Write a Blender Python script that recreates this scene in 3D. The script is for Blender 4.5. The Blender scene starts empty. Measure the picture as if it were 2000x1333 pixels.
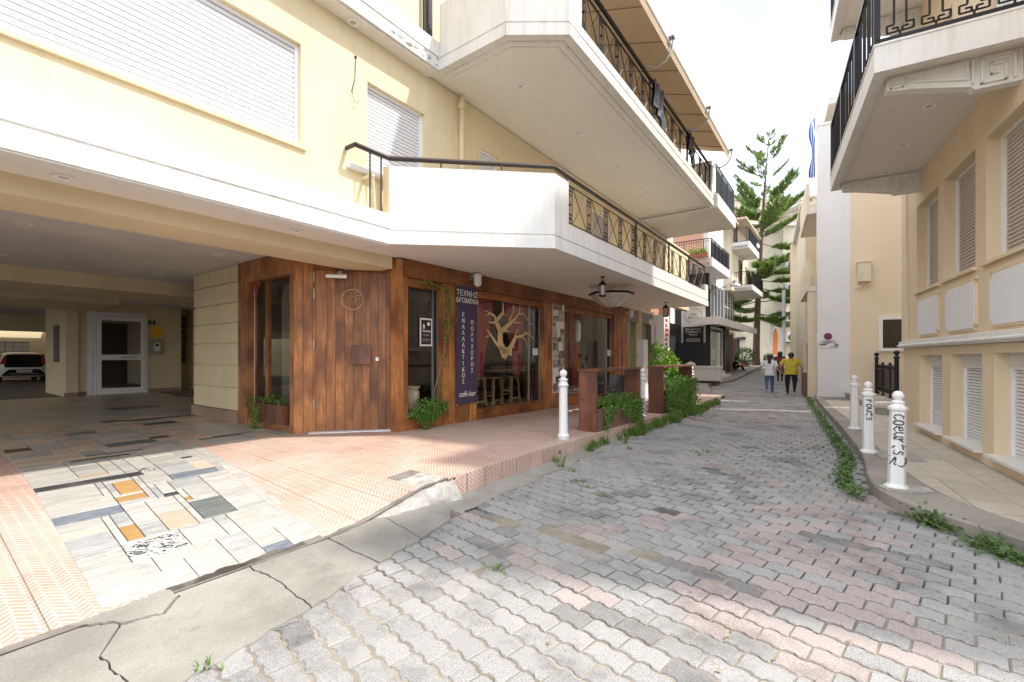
import bpy, bmesh, math, random
from mathutils import Vector, Matrix, noise
random.seed(7)
rad = math.radians
sc = bpy.context.scene
C = bpy.data.collections.new('scene'); sc.collection.children.link(C)

# ---------------------------------------------------------------- camera, sky, sun, exposure
cam = bpy.data.cameras.new('camera'); camo = bpy.data.objects.new('camera', cam); C.objects.link(camo)
camo.location = (0, 0, 1.5); camo.rotation_euler = (rad(90), 0, 0)
cam.sensor_width = 36; cam.lens = 16.0; cam.shift_y = 29.5/2000; cam.clip_start = .05; cam.clip_end = 600
sc.camera = camo
SUN = Vector((.68, -.158, 1.0)).normalized()
el = math.asin(SUN.z); az = math.atan2(SUN.x, SUN.y)
w = bpy.data.worlds.new('World'); sc.world = w; w.use_nodes = True
nt = w.node_tree; nt.nodes.clear()
out = nt.nodes.new('ShaderNodeOutputWorld'); bg = nt.nodes.new('ShaderNodeBackground')
sky = nt.nodes.new('ShaderNodeTexSky'); sky.sky_type = 'NISHITA'; sky.sun_disc = False
sky.sun_elevation = el; sky.sun_rotation = az; sky.air_density = 1.2; sky.dust_density = 2.0
tc = nt.nodes.new('ShaderNodeTexCoord'); mp = nt.nodes.new('ShaderNodeMapping'); mp.inputs['Scale'].default_value = (1, 1, 2.2)
nz = nt.nodes.new('ShaderNodeTexNoise'); nz.inputs['Scale'].default_value = 2.3; nz.inputs['Detail'].default_value = 7; nz.inputs['Roughness'].default_value = .55
cr = nt.nodes.new('ShaderNodeValToRGB'); cr.color_ramp.elements[0].position = .34; cr.color_ramp.elements[1].position = .55
cr.color_ramp.elements[0].color = (.18, .18, .18, 1); cr.color_ramp.elements[1].color = (1, 1, 1, 1)
mx = nt.nodes.new('ShaderNodeMixRGB'); mx.inputs[2].default_value = (7.6, 7.85, 8.4, 1)
L_ = nt.links.new
L_(tc.outputs['Generated'], mp.inputs[0]); L_(mp.outputs[0], nz.inputs['Vector']); L_(nz.outputs['Fac'], cr.inputs[0])
L_(cr.outputs[0], mx.inputs[0]); L_(sky.outputs[0], mx.inputs[1]); L_(mx.outputs[0], bg.inputs[0])
bg.inputs[1].default_value = .15; L_(bg.outputs[0], out.inputs[0])
sl = bpy.data.lights.new('sun', 'SUN'); sl.energy = 2.5; sl.angle = rad(1.6); sl.color = (1, .955, .88)
so = bpy.data.objects.new('sun', sl); C.objects.link(so); so.rotation_euler = SUN.to_track_quat('Z', 'Y').to_euler()
vs = sc.view_settings; sc.display_settings.display_device = 'sRGB'
vs.view_transform = 'Standard'; vs.look = 'None'; vs.exposure = 1.12; vs.gamma = 1; vs.use_curve_mapping = False
sc.cycles.max_bounces = 10; sc.cycles.diffuse_bounces = 7; sc.cycles.transparent_max_bounces = 24; sc.cycles.glossy_bounces = 3
sc.cycles.use_denoising = True; sc.cycles.sample_clamp_indirect = 6

# ---------------------------------------------------------------- frames
class Fr:
    def __init__(s, o, deg):
        s.o = o; s.a = rad(deg); s.M = Matrix.Translation((o[0], o[1], 0)) @ Matrix.Rotation(s.a, 4, 'Z')
        s.I = s.M.inverted()
    def p(s, x, y, z=0): return s.M @ Vector((x, y, z))
    def loc(s, X, Y, Z=0): return s.I @ Vector((X, Y, Z))
L = Fr((-1.817, 7.62), 54.25)      # left building: x along its front down the street, y into the building
R = Fr((5.54, 4.93), 60.5)         # right building: x down the street, y out towards the street
W = Fr((0, 0), 0)

# ---------------------------------------------------------------- materials
MATS = {}
def nodes(name):
    m = bpy.data.materials.new(name); m.use_nodes = True; t = m.node_tree; t.nodes.clear()
    o = t.nodes.new('ShaderNodeOutputMaterial'); b = t.nodes.new('ShaderNodeBsdfPrincipled'); t.links.new(b.outputs[0], o.inputs[0])
    return m, t, b, o
def N(t, typ, **kw):
    n = t.nodes.new(typ)
    for k, v in kw.items():
        if k in n.inputs: n.inputs[k].default_value = v
        else: setattr(n, k, v)
    return n
def mathn(t, op, a, b=None, clamp=False):
    n = t.nodes.new('ShaderNodeMath'); n.operation = op; n.use_clamp = clamp
    for i, v in enumerate((a, b)):
        if v is None: continue
        if isinstance(v, (int, float)): n.inputs[i].default_value = v
        else: t.links.new(v, n.inputs[i])
    return n.outputs[0]
def mixc(t, fac, a, b, mode='MIX'):
    n = t.nodes.new('ShaderNodeMixRGB'); n.blend_type = mode
    for i, v in enumerate((fac, a, b)):
        if isinstance(v, (int, float)): n.inputs[i].default_value = v
        elif isinstance(v, tuple): n.inputs[i].default_value = (*v, 1) if len(v) == 3 else v
        else: t.links.new(v, n.inputs[i])
    return n.outputs[0]
def ramp(t, v, a, b, c0=0., c1=1.):
    n = t.nodes.new('ShaderNodeMapRange'); n.clamp = True
    n.inputs[1].default_value = a; n.inputs[2].default_value = b; n.inputs[3].default_value = c0; n.inputs[4].default_value = c1
    t.links.new(v, n.inputs[0]); return n.outputs[0]
def noisef(t, vec, scale, detail=4, rough=.55, dist=0.):
    n = N(t, 'ShaderNodeTexNoise', Scale=scale, Detail=detail, Roughness=rough, Distortion=dist); t.links.new(vec, n.inputs['Vector']); return n.outputs['Fac']
def coords(t, scale=(1, 1, 1), kind='Object', rnd=False):
    c = t.nodes.new('ShaderNodeTexCoord'); m = t.nodes.new('ShaderNodeMapping'); m.inputs['Scale'].default_value = scale
    t.links.new(c.outputs[kind], m.inputs[0])
    if rnd:
        oi = t.nodes.new('ShaderNodeObjectInfo'); g = t.nodes.new('ShaderNodeCombineXYZ')
        r = mathn(t, 'MULTIPLY', oi.outputs['Random'], 37.); t.links.new(r, g.inputs[0]); t.links.new(r, g.inputs[1]); t.links.new(r, g.inputs[2]); t.links.new(g.outputs[0], m.inputs[1])
    return m.outputs[0]
def bump(t, b, h, strength=.3, dist=.01):
    n = N(t, 'ShaderNodeBump', Strength=strength, Distance=dist); t.links.new(h, n.inputs['Height']); t.links.new(n.outputs[0], b.inputs['Normal'])
def rnd_out(t):
    oi = t.nodes.new('ShaderNodeObjectInfo'); ge = t.nodes.new('ShaderNodeNewGeometry')
    return mathn(t, 'FRACT', mathn(t, 'ADD', oi.outputs['Random'], ge.outputs['Random Per Island']))
def plaster(name, col, dark=.86, stain=.9, rough=.85, b=.25, streak=0.):
    m, t, p, o = nodes(name); v = coords(t)
    a = noisef(t, v, 1.1, 5); c = mixc(t, ramp(t, a, .35, .7), tuple(x*dark for x in col), col)
    f = noisef(t, v, 60, 3); c = mixc(t, .10, c, mixc(t, f, (.3, .3, .3), (1, 1, 1)), 'MULTIPLY')
    s = noisef(t, coords(t, (5, 5, .5)), 1.6, 6, .7)
    c = mixc(t, ramp(t, s, .50, .70, 0, 1-stain+streak), c, tuple(x*k for x, k in zip(col, (.62, .57, .48))))
    t.links.new(c, p.inputs['Base Color']); p.inputs['Roughness'].default_value = rough
    bump(t, p, noisef(t, v, 90, 4, .6), b, .004); MATS[name] = m; return m
def plain(name, col, rough=.5, metal=0., b=0., bs=40., var=.12, emit=None):
    m, t, p, o = nodes(name); v = coords(t)
    c = mixc(t, noisef(t, v, bs*.25, 4), tuple(x*(1-var*1.6) for x in col), tuple(min(1, x*(1+var)) for x in col))
    t.links.new(c, p.inputs['Base Color']); p.inputs['Roughness'].default_value = rough; p.inputs['Metallic'].default_value = metal
    if b: bump(t, p, noisef(t, v, bs, 4), b, .005)
    MATS[name] = m; return m
def wood(name, c0, c1, axis='z', rough=.45, scale=1.):
    m, t, p, o = nodes(name)
    s = {'z': (9, 9, .7), 'x': (.7, 9, 9), 'y': (9, .7, 9)}[axis]
    v = coords(t, tuple(k*scale for k in s), rnd=True)
    a = noisef(t, v, 1.5, 6, .62, 1.2); v2 = coords(t, (1.2, 1.2, .9), rnd=True); g = noisef(t, v2, 1.6, 3)
    c = mixc(t, ramp(t, a, .3, .7), c0, c1)
    c = mixc(t, ramp(t, g, .36, .60, .05, 1), tuple(x*.62 for x in c0), c)
    k = noisef(t, coords(t, tuple(q*5*scale for q in s), rnd=True), 2, 3, .7); c = mixc(t, ramp(t, k, .5, .75, 0, .55), c, tuple(x*.35 for x in c0))
    oi = t.nodes.new('ShaderNodeObjectInfo'); c = mixc(t, 1., c, mixc(t, oi.outputs['Random'], (.74, .72, .70), (1.22, 1.2, 1.15)), 'MULTIPLY')
    t.links.new(c, p.inputs['Base Color']); p.inputs['Roughness'].default_value = rough
    bump(t, p, k, .25, .004); MATS[name] = m; return m
def glass(name, tint=(.9, .93, .92), lo=.05, hi=.9):
    m = bpy.data.materials.new(name); m.use_nodes = True; t = m.node_tree; t.nodes.clear()
    o = t.nodes.new('ShaderNodeOutputMaterial'); tr = N(t, 'ShaderNodeBsdfTransparent', Color=(*tint, 1)); g = N(t, 'ShaderNodeBsdfGlossy', Roughness=.02)
    lw = N(t, 'ShaderNodeLayerWeight', Blend=.5); f5 = mathn(t, 'POWER', lw.outputs['Facing'], 4.); mx_ = t.nodes.new('ShaderNodeMixShader')
    t.links.new(ramp(t, f5, 0, 1, lo, hi), mx_.inputs[0]); t.links.new(tr.outputs[0], mx_.inputs[1]); t.links.new(g.outputs[0], mx_.inputs[2]); t.links.new(mx_.outputs[0], o.inputs[0])
    MATS[name] = m; return m
def leafm(name, col, col2, gl=.45):
    m, t, p, o = nodes(name); r = rnd_out(t); c = mixc(t, r, col, col2)
    t.links.new(c, p.inputs['Base Color']); p.inputs['Roughness'].default_value = gl
    tl = N(t, 'ShaderNodeBsdfTranslucent'); t.links.new(mixc(t, 1., c, (1.0, 1.1, .5), 'MULTIPLY'), tl.inputs['Color'])
    ms = t.nodes.new('ShaderNodeMixShader'); ms.inputs[0].default_value = .3
    t.links.new(p.outputs[0], ms.inputs[1]); t.links.new(tl.outputs[0], ms.inputs[2]); t.links.new(ms.outputs[0], o.inputs[0]); MATS[name] = m; return m

plaster('yellow_plaster', (.80, .67, .43), .89, stain=.76)
plaster('white_plaster', (.80, .79, .76), .93, stain=.60)
plaster('dirty_white_plaster', (.74, .72, .68), .85, stain=.45)
plaster('soffit_paint', (.80, .755, .69), .95, stain=.8)
plaster('garage_ceiling', (.80, .75, .71), .85, b=.6)
plaster('garage_wall', (.74, .62, .40), .9)
plaster('beige_plaster', (.80, .65, .46), .90, stain=.80)
plaster('pale_beige_plaster', (.80, .68, .51), .95)
plaster('cool_white_plaster', (.80, .81, .82), .95)
plaster('salmon_plaster', (.62, .36, .25), .9)
plaster('cream_plaster', (.78, .70, .53), .88, stain=.6)
plaster('grey_plaster', (.42, .41, .39), .85, stain=.6)
plaster('plinth_granite', (.42, .27, .20), .7, b=.2)
plaster('brown_cladding', (.24, .13, .10), .8)
plaster('dark_paint', (.035, .037, .047), .8, rough=.6)
plain('shutter_white', (.74, .74, .75), .4, var=.03)
plain('shutter_grey', (.52, .46, .42), .45, var=.04)
plain('white_metal', (.80, .80, .79), .35, var=.04)
plain('black_iron', (.012, .012, .014), .45, .3)
plain('brown_iron', (.055, .040, .034), .5, .3)
plain('blue_grey_panel', (.07, .085, .11), .35)
plain('steel', (.45, .45, .44), .35, .8)
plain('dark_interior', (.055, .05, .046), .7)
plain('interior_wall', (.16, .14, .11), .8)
plain('shelf_ochre', (.42, .26, .12), .6)
plain('grey_metal_frame', (.16, .15, .13), .5)
plain('lamp_glass', (.80, .74, .62), .2)
plain('recess_dark', (.08, .07, .06), .6)
plain('lens_grey', (.45, .42, .38), .4)
plain('terracotta_pot', (.38, .17, .09), .8)
plain('purple_banner', (.065, .045, .085), .75, var=.2)
plain('paper', (.78, .76, .70), .7)
plain('ink', (.02, .02, .02), .6)
plain('sign_red', (.50, .03, .05), .5)
plain('sign_magenta', (.32, .02, .12), .5)
plain('yellow_sign', (.85, .50, .03), .5)
plain('flag_blue', (.02, .10, .42), .7)
plain('cane_black', (.03, .026, .024), .55, b=.6, bs=120)
plain('ledge_marble', (.74, .73, .71), .35)
plain('lampshade_red', (.45, .05, .05), .7)
plain('decal_cream', (.70, .50, .24), .5, var=.06)
plain('car_white', (.76, .75, .73), .2, var=.02)
plain('car_black', (.012, .012, .014), .15)
plain('rubber', (.015, .015, .015), .8)
plain('tail_red', (.45, .01, .015), .2)
plain('dried_vine', (.30, .22, .13), .9)
plain('chili_red', (.28, .05, .04), .6)
plain('clay_jar', (.46, .38, .26), .7, b=.4, bs=25)
plain('orange_cloth', (.75, .25, .07), .8)
plain('brown_box', (.42, .26, .14), .7)
plain('skin', (.50, .30, .20), .5)
plain('hair_black', (.015, .012, .012), .5)
plain('shirt_white', (.74, .75, .78), .85)
plain('jeans', (.07, .12, .22), .85)
plain('blouse_mustard', (.58, .46, .04), .8, b=.6, bs=70, var=.25)
plain('trousers_black', (.014, .014, .018), .8)
plain('top_maroon', (.16, .03, .04), .8)
plain('shoe_white', (.7, .7, .68), .7)
plain('shoe_black', (.03, .02, .02), .6)
wood('warm_wood', (.26, .09, .028), (.55, .25, .08))
wood('warm_wood_h', (.24, .075, .02), (.46, .18, .05), 'x')
wood('door_wood', (.20, .07, .024), (.48, .205, .065))
wood('red_wood', (.14, .048, .026), (.25, .092, .05), rough=.4)
wood('light_wood', (.45, .26, .11), (.62, .40, .20))
glass('pane_glass', (.93, .95, .94), .05, .8)
glass('dark_glass', (.50, .53, .53), .10)
glass('mirror_glass', (.45, .47, .47), .5)
glass('shop_glass', (.80, .88, .85), .10)
glass('lamp_clear', (.92, .90, .86), .06)
m = MATS['lamp_clear']; t = m.node_tree; o_ = [q for q in t.nodes if q.type == 'OUTPUT_MATERIAL'][0]; s_ = t.nodes.new('ShaderNodeMixShader'); s_.inputs[0].default_value = .35
d_ = N(t, 'ShaderNodeBsdfDiffuse', Color=(.8, .77, .72, 1)); t.links.new(o_.inputs[0].links[0].from_socket, s_.inputs[1]); t.links.new(d_.outputs[0], s_.inputs[2]); t.links.new(s_.outputs[0], o_.inputs[0])
leafm('ivy_leaf', (.06, .16, .02), (.20, .33, .06))
leafm('bright_leaf', (.10, .26, .02), (.26, .42, .05), .3)
leafm('weed_leaf', (.06, .14, .035), (.17, .24, .08))
leafm('grass_leaf', (.06, .14, .02), (.20, .30, .06))
leafm('pine_leaf', (.07, .15, .035), (.28, .36, .10), .6)
leafm('dark_leaf', (.02, .06, .012), (.06, .12, .025))
plaster('bark', (.16, .09, .06), .6, b=1.)

def curtain():
    m, t, p, o = nodes('curtain_red'); c = mixc(t, noisef(t, coords(t), 3), (.30, .035, .045), (.42, .07, .07))
    t.links.new(c, p.inputs['Base Color']); p.inputs['Roughness'].default_value = .9; MATS['curtain_red'] = m
curtain()
def chevron(name, horiz='x', vert='y', lift=1.):
    """pressed brick pattern of the pink floor tiles: slim bricks laid in zigzag courses"""
    m, t, p, o = nodes(name); v = coords(t); s = t.nodes.new('ShaderNodeSeparateXYZ'); t.links.new(v, s.inputs[0])
    X = s.outputs[horiz.upper()]; Y = s.outputs[vert.upper()]
    w_ = .034; nb = 3.; c45 = .7071/w_
    u = mathn(t, 'MULTIPLY', mathn(t, 'ADD', X, Y), c45); q = mathn(t, 'MULTIPLY', mathn(t, 'SUBTRACT', Y, X), c45)
    fi, fj = mathn(t, 'FLOOR', u), mathn(t, 'FLOOR', q); fu, fv = mathn(t, 'FRACT', u), mathn(t, 'FRACT', q)
    m_ = mathn(t, 'FLOORED_MODULO', mathn(t, 'ADD', mathn(t, 'SUBTRACT', fi, fj), .25), 2*nb); m_ = mathn(t, 'FLOOR', m_)
    hz = mathn(t, 'LESS_THAN', m_, nb-.5)
    lx = mathn(t, 'ADD', m_, fu); eh = mathn(t, 'MINIMUM', mathn(t, 'MINIMUM', lx, mathn(t, 'SUBTRACT', nb, lx)), mathn(t, 'MINIMUM', fv, mathn(t, 'SUBTRACT', 1., fv)))
    ly = mathn(t, 'ADD', mathn(t, 'SUBTRACT', 2*nb-1, m_), fv); ev = mathn(t, 'MINIMUM', mathn(t, 'MINIMUM', ly, mathn(t, 'SUBTRACT', nb, ly)), mathn(t, 'MINIMUM', fu, mathn(t, 'SUBTRACT', 1., fu)))
    ed = mathn(t, 'ADD', mathn(t, 'MULTIPLY', hz, eh), mathn(t, 'MULTIPLY', mathn(t, 'SUBTRACT', 1., hz), ev))
    line = mathn(t, 'LESS_THAN', ed, .13)
    wear = ramp(t, noisef(t, v, 2.2, 5, .65), .38, .62); fine = noisef(t, v, 35, 4, .7)
    base = mixc(t, fine, (.37, .205, .148), (.52, .335, .26))
    base = mixc(t, ramp(t, noisef(t, v, .9, 4), .4, .7, 0, .5), base, (.50, .40, .33))
    rv = rnd_out(t); base = mixc(t, 1., base, mixc(t, rv, (.88, .87, .86), (1.08, 1.06, 1.05)), 'MULTIPLY')
    c = mixc(t, mathn(t, 'MULTIPLY', line, ramp(t, wear, 0, 1, .45, .95)), base, (.64, .57, .51))
    d = ramp(t, noisef(t, coords(t, (1, 1, 1)), 7, 5, .75), .56, .78, 0, .45); c = mixc(t, d, c, (.20, .16, .13))
    t.links.new(c, p.inputs['Base Color']); p.inputs['Roughness'].default_value = .62
    bump(t, p, mathn(t, 'ADD', mathn(t, 'MULTIPLY', line, -1.), mathn(t, 'MULTIPLY', fine, .3)), .35, .002); MATS[name] = m
chevron('pink_tile', 'x', 'y'); chevron('pink_riser', 'x', 'z')
def stone(name, c0, c1, scale=6., rough=.35, contrast=(.35, .65), dist=1.5, aniso=(1, 4, 1)):
    m, t, p, o = nodes(name); v = coords(t, aniso, rnd=True); a = noisef(t, v, scale, 7, .65, dist)
    c = mixc(t, ramp(t, a, *contrast), c0, c1); f = noisef(t, coords(t, rnd=True), 50, 4, .7); c = mixc(t, ramp(t, f, .45, .75, 0, .3), c, tuple(x*.6 for x in c0))
    oi = t.nodes.new('ShaderNodeObjectInfo'); c = mixc(t, 1., c, mixc(t, rnd_out(t), (.86, .85, .84), (1.04, 1.03, 1.02)), 'MULTIPLY')
    d = ramp(t, noisef(t, coords(t, kind='Object'), 2.3, 6, .7), .5, .72, 0, .25); c = mixc(t, d, c, (.30, .26, .21))
    t.links.new(c, p.inputs['Base Color']); p.inputs['Roughness'].default_value = rough; MATS[name] = m
stone('stone_white', (.37, .36, .33), (.56, .545, .51), 4)
stone('stone_grey', (.30, .31, .305), (.48, .48, .465), 4)
plain('eave_tan', (.50, .41, .30), .8)
stone('stone_beige', (.50, .40, .30), (.63, .54, .43), 4)
stone('stone_black', (.035, .037, .04), (.07, .073, .078), 8)
stone('stone_blue', (.10, .125, .16), (.24, .27, .31), 5)
stone('stone_slate', (.10, .115, .11), (.20, .22, .21), 5)
stone('stone_ochre', (.38, .21, .065), (.50, .32, .14), 7)
stone('stone_swirl', (.035, .05, .07), (.62, .60, .54), 4.5, contrast=(.44, .52), dist=3.5, aniso=(2, 2, 1))
stone('stone_pink', (.50, .33, .25), (.60, .44, .35), 6)
stone('slab_beige', (.44, .39, .32), (.54, .49, .42), 5, .6, aniso=(1, 1.6, 1))
stone('slab_grey', (.26, .26, .24), (.38, .37, .34), 5, .6)
def concrete(name, c0, c1, s=1., b=.6):
    m, t, p, o = nodes(name); v = coords(t)
    c = mixc(t, ramp(t, noisef(t, v, 1.3*s, 6, .6), .35, .68), c0, c1)
    g = noisef(t, v, 120, 3, .8); c = mixc(t, .45, c, mixc(t, ramp(t, g, .35, .7), (.45, .44, .42), (1.25, 1.25, 1.22)), 'MULTIPLY')
    d = ramp(t, noisef(t, v, 3.2, 7, .75), .55, .72, 0, .6); c = mixc(t, d, c, tuple(x*.5 for x in c0))
    t.links.new(c, p.inputs['Base Color']); p.inputs['Roughness'].default_value = .9
    bump(t, p, mathn(t, 'ADD', noisef(t, v, 30, 6, .7), mathn(t, 'MULTIPLY', g, .4)), b, .006); MATS[name] = m
concrete('ramp_concrete', (.22, .21, .185), (.35, .335, .30))
concrete('kerb_concrete', (.24, .22, .19), (.36, .33, .29))
concrete('mortar', (.25, .235, .205), (.38, .36, .32))
concrete('joint_sand', (.20, .17, .13), (.36, .32, .26), 2)
concrete('dark_soil', (.04, .036, .03), (.10, .09, .075), 2)
concrete('joint_dirt', (.09, .085, .075), (.22, .21, .185), 2)
concrete('grout', (.16, .14, .12), (.26, .23, .20), 3, .2)
concrete('broken_plaster', (.30, .285, .26), (.52, .50, .46), 6)
def paverm(name, c0, c1):
    m, t, p, o = nodes(name); v = coords(t, kind='Object')
    g = t.nodes.new('ShaderNodeNewGeometry'); pos = g.outputs['Position']
    sp = N(t, 'ShaderNodeTexNoise', Scale=210, Detail=2, Roughness=.9); t.links.new(pos, sp.inputs['Vector'])
    r = rnd_out(t); c = mixc(t, r, c0, c1)
    c = mixc(t, ramp(t, sp.outputs['Fac'], .40, .62, .0, .85), c, tuple(min(1, x*1.55) for x in c1))
    c = mixc(t, ramp(t, sp.outputs['Fac'], .47, .33, 0, .7), c, tuple(x*.35 for x in c0))
    st = N(t, 'ShaderNodeTexNoise', Scale=1.3, Detail=6, Roughness=.7); t.links.new(pos, st.inputs['Vector'])
    c = mixc(t, ramp(t, st.outputs['Fac'], .50, .68, 0, .62), c, tuple(x*.42 for x in c0))
    s2 = N(t, 'ShaderNodeTexNoise', Scale=2.1, Detail=5, Roughness=.7); s2.inputs['Vector'].default_value = (0, 0, 0)
    mpn = t.nodes.new('ShaderNodeMapping'); mpn.inputs[1].default_value = (31, 7, 3); t.links.new(pos, mpn.inputs[0]); t.links.new(mpn.outputs[0], s2.inputs['Vector'])
    c = mixc(t, ramp(t, s2.outputs['Fac'], .52, .74, 0, .40), c, (.38, .36, .325))
    t.links.new(c, p.inputs['Base Color']); p.inputs['Roughness'].default_value = .85
    bump(t, p, sp.outputs['Fac'], .5, .003); MATS[name] = m
paverm('paver_grey', (.165, .165, .16), (.265, .26, .25))
paverm('paver_pink', (.225, .186, .174), (.30, .257, .243))
plain('wet_joint', (.05, .045, .04), .6)
paverm('paver_dark', (.10, .10, .10), (.19, .185, .18))

# ---------------------------------------------------------------- mesh builder
class MB:
    def __init__(s, T=None): s.v = []; s.f = []; s.T = T
    def add(s, vs, fs):
        n = len(s.v)
        s.v += [tuple(s.T(Vector(p))) if s.T else tuple(p) for p in vs]; s.f += [tuple(i+n for i in f) for f in fs]; return s
    def box(s, x0, y0, z0, x1, y1, z1):
        x0, x1 = sorted((x0, x1)); y0, y1 = sorted((y0, y1)); z0, z1 = sorted((z0, z1))
        return s.add([(x0,y0,z0),(x1,y0,z0),(x1,y1,z0),(x0,y1,z0),(x0,y0,z1),(x1,y0,z1),(x1,y1,z1),(x0,y1,z1)],
              [(3,2,1,0),(4,5,6,7),(0,1,5,4),(1,2,6,5),(2,3,7,6),(3,0,4,7)])
    def prism(s, poly, z0, z1, ax='z'):
        ar = sum(poly[i][0]*poly[(i+1) % len(poly)][1]-poly[(i+1) % len(poly)][0]*poly[i][1] for i in range(len(poly)))
        if ar < 0: poly = poly[::-1]
        n = len(poly); f = {'z': lambda a, b, c: (a, b, c), 'y': lambda a, b, c: (a, -c, b), 'x': lambda a, b, c: (c, a, b)}[ax]
        vs_ = [f(a, b, z0) for a, b in poly]+[f(a, b, z1) for a, b in poly]
        return s.add(vs_, [tuple(range(n))[::-1], tuple(range(n, 2*n))]+[(i, (i+1) % n, (i+1) % n+n, i+n) for i in range(n)])
    def tube(s, pts, r, n=6, r1=None, caps=True):
        pts = [Vector(p) for p in pts]; rings = []; m = len(pts)
        for i, p in enumerate(pts):
            d = (pts[min(i+1, m-1)]-pts[max(i-1, 0)]).normalized()
            u = d.cross(Vector((0, 0, 1)));
            if u.length < .05: u = d.cross(Vector((1, 0, 0)))
            u.normalize(); w_ = d.cross(u); rr = r if r1 is None else r+(r1-r)*i/max(1, m-1)
            if isinstance(r, (list, tuple)): rr = r[i]
            rings.append([p+u*rr*math.cos(2*math.pi*k/n)+w_*rr*math.sin(2*math.pi*k/n) for k in range(n)])
        vs_ = [q for g in rings for q in g]; fs = []
        for i in range(m-1):
            for k in range(n): fs.append((i*n+k, i*n+(k+1) % n, (i+1)*n+(k+1) % n, (i+1)*n+k))
        if caps: fs += [tuple(range(n))[::-1], tuple(range((m-1)*n, m*n))]
        return s.add(vs_, fs)
    def bar(s, a, b, w_): return s.tube([a, b], w_*.707, 4)
    def lathe(s, c, prof, n=16, sx=1., sy=1., ph=0.):
        vs_ = []; fs = []
        for r, z in prof: vs_ += [(c[0]+r*sx*math.cos(2*math.pi*(k+ph)/n), c[1]+r*sy*math.sin(2*math.pi*(k+ph)/n), c[2]+z) for k in range(n)]
        for i in range(len(prof)-1):
            for k in range(n): fs.append((i*n+k, i*n+(k+1) % n, (i+1)*n+(k+1) % n, (i+1)*n+k))
        fs += [tuple(range(n))[::-1], tuple(range((len(prof)-1)*n, len(prof)*n))]
        return s.add(vs_, fs)
    def ball(s, c, r, n=10, sx=1, sy=1, sz=1):
        return s.lathe(c, [(max(.001, r*math.sin(math.pi*i/n)), -r*sz*math.cos(math.pi*i/n)) for i in range(n+1)], n, sx, sy)
    def build(s, name, mat, parent=None, smooth=False, bev=0., loc=None, rz=0.):
        me = bpy.data.meshes.new(name); me.from_pydata(s.v, [], s.f); me.materials.append(MATS[mat])
        me.validate(); me.update()
        if smooth:
            for p in me.polygons: p.use_smooth = True
            try: me.set_sharp_from_angle(angle=rad(40))
            except Exception: pass
        o = bpy.data.objects.new(name, me); C.objects.link(o); o.parent = parent
        if loc: o.location = loc
        if rz: o.rotation_euler.z = rz
        if bev:
            b = o.modifiers.new('bevel', 'BEVEL'); b.width = bev; b.segments = 2; b.limit_method = 'ANGLE'
        return o
def tag(o, label=None, cat=None, group=None, kind=None):
    if label: o['label'] = label
    if cat: o['category'] = cat
    if group: o['group'] = group
    if kind: o['kind'] = kind
    return o
def thing(name, label, cat, F=W, loc=(0, 0, 0), rz=0., group=None):
    o = bpy.data.objects.new(name, None); o.empty_display_size = .2; C.objects.link(o)
    o.location = F.p(*loc); o.rotation_euler = (0, 0, F.a+rz); return tag(o, label, cat, group)
def place(o, F, loc=(0, 0, 0), rz=0.): o.location = F.p(*loc); o.rotation_euler = (0, 0, F.a+rz); return o
def inst(src, parent, loc=(0, 0, 0), rz=0., mat=None, scale=None):
    o = bpy.data.objects.new(src.name.split('.')[0], src.data); C.objects.link(o); o.parent = parent; o.location = loc; o.rotation_euler.z = rz
    if scale: o.scale = scale
    return o
def copy_tree(o, label=None, F=None, loc=None, rz=0., par=None):
    c = o.copy(); C.objects.link(c)
    if label: c['label'] = label
    if par: c.parent = par
    if F: place(c, F, loc, rz)
    for ch in list(o.children): copy_tree(ch, par=c)
    return c
def text(name, s, size, mat, parent, M, align='CENTER', ext=.002, spacing=1., shear=0.):
    cu = bpy.data.curves.new(name, 'FONT'); cu.body = s; cu.size = size; cu.align_x = align; cu.extrude = ext; cu.space_line = spacing; cu.resolution_u = 3; cu.shear = shear
    o = bpy.data.objects.new(name, cu); C.objects.link(o)
    bpy.context.view_layer.update(); dg = bpy.context.evaluated_depsgraph_get(); me = bpy.data.meshes.new_from_object(o.evaluated_get(dg))
    bpy.data.objects.remove(o); me.materials.clear(); me.materials.append(MATS[mat]); me.transform(M)
    q = bpy.data.objects.new(name, me); C.objects.link(q); q.parent = parent; return q
def TX(x, y, z, face='-y'):
    """matrix standing a text up: face -y reads from the street of the left building"""
    if face == '-y': r = Matrix.Rotation(rad(90), 4, 'X')
    elif face == '+y': r = Matrix.Rotation(rad(180), 4, 'Z') @ Matrix.Rotation(rad(90), 4, 'X')
    elif face == '-x': r = Matrix.Rotation(rad(-90), 4, 'Z') @ Matrix.Rotation(rad(90), 4, 'X')
    return Matrix.Translation((x, y, z)) @ r
def walls(mb, x0, x1, z0, z1, y0, y1, holes=()):
    xs = sorted({x0, x1, *[h[0] for h in holes], *[h[1] for h in holes]})
    for a, b in zip(xs, xs[1:]):
        if a < x0 or b > x1: continue
        hs = sorted([h for h in holes if h[0] <= a+1e-6 and h[1] >= b-1e-6], key=lambda h: h[2]); z = z0
        for h in hs:
            if h[2] > z: mb.box(a, y0, z, b, y1, h[2])
            z = h[3]
        if z < z1: mb.box(a, y0, z, b, y1, z1)
    return mb
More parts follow.
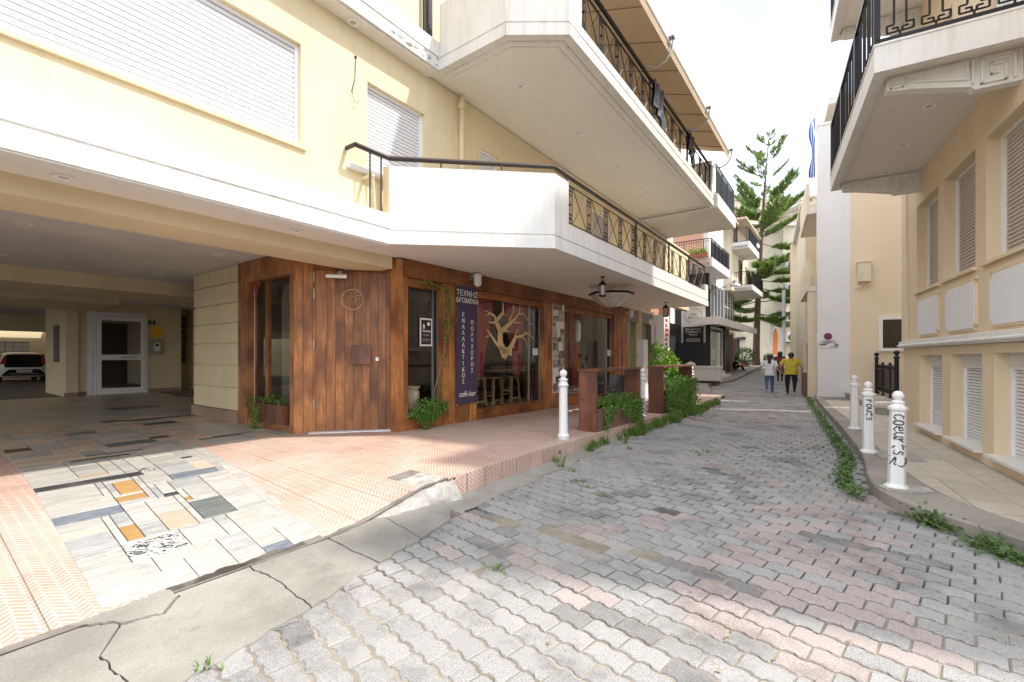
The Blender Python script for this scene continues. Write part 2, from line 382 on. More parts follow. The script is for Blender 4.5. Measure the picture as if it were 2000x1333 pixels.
def shutter(parent, x0, x1, z0, z1, y, out, pitch, mat, name='window', frame=.04, fmat='white_metal'):
    """roller shutter: frame as part, every slat a sub-part; out = -1/+1 side it faces"""
    m = MB(); d = .05*out
    m.box(x0, y, z0, x0+frame, y+d, z1).box(x1-frame, y, z0, x1, y+d, z1).box(x0+frame, y, z1-frame, x1-frame, y+d, z1)
    wn = m.build(name, fmat, parent)
    n = max(1, int((z1-frame-z0)/pitch)); pitch = (z1-frame-z0)/n; wd = x1-x0-2*frame
    b = MB(); h = pitch
    pr = [(-.004*out, .001), (.014*out, .004), (.018*out, h*.35), (.018*out, h*.72), (.008*out, h-.005), (-.004*out, h-.005)]
    vs_ = [(xx, yy, zz) for xx in (0, wd) for yy, zz in pr]; k = len(pr)
    b.add(vs_, [tuple(range(k)), tuple(range(k, 2*k))[::-1]]+[(i, i+k, (i+1) % k+k, (i+1) % k) for i in range(k)])
    s0 = b.build('slat', mat, wn, loc=(x0+frame, y, z0))
    for i in range(1, n): inst(s0, wn, (x0+frame, y, z0+i*pitch))
    MB().box(x0+frame, y-.03*out, z0, x1-frame, y-.012*out, z1-frame).build('shutter_backing', 'recess_dark', wn)
    return wn
def leaves(name, mat, parent, pts, size, mod=None, kind=None, up=.3, flat=.5, seed=1, smooth=False, asp=.75):
    rn = random.Random(seed); vs_ = []; fs = []
    for p in pts:
        p = Vector(p); nrm = Vector((rn.gauss(0, 1)*flat, rn.gauss(0, 1)*flat, up+rn.random())).normalized()
        if mod: nrm = (nrm+Vector(mod)).normalized()
        t1 = nrm.cross(Vector((rn.random()-.5, rn.random()-.5, rn.random()-.5))).normalized(); t2 = nrm.cross(t1)
        s = size*rn.uniform(.6, 1.25); n = len(vs_); a = asp*.5
        vs_ += [p-t1*s*.5, p+t2*s*a*.8-t1*s*.05+nrm*s*.08, p+t1*s*.5, p-t2*s*a*.8-t1*s*.05+nrm*s*.08]; fs += [(n, n+1, n+2), (n, n+2, n+3)]
    b = MB(); b.v = [tuple(v) for v in vs_]; b.f = fs
    o = b.build(name, mat, parent)
    if kind: o['kind'] = kind
    return o
def blades(name, mat, parent, spots, h, seed=2, kind=None, spread=.06, n=14, wd=.006):
    rn = random.Random(seed); b = MB()
    for p in spots:
        hh = h*rn.uniform(.5, 1.2)
        for i in range(n):
            a = rn.uniform(0, 6.28); r = rn.uniform(0, spread); q = Vector(p)+Vector((math.cos(a)*r, math.sin(a)*r, 0))
            a2 = rn.uniform(0, 6.28); le = rn.uniform(.3, .8)*hh; top = q+Vector((math.cos(a2)*le, math.sin(a2)*le, hh*rn.uniform(.5, 1))); mid = (q+top)/2+Vector((0, 0, hh*.15))
            sd = Vector((-math.sin(a2), math.cos(a2), 0))*wd; b.add([q-sd, q+sd, mid+sd, mid-sd, top], [(0, 1, 2, 3), (3, 2, 4)])
    o = b.build(name, mat, parent)
    if kind: o['kind'] = kind
    return o
def gz(X, Y): return .03*max(0., math.hypot(X, Y)-21)
def proj(X, Y, Z): return (1000+889*X/Y, 696-(Z-1.5)*889/Y)

# ================================================================ GROUND AND STREET
def sheet(name, poly, z, mat, parent=None, step=None, zf=None, kind='structure', F=None):
    b = MB(); pts = [F.p(*p) if F else Vector((p[0], p[1], 0)) for p in poly]
    bm = bmesh.new(); vs_ = [bm.verts.new((p.x, p.y, 0)) for p in pts]; bm.faces.new(vs_)
    if step:
        xs = [p.x for p in pts]; ys = [p.y for p in pts]
        for ax, lo, hi in ((0, min(xs), max(xs)), (1, min(ys), max(ys))):
            k = lo+step
            while k < hi:
                co = Vector((0, 0, 0)); no = Vector((0, 0, 0)); co[ax] = k; no[ax] = 1
                bmesh.ops.bisect_plane(bm, geom=bm.verts[:]+bm.edges[:]+bm.faces[:], plane_co=co, plane_no=no); k += step
    for v in bm.verts: v.co.z = z+(zf(v.co.x, v.co.y) if zf else 0)
    me = bpy.data.meshes.new(name); bm.to_mesh(me); bm.free(); me.materials.append(MATS[mat])
    if me.polygons and me.polygons[0].normal.z < 0: me.flip_normals()
    o = bpy.data.objects.new(name, me); C.objects.link(o); o.parent = parent
    if kind: o['kind'] = kind
    return o
b = MB()
R0 = [0, 30, 60, 110, 160, 210, 260, 320]
b2 = []
ground = sheet('ground', [(-260, -120), (260, -120), (260, 300), (-260, 300)], -.36, 'dark_soil', step=12, zf=lambda x, y: gz(x, y))
def far_street_mat():
    m, t, p, o = nodes('far_paving'); v = coords(t); br = t.nodes.new('ShaderNodeTexBrick')
    rot = t.nodes.new('ShaderNodeMapping'); rot.inputs[2].default_value = (0, 0, rad(43)); t.links.new(v, rot.inputs[0]); t.links.new(rot.outputs[0], br.inputs[0])
    br.inputs['Scale'].default_value = 4.5; br.inputs['Color1'].default_value = (.30, .29, .27, 1); br.inputs['Color2'].default_value = (.37, .36, .335, 1); br.inputs['Mortar'].default_value = (.10, .095, .085, 1); br.inputs['Mortar Size'].default_value = .03
    c = mixc(t, ramp(t, noisef(t, v, 1.2, 6, .7), .4, .7, 0, .5), br.outputs[0], (.32, .30, .26)); t.links.new(c, p.inputs['Base Color']); p.inputs['Roughness'].default_value = .9
    MATS['far_paving'] = m
far_street_mat()
# street surface (bed of the pavers near, paving itself far away)
KERB = [(4.9, -1.0), (4.6, 0.5), (4.15, 2.0), (3.86, 3.40), (3.70, 4.2), (3.80, 4.75), (4.15, 5.35), (4.95, 6.40), (6.6, 9.15), (9.09, 13.47), (11.0, 16.6), (12.5, 19.3), (19.1, 30.3), (40, 66)]
LEFT = [(-3.5, -4.0), L.p(-5.2, -3.5), L.p(-3.41, -3.2), L.p(-2.15, -2.85), L.p(10.8, -2.6), L.p(12.5, -2.2), L.p(17.6, -.9), L.p(21.2, -1.4), L.p(33.7, -1.0), L.p(60, 1.0)]
LEFTp = [(p[0], p[1]) for p in LEFT]
street = sheet('street', LEFTp+[(44, 66)]+KERB[::-1]+[(4.9, -4)], -.017, 'joint_dirt', step=2.5, zf=gz)
def inpoly(x, y, P):
    r = False; j = len(P)-1
    for i in range(len(P)):
        if (P[i][1] > y) != (P[j][1] > y) and x < (P[j][0]-P[i][0])*(y-P[i][1])/(P[j][1]-P[i][1])+P[i][0]: r = not r
        j = i
    return r
STP = [(p[0], p[1]) for p in LEFTp]+KERB[::-1]+[(4.9, -4)]
sheet('far_paving', [p for p in LEFTp[5:]]+[(44, 66)]+KERB[::-1][0:3]+[(10.4, 15.6)], -.014, 'far_paving', street, step=2.5, zf=gz, kind=None)
# sand brushed into the joints of the near, sunny stretch
sheet('joint_sand', [(-2.6, -2), L.p(-4.6, -3.2)[:2], L.p(-2.6, -3.0)[:2], (.2, 4.6), (1.6, 3.2), (4.2, 2.0), (4.6, -1)], -.009, 'joint_sand', street, kind=None)
PV = Fr((0, 0), 44.5)
def paver_mesh(name, mat, jit):
    rn = random.Random(jit); a = .118; bb = .0745; A = .0085
    xs = [(-a, 1), (-.078, 1), (-.052, -1), (-.012+0, -1), (.012, 1), (.052, 1), (.078, -1), (a, -1)]
    prof = [(-.117, 0), (-.085, 0), (-.065, 1), (-.022, 1), (0, 0), (.032, 0), (.052, 1), (.095, 1), (.117, 0)]
    e = .0028+rn.random()*.0015; hb = bb*.955
    top = [(y, hb-e+k*A*1.7-A) for y, k in prof]; bot = [(y, -hb+e+k*A*1.7-A) for y, k in prof]
    ring = [(y*(1-.02), x) for y, x in bot]+[(y*(1-.02), x) for y, x in reversed(top)]
    n = len(ring); cx = 0
    def off(r, d):
        o_ = []
        for y, x in r: o_.append((x-(d if x > 0 else -d), y-(d if y > 0 else -d)))
        return o_
    rt = off(ring, .006); rm = off(ring, 0)
    vs_ = [(x, y, 0) for x, y in rt]+[(x, y, -.006) for x, y in rm]+[(x, y, -.035) for x, y in rm]
    # orientation: x = along street, y = across
    fs = [tuple(range(n))]
    for k in (0, n):
        for i in range(n): fs.append((i+k, k+n+i, k+n+(i+1) % n, k+(i+1) % n))
    return vs_, fs
PM = [paver_mesh('p', 'paver_grey', j) for j in range(3)]
cand = []
import itertools
P_A, P_B = .1495, .2345
for i in range(-20, 230):
    for j in range(-110, 110):
        lx = i*P_A; ly = j*P_B+(.5*P_B if i % 2 else 0)
        # rows bow slightly with the bend of the lane
        p = PV.p(lx, ly); X, Y = p.x, p.y
        if Y < .75 or Y > 24: continue
        px, py = proj(X, Y, 0)
        if px < -120 or px > 2130 or py > 1460: continue
        if not inpoly(X, Y, STP): continue
        cand.append((Y*math.hypot(1, 0)+.0*abs(X), X, Y, lx, ly, i, j))
cand.sort(key=lambda c: c[0])
shared = {}
for mat in ('paver_grey', 'paver_pink', 'paver_dark'):
    for k, (v, f) in enumerate(PM):
        me = bpy.data.meshes.new('paver'); me.from_pydata(v, [], f); me.materials.append(MATS[mat]); shared[mat, k] = me
bulk = {m: MB() for m in ('paver_grey', 'paver_pink', 'paver_dark')}
rn = random.Random(3); nind = 0
for d, X, Y, lx, ly, i, j in cand:
    q = noise.noise(Vector((lx*.75+3, ly*.55, 0))); q2 = noise.noise(Vector((lx*1.6, ly*1.3+9, 4)))
    pinkline = abs((ly+lx*.55) % 2.9-1.2) < .17 or abs((lx*1.0-ly*.25) % 3.7-1.9) < .13
    mat = 'paver_pink' if ((q > .27 and rn.random() < .6) or (pinkline and rn.random() < .42)) else ('paver_dark' if q2 > .33 and rn.random() < .7 else 'paver_grey')
    rough = max(0, noise.noise(Vector((X*.55, Y*.5, 2)))+.15) if Y > 3.0 else .05
    dz = .0+rn.uniform(-.5, .5)*.012*(.25+rough*1.6)+.015*noise.noise(Vector((X*.8, Y*.8, 7)))*(1 if Y > 2.6 else .3)
    for (ax, ay, bx_, by_) in ((.20, 4.02, 1.49, 3.0), (2.45, 3.86, 2.95, 3.42), (-.35, 4.35, .05, 4.05)):
        tt = max(0, min(1, ((X-ax)*(bx_-ax)+(Y-ay)*(by_-ay))/((bx_-ax)**2+(by_-ay)**2))); ds = math.hypot(X-ax-tt*(bx_-ax), Y-ay-tt*(by_-ay))
        if ds < .075: mat = 'paver_dark'; dz -= .018
    if Y > 2.8 and rn.random() < .006: dz -= .022
    tilt = (rn.gauss(0, .016)*(.3+rough*2.4), rn.gauss(0, .016)*(.3+rough*2.4)); rz = rn.gauss(0, .010+.030*rough)
    sx = rn.uniform(.965, 1.0)-.035*min(1, rough*1.5)*(Y > 2.8)
    M_ = Matrix.Translation((X, Y, dz+gz(X, Y))) @ Matrix.Rotation(PV.a+rz, 4, 'Z') @ Matrix.Rotation(tilt[0], 4, 'X') @ Matrix.Rotation(tilt[1], 4, 'Y') @ Matrix.Scale(sx, 4)
    k = rn.randrange(3)
    if nind < 300:
        o = bpy.data.objects.new('paver', shared[mat, k]); C.objects.link(o); o.parent = street; o.matrix_world = M_; nind += 1
    else:
        v, f = PM[k]; bulk[mat].add([M_ @ Vector(p) for p in v], f)
for m, b in bulk.items():
    o = b.build(m.replace('paver_', '')+'_pavers', m, street); o['kind'] = 'stuff'

# manhole cover at the bottom edge of the picture
mh = MB().lathe((0, 0, 0), [(.30, 0), (.30, .008), (.27, .010)], 32).lathe((0, 0, 0), [(.36, 0), (.36, .006), (.32, .010), (.32, 0)], 32)
o = mh.build('manhole_cover', 'black_iron'); o.location = (1.76, 1.70, .010); tag(o, 'round dark iron manhole cover set in the pavers at the bottom edge', 'manhole cover')

# ================================================================ LEFT TERRACE, DRIVEWAY, RAMP
def smooth(a, b, x): t = max(0, min(1, (x-a)/(b-a))); return t*t*(3-2*t)
def zt(x, y):
    base = .24-.014*max(0, min(6.5, x)); drive = .24+.07*min(y, 0)
    k = smooth(-2.95, -1.75, x); return k*base+(1-k)*drive
def frame_obj(name, b, mat, F, kind='structure', **kw):
    o = b.build(name, mat, **kw); o.matrix_world = F.M.copy(); o['kind'] = kind; return o
def slab_tile(b, x0, y0, x1, y1, g=.0025, t=.02, zf=zt, dz=0., cut=None):
    x0 += g; y0 += g; x1 -= g; y1 -= g; e = .002
    c = cut or [(x0, y0), (x1, y0), (x1, y1), (x0, y1)]
    mxx = sum(p[0] for p in c)/len(c); myy = sum(p[1] for p in c)/len(c); n = len(c)
    tp = [(x+(e if x < mxx else -e), y+(e if y < myy else -e), zf(x, y)+dz) for x, y in c]
    md = [(x, y, zf(x, y)+dz-.002) for x, y in c]; lo = [(x, y, zf(x, y)+dz-t) for x, y in c]
    fs = [tuple(range(n))]
    for k in (0, n):
        for i in range(n): fs.append((k+i, k+n+i, k+n+(i+1) % n, k+(i+1) % n))
    return b.add(tp+md+lo, fs)
def grid_surface(b, x0, x1, y0, y1, zf, dz, st=.4):
    nx = max(1, int((x1-x0)/st)); ny = max(1, int((y1-y0)/st))
    vs_ = [(x0+(x1-x0)*i/nx, y0+(y1-y0)*j/ny, zf(x0+(x1-x0)*i/nx, y0+(y1-y0)*j/ny)+dz) for j in range(ny+1) for i in range(nx+1)]
    return b.add(vs_, [(j*(nx+1)+i, j*(nx+1)+i+1, (j+1)*(nx+1)+i+1, (j+1)*(nx+1)+i) for j in range(ny) for i in range(nx)])
b = MB(); grid_surface(b, -5.6, 12.4, -2.62, .12, zt, -.006); grid_surface(b, -1.3, .1, .12, 1.3, zt, -.006); b.box(-2.0, -2.62, -.05, 12.4, -2.60, .10)
terrace = frame_obj('terrace', b, 'grout', L)
def edge_y(x):   # outer edge of the tiling: broken where it meets the ramp
    if x > -1.75: return -2.64
    return -2.56+.035*noise.noise(Vector((x*5.5, 1, 0)))+.02*noise.noise(Vector((x*17, 4, 0)))
def tile_rect(x0, y0, x1, y1):
    if y0 > -2.3 or x0 > -1.76: return None
    n = 6; pts = [(x0+.0025+(x1-x0-.005)*k/n, max(y0, edge_y(x0+(x1-x0)*k/n))) for k in range(n+1)]
    return pts+[(x1-.0025, y1-.0025), (x0+.0025, y1-.0025)]
tiles = []; s = .333
x = -5.6
cols = [(-5.6+.333*k, -5.6+.333*(k+1)) for k in range(4)]+[(-3.06, -2.72), (-2.72, -2.35)]+[(-2.35+.333*k, -2.35+.333*(k+1)) for k in range(44)]
cols[3] = (cols[3][0], -4.18)
for x0, x1 in cols:
    y = 1.28 if x0 < .05 else .02
    while y > -2.6:
        y0 = max(y-.333, -2.64)
        if x0 < .05 or y <= .1: tiles.append((x0, y0, x1, y))
        y -= .333
tl = []
for t in tiles:
    p = L.p((t[0]+t[2])/2, (t[1]+t[3])/2); px, py = proj(p.x, max(.3, p.y), .2); vis = p.y > .8 and -150 < px < 2000
    tl.append((0 if vis else 1, p.y, t))
tl.sort(key=lambda q: q[:2]); far = MB(); nt_ = 0
for vflag, d, t in tl:
    dz = random.uniform(-.0012, .0012); cut = tile_rect(*t)
    if cut and min(c[1] for c in cut) >= t[3]-.02: continue
    # the corner tile at the ramp has broken away
    if -2.1 < t[0] < -1.70 and t[1] < -2.3: continue
    if vflag == 0 and nt_ < 262:
        b = MB(); slab_tile(b, *t, cut=cut, dz=dz); o = b.build('tile', 'pink_tile', terrace); nt_ += 1
    else: slab_tile(far, *t, cut=cut, dz=dz)
o = far.build('far_tiles', 'pink_tile', terrace); o['kind'] = 'stuff'
# kerb face of the terrace: a row of the same tiles set on edge
k = 0; x = -1.72
while x < 10.6:
    wd = .31; zz = zt(x+wd/2, -2.6)
    b = MB(); g = .006
    if k == 0: b.prism([(x+.1, .0), (x+wd-g, .0), (x+wd-g, zz), (x+.16, zz-.02), (x+.02, zz-.12), (x-.05, zz-.17)], 2.64, 2.655, 'y')
    elif k == 7: b.box(x+g, -2.655, .0, x+wd-g, -2.64, .085).box(x+g, -2.655, .085, x+.12, -2.64, zz-.004).box(x+.2, -2.655, .085, x+wd-g, -2.64, zz-.004).box(x+.12, -2.655, .135, x+.2, -2.64, zz-.004)
    else: b.box(x+g, -2.655-random.uniform(0, .003), 0, x+wd-g, -2.64, zz-.003)
    b.build('riser_tile', 'pink_riser', terrace); x += wd; k += 1
# broken mortar at the corner where a tile is missing
b = MB(); vs_ = []; nx_, ny_ = 60, 26
for jj in range(ny_+1):
    for ii in range(nx_+1):
        x = -2.60+1.0*ii/nx_; v = jj/ny_; y = -2.90+.66*v+.05*noise.noise(Vector((x*4, 8, 0)))
        hi = zt(x, y)-.010; k = smooth(-2.80, -2.55, y+.05*noise.noise(Vector((x*6, 3, 0)))); z = -.004+(hi+.004)*k
        z += .022*noise.noise(Vector((x*12, y*12, 5)))*(k*(1-k)*4)+.008*noise.noise(Vector((x*40, y*40, 5)))
        z += .009*k if x > -2.14 else 0
        if x < -2.1: z = min(z, hi-.004)
        vs_.append((x, y, min(z, hi+.008 if x > -2.14 else hi)))
b.add(vs_, [(jj*(nx_+1)+ii, jj*(nx_+1)+ii+1, (jj+1)*(nx_+1)+ii+1, (jj+1)*(nx_+1)+ii) for jj in range(ny_) for ii in range(nx_)])
b.build('broken_edge', 'broken_plaster', terrace)

# white-and-coloured marble patchwork: driveway strip and garage floor
gb = MB(); grid_surface(gb, -4.28, -2.68, -2.6, 1.6, zt, -.006, .3); gb.box(-12, 1.5, .15, 1.7, 30, .233)
gfloor = frame_obj('garage_floor', gb, 'grout', L)
fixed = [(-4.27, .08, -3.46, .29, 'stone_black'), (-4.28, -.96, -3.83, -.78, 'stone_blue'), (-3.74, -.47, -3.61, -.03, 'stone_ochre'), (-3.81, -.69, -3.62, -.56, 'stone_ochre'),
  (-3.96, -1.66, -3.84, -1.34, 'stone_ochre'), (-3.98, -2.05, -3.60, -1.72, 'stone_swirl'), (-3.39, -1.58, -3.09, -1.1, 'stone_slate'), (-3.33, -.32, -2.85, -.13, 'stone_blue'),
  (-3.46, -.81, -3.36, -.70, 'stone_black'), (-3.63, -1.63, -3.41, -1.2, 'stone_pink'), (-3.93, .42, -3.72, .50, 'stone_ochre'), (-3.50, .20, -3.30, .42, 'stone_swirl'),
  (-3.05, .62, -2.90, .70, 'stone_black'), (-3.38, -1.05, -3.30, -.92, 'stone_ochre'), (-3.20, -2.6, -2.95, -2.42, 'stone_blue'), (-3.9, 1.42, -3.36, 1.66, 'stone_black'), (-4.27, 1.5, -4.05, 1.66, 'stone_blue')]
def patchwork(x0, x1, y0, y1, seed, fixed=(), cell=.055):
    rn = random.Random(seed); nx = int((x1-x0)/cell); ny = int((y1-y0)/cell); cw = (x1-x0)/nx; ch = (y1-y0)/ny
    occ = [[False]*nx for _ in range(ny)]; res = []
    for fx0, fy0, fx1, fy1, m in fixed:
        i0 = max(0, round((fx0-x0)/cw)); i1 = min(nx, max(i0+1, round((fx1-x0)/cw))); j0 = max(0, round((fy0-y0)/ch)); j1 = min(ny, max(j0+1, round((fy1-y0)/ch)))
        if i1 > i0 and j1 > j0 and not any(occ[j][i] for j in range(j0, j1) for i in range(i0, i1)):
            for j in range(j0, j1):
                for i in range(i0, i1): occ[j][i] = True
            res.append((x0+i0*cw, y0+j0*ch, x0+i1*cw, y0+j1*ch, m))
    for j in range(ny):
        for i in range(nx):
            if occ[j][i]: continue
            big = rn.random(); w_ = rn.choice([3, 4, 6, 8, 10, 13]); h_ = rn.choice([2, 2, 3, 4, 5, 6, 6])
            ww = 0
            if fixed and y0 < 1.2: w_ = rn.choice([5, 7, 8, 10, 12]); h_ = rn.choice([2, 4, 5, 6, 6, 7])
            while ww < w_ and i+ww < nx and not occ[j][i+ww]: ww += 1
            hh = 1
            while hh < h_ and j+hh < ny and all(not occ[j+hh][i+q] for q in range(ww)): hh += 1
            for jj in range(j, j+hh):
                for ii in range(i, i+ww): occ[jj][ii] = True
            r = rn.random(); thin = hh <= 2 and ww > 5
            if fixed and y0 < 1.2: m = rn.choice(['stone_white', 'stone_white', 'stone_white', 'stone_grey', 'stone_beige' if r < .12 else 'stone_white'])
            elif r < .48: m = rn.choice(['stone_white', 'stone_grey', 'stone_beige'])
            elif r < .62 and thin: m = 'stone_black'
            else: m = rn.choice(['stone_grey', 'stone_beige', 'stone_beige', 'stone_slate' if r > .88 else 'stone_grey', 'stone_pink', 'stone_black' if r > .93 else 'stone_beige'])
            res.append((x0+i*cw, y0+j*ch, x0+(i+ww)*cw, y0+(j+hh)*ch, m))
    return res
def skew(x, y):
    l_ = -4.24+.04*(y-1.25); r_ = -2.51+(.137 if y < 1.3 else .04)*(y-1.3); return l_+(x+4.275)/1.59*(r_-l_)
pw = patchwork(-4.275, -2.685, -2.64, 1.55, 4, fixed)+patchwork(-4.275, -2.685, 1.55, 5.4, 5, [(-3.4, 2.2, -2.9, 2.6, 'stone_slate')])
pw2 = patchwork(-2.30, -1.18, 1.3, 5.4, 8, [(-2.1, 2.0, -1.5, 2.1, 'stone_black')], .07)+patchwork(-7.6, -4.7, 1.55, 5.4, 9, (), .09)+patchwork(-9.5, 1.6, 5.5, 13.6, 10, (), .17)
bulkS = {}
cnt = 0
allp = sorted(pw+pw2, key=lambda r: L.p(r[0], r[1]).y)
for x0, y0, x1, y1, m in allp:
    cut = None
    if y0 < -2.3:
        n = 6; c_ = [(x0+.003+(x1-x0-.006)*q/n, max(y0, edge_y(x0+(x1-x0)*q/n)+.03)) for q in range(n+1)]
        if y1-.01 <= min(c[1] for c in c_): continue
        cut = c_+[(x1-.003, y1-.003), (x0+.003, y1-.003)]
    if x0 > -4.3 and x1 < -2.6 and y1 < 5.45:
        cut = [(skew(a, c), c) for a, c in (cut or [(x0+.004, y0+.004), (x1-.004, y0+.004), (x1-.004, y1-.004), (x0+.004, y1-.004)])]
    strip_ = cut is not None
    if cnt < 255:
        b = MB(); slab_tile(b, x0, y0, x1, y1, g=.0045, dz=random.uniform(-.0006, .0006)+(.0035 if strip_ else 0), cut=cut); b.build('stone_tile', m, gfloor); cnt += 1
    else: slab_tile(bulkS.setdefault(m, MB()), x0, y0, x1, y1, g=.004, cut=cut, dz=.0035 if strip_ else 0)
for m, b in bulkS.items(): o = b.build('stone_tiles', m, gfloor); o['kind'] = 'stuff'
b = MB()
for y0 in [1.3+.333*k for k in range(13)]:
    for x0 in (-2.66, -4.65): slab_tile(b, x0, y0, x0+.36 if x0 > -3 else x0+.5, y0+.333)
for k in range(34): slab_tile(b, -9.6+.333*k, 5.2, -9.6+.333*(k+1), 5.5)
o = b.build('pink_tile_bands', 'pink_tile', gfloor); o['kind'] = 'stuff'
# ramp of old concrete between the driveway and the lane, cast in cracked slabs
def rampz(x, y):
    t = max(0, min(1, (-2.50-y)/.80)); a = min(zt(x, -2.5), .09)-.012; return a*(1-t)+(.012)*t
rb = MB(); grid_surface(rb, -6.0, -1.9, -3.50, -2.45, rampz, -.03, .1)
rampo = frame_obj('concrete_ramp', rb, 'grout', L)
def crack_poly(pts, seed, sub=16, amp=.015):
    r = []; n = len(pts)
    for i in range(n):
        a = Vector((*pts[i], 0)); c = Vector((*pts[(i+1) % n], 0)); d = c-a; nn = Vector((-d.y, d.x, 0)).normalized()
        for k in range(sub):
            q = a+d*k/sub; e = amp*noise.noise(Vector((q.x*9, q.y*9, seed)))*2+amp*.9*noise.noise(Vector((q.x*31, q.y*31, seed)))+amp*.5*noise.noise(Vector((q.x*80, q.y*80, seed)))
            r.append((q.x+nn.x*0+e*.6, q.y+e))
    return r
slabs = [
 [(-6.0, -3.60), (-4.44, -3.50), (-4.50, -2.98), (-4.36, -2.74), (-4.62, -2.50), (-6.0, -2.46)],
 [(-4.60, -2.50), (-4.355, -2.735), (-4.18, -2.80), (-4.06, -2.66), (-4.10, -2.50)],
 [(-4.43, -3.50), (-3.63, -3.38), (-3.60, -2.98), (-3.66, -2.51), (-4.09, -2.50), (-4.05, -2.67), (-4.17, -2.81), (-4.35, -2.75), (-4.49, -2.98)],
 [(-3.62, -3.38), (-3.03, -3.24), (-3.05, -2.52), (-3.65, -2.51), (-3.59, -2.98)],
 [(-3.02, -3.24), (-2.56, -3.17), (-2.50, -2.55), (-3.04, -2.52)],
 [(-2.55, -3.17), (-2.14, -3.10), (-1.86, -2.82), (-1.80, -2.66), (-2.1, -2.56), (-2.49, -2.55)]]
for k, pl_ in enumerate(slabs):
    pts = crack_poly(pl_, k*0+3.3); bm = bmesh.new(); fv = [bm.verts.new((x, y, 0)) for x, y in pts]; bm.faces.new(fv)
    for ax, lo, hi in ((0, -6.1, -1.7), (1, -3.4, -2.4)):
        q = lo
        while q < hi:
            q += .09; co = Vector((0, 0, 0)); no = Vector((0, 0, 0)); co[ax] = q; no[ax] = 1
            bmesh.ops.bisect_plane(bm, geom=bm.verts[:]+bm.edges[:]+bm.faces[:], plane_co=co, plane_no=no)
    ex = bmesh.ops.extrude_face_region(bm, geom=bm.faces[:]); up = {v for v in ex['geom'] if isinstance(v, bmesh.types.BMVert)}
    dzz = random.uniform(-.006, .006)
    for v in bm.verts:
        x_, y_ = v.co.x, v.co.y; v.co.z = rampz(x_, y_)+(dzz+.004*noise.noise(Vector((x_*3, y_*3, 1))) if v in up else -.05)
    bmesh.ops.recalc_face_normals(bm, faces=bm.faces[:])
    me = bpy.data.meshes.new('concrete_slab'); bm.to_mesh(me); bm.free(); me.materials.append(MATS['ramp_concrete'])
    o = bpy.data.objects.new('concrete_slab', me); C.objects.link(o); o.parent = rampo
# mortar fillet along the kerb foot
b = MB(); n = 60
vs_ = []
for i in range(n+1):
    x = -1.9+12.3*i/n; wv = .20+.10*smooth(3, -1.5, x)+.07*noise.noise(Vector((x*2, 0, 0)))+.03*noise.noise(Vector((x*9, 0, 0)))
    vs_ += [(x, -2.63, .035), (x, -2.64-wv*.5, .018), (x, -2.66-wv, .002)]
b.add(vs_, [(3*i+k, 3*i+k+1, 3*i+k+4, 3*i+k+3) for i in range(n) for k in (0, 1)])
frame_obj('mortar_fillet', b, 'mortar', L)

# ================================================================ RIGHT PAVEMENT
b = MB()
KI = [(5.2, -1), (4.95, .5), (4.5, 2.2), (4.18, 3.72), (4.22, 4.3), (4.40, 4.85), (4.95, 5.9), (5.57, 6.97), (6.9, 9.1), (9.25, 13.35), (11.2, 16.6)]
def strip(b, A, B, za, zb, bev=0):
    n = min(len(A), len(B)); vs_ = []
    for i in range(n): vs_ += [(A[i][0], A[i][1], za(*A[i][:2])), (B[i][0], B[i][1], zb(*B[i][:2]))]
    return b.add(vs_, [(2*i, 2*i+1, 2*i+3, 2*i+2) for i in range(n-1)])
KO = KERB[:11]
def dense(P, n):
    out_ = []
    for a, c in zip(P, P[1:]):
        for k in range(n): out_.append((a[0]+(c[0]-a[0])*k/n, a[1]+(c[1]-a[1])*k/n))
    return out_+[P[-1]]
KO_, KI_ = dense(KO, 4), dense(KI, 4)
for _ in range(3):
    for P in (KO_, KI_):
        Q = [P[0]]+[((P[i-1][0]+2*P[i][0]+P[i+1][0])/4, (P[i-1][1]+2*P[i][1]+P[i+1][1])/4) for i in range(1, len(P)-1)]+[P[-1]]; P[:] = Q
KB_ = [(x+.012, y+.004) for x, y in KO_]
strip(b, KO_, KB_, lambda x, y: -.04, lambda x, y: .105); strip(b, KB_, [(x+.02, y+.01) for x, y in KB_], lambda x, y: .105, lambda x, y: .12)
strip(b, [(x+.032, y+.014) for x, y in KO_], KI_, lambda x, y: .12, lambda x, y: .122)
kerb = b.build('kerb', 'kerb_concrete'); kerb['kind'] = 'structure'
b = MB(); b.prism([(p[0], p[1]) for p in KI_]+[tuple(R.p(12, -6)[:2]), tuple(R.p(-8, -6)[:2])], -.03, .112)
pav = b.build('right_pavement', 'grout'); pav['kind'] = 'structure'
KIP = [(p[0]+.02, p[1]) for p in KI_]+[tuple(R.p(11.8, -.0)[:2]), tuple(R.p(-4, -.0)[:2])]
SL = Fr((0, 0), 60.5)
def clip(poly, KP):
    """keep the part of a convex tile that lies on the building side of the kerb strip"""
    return poly
nsl = 0; fr = MB()
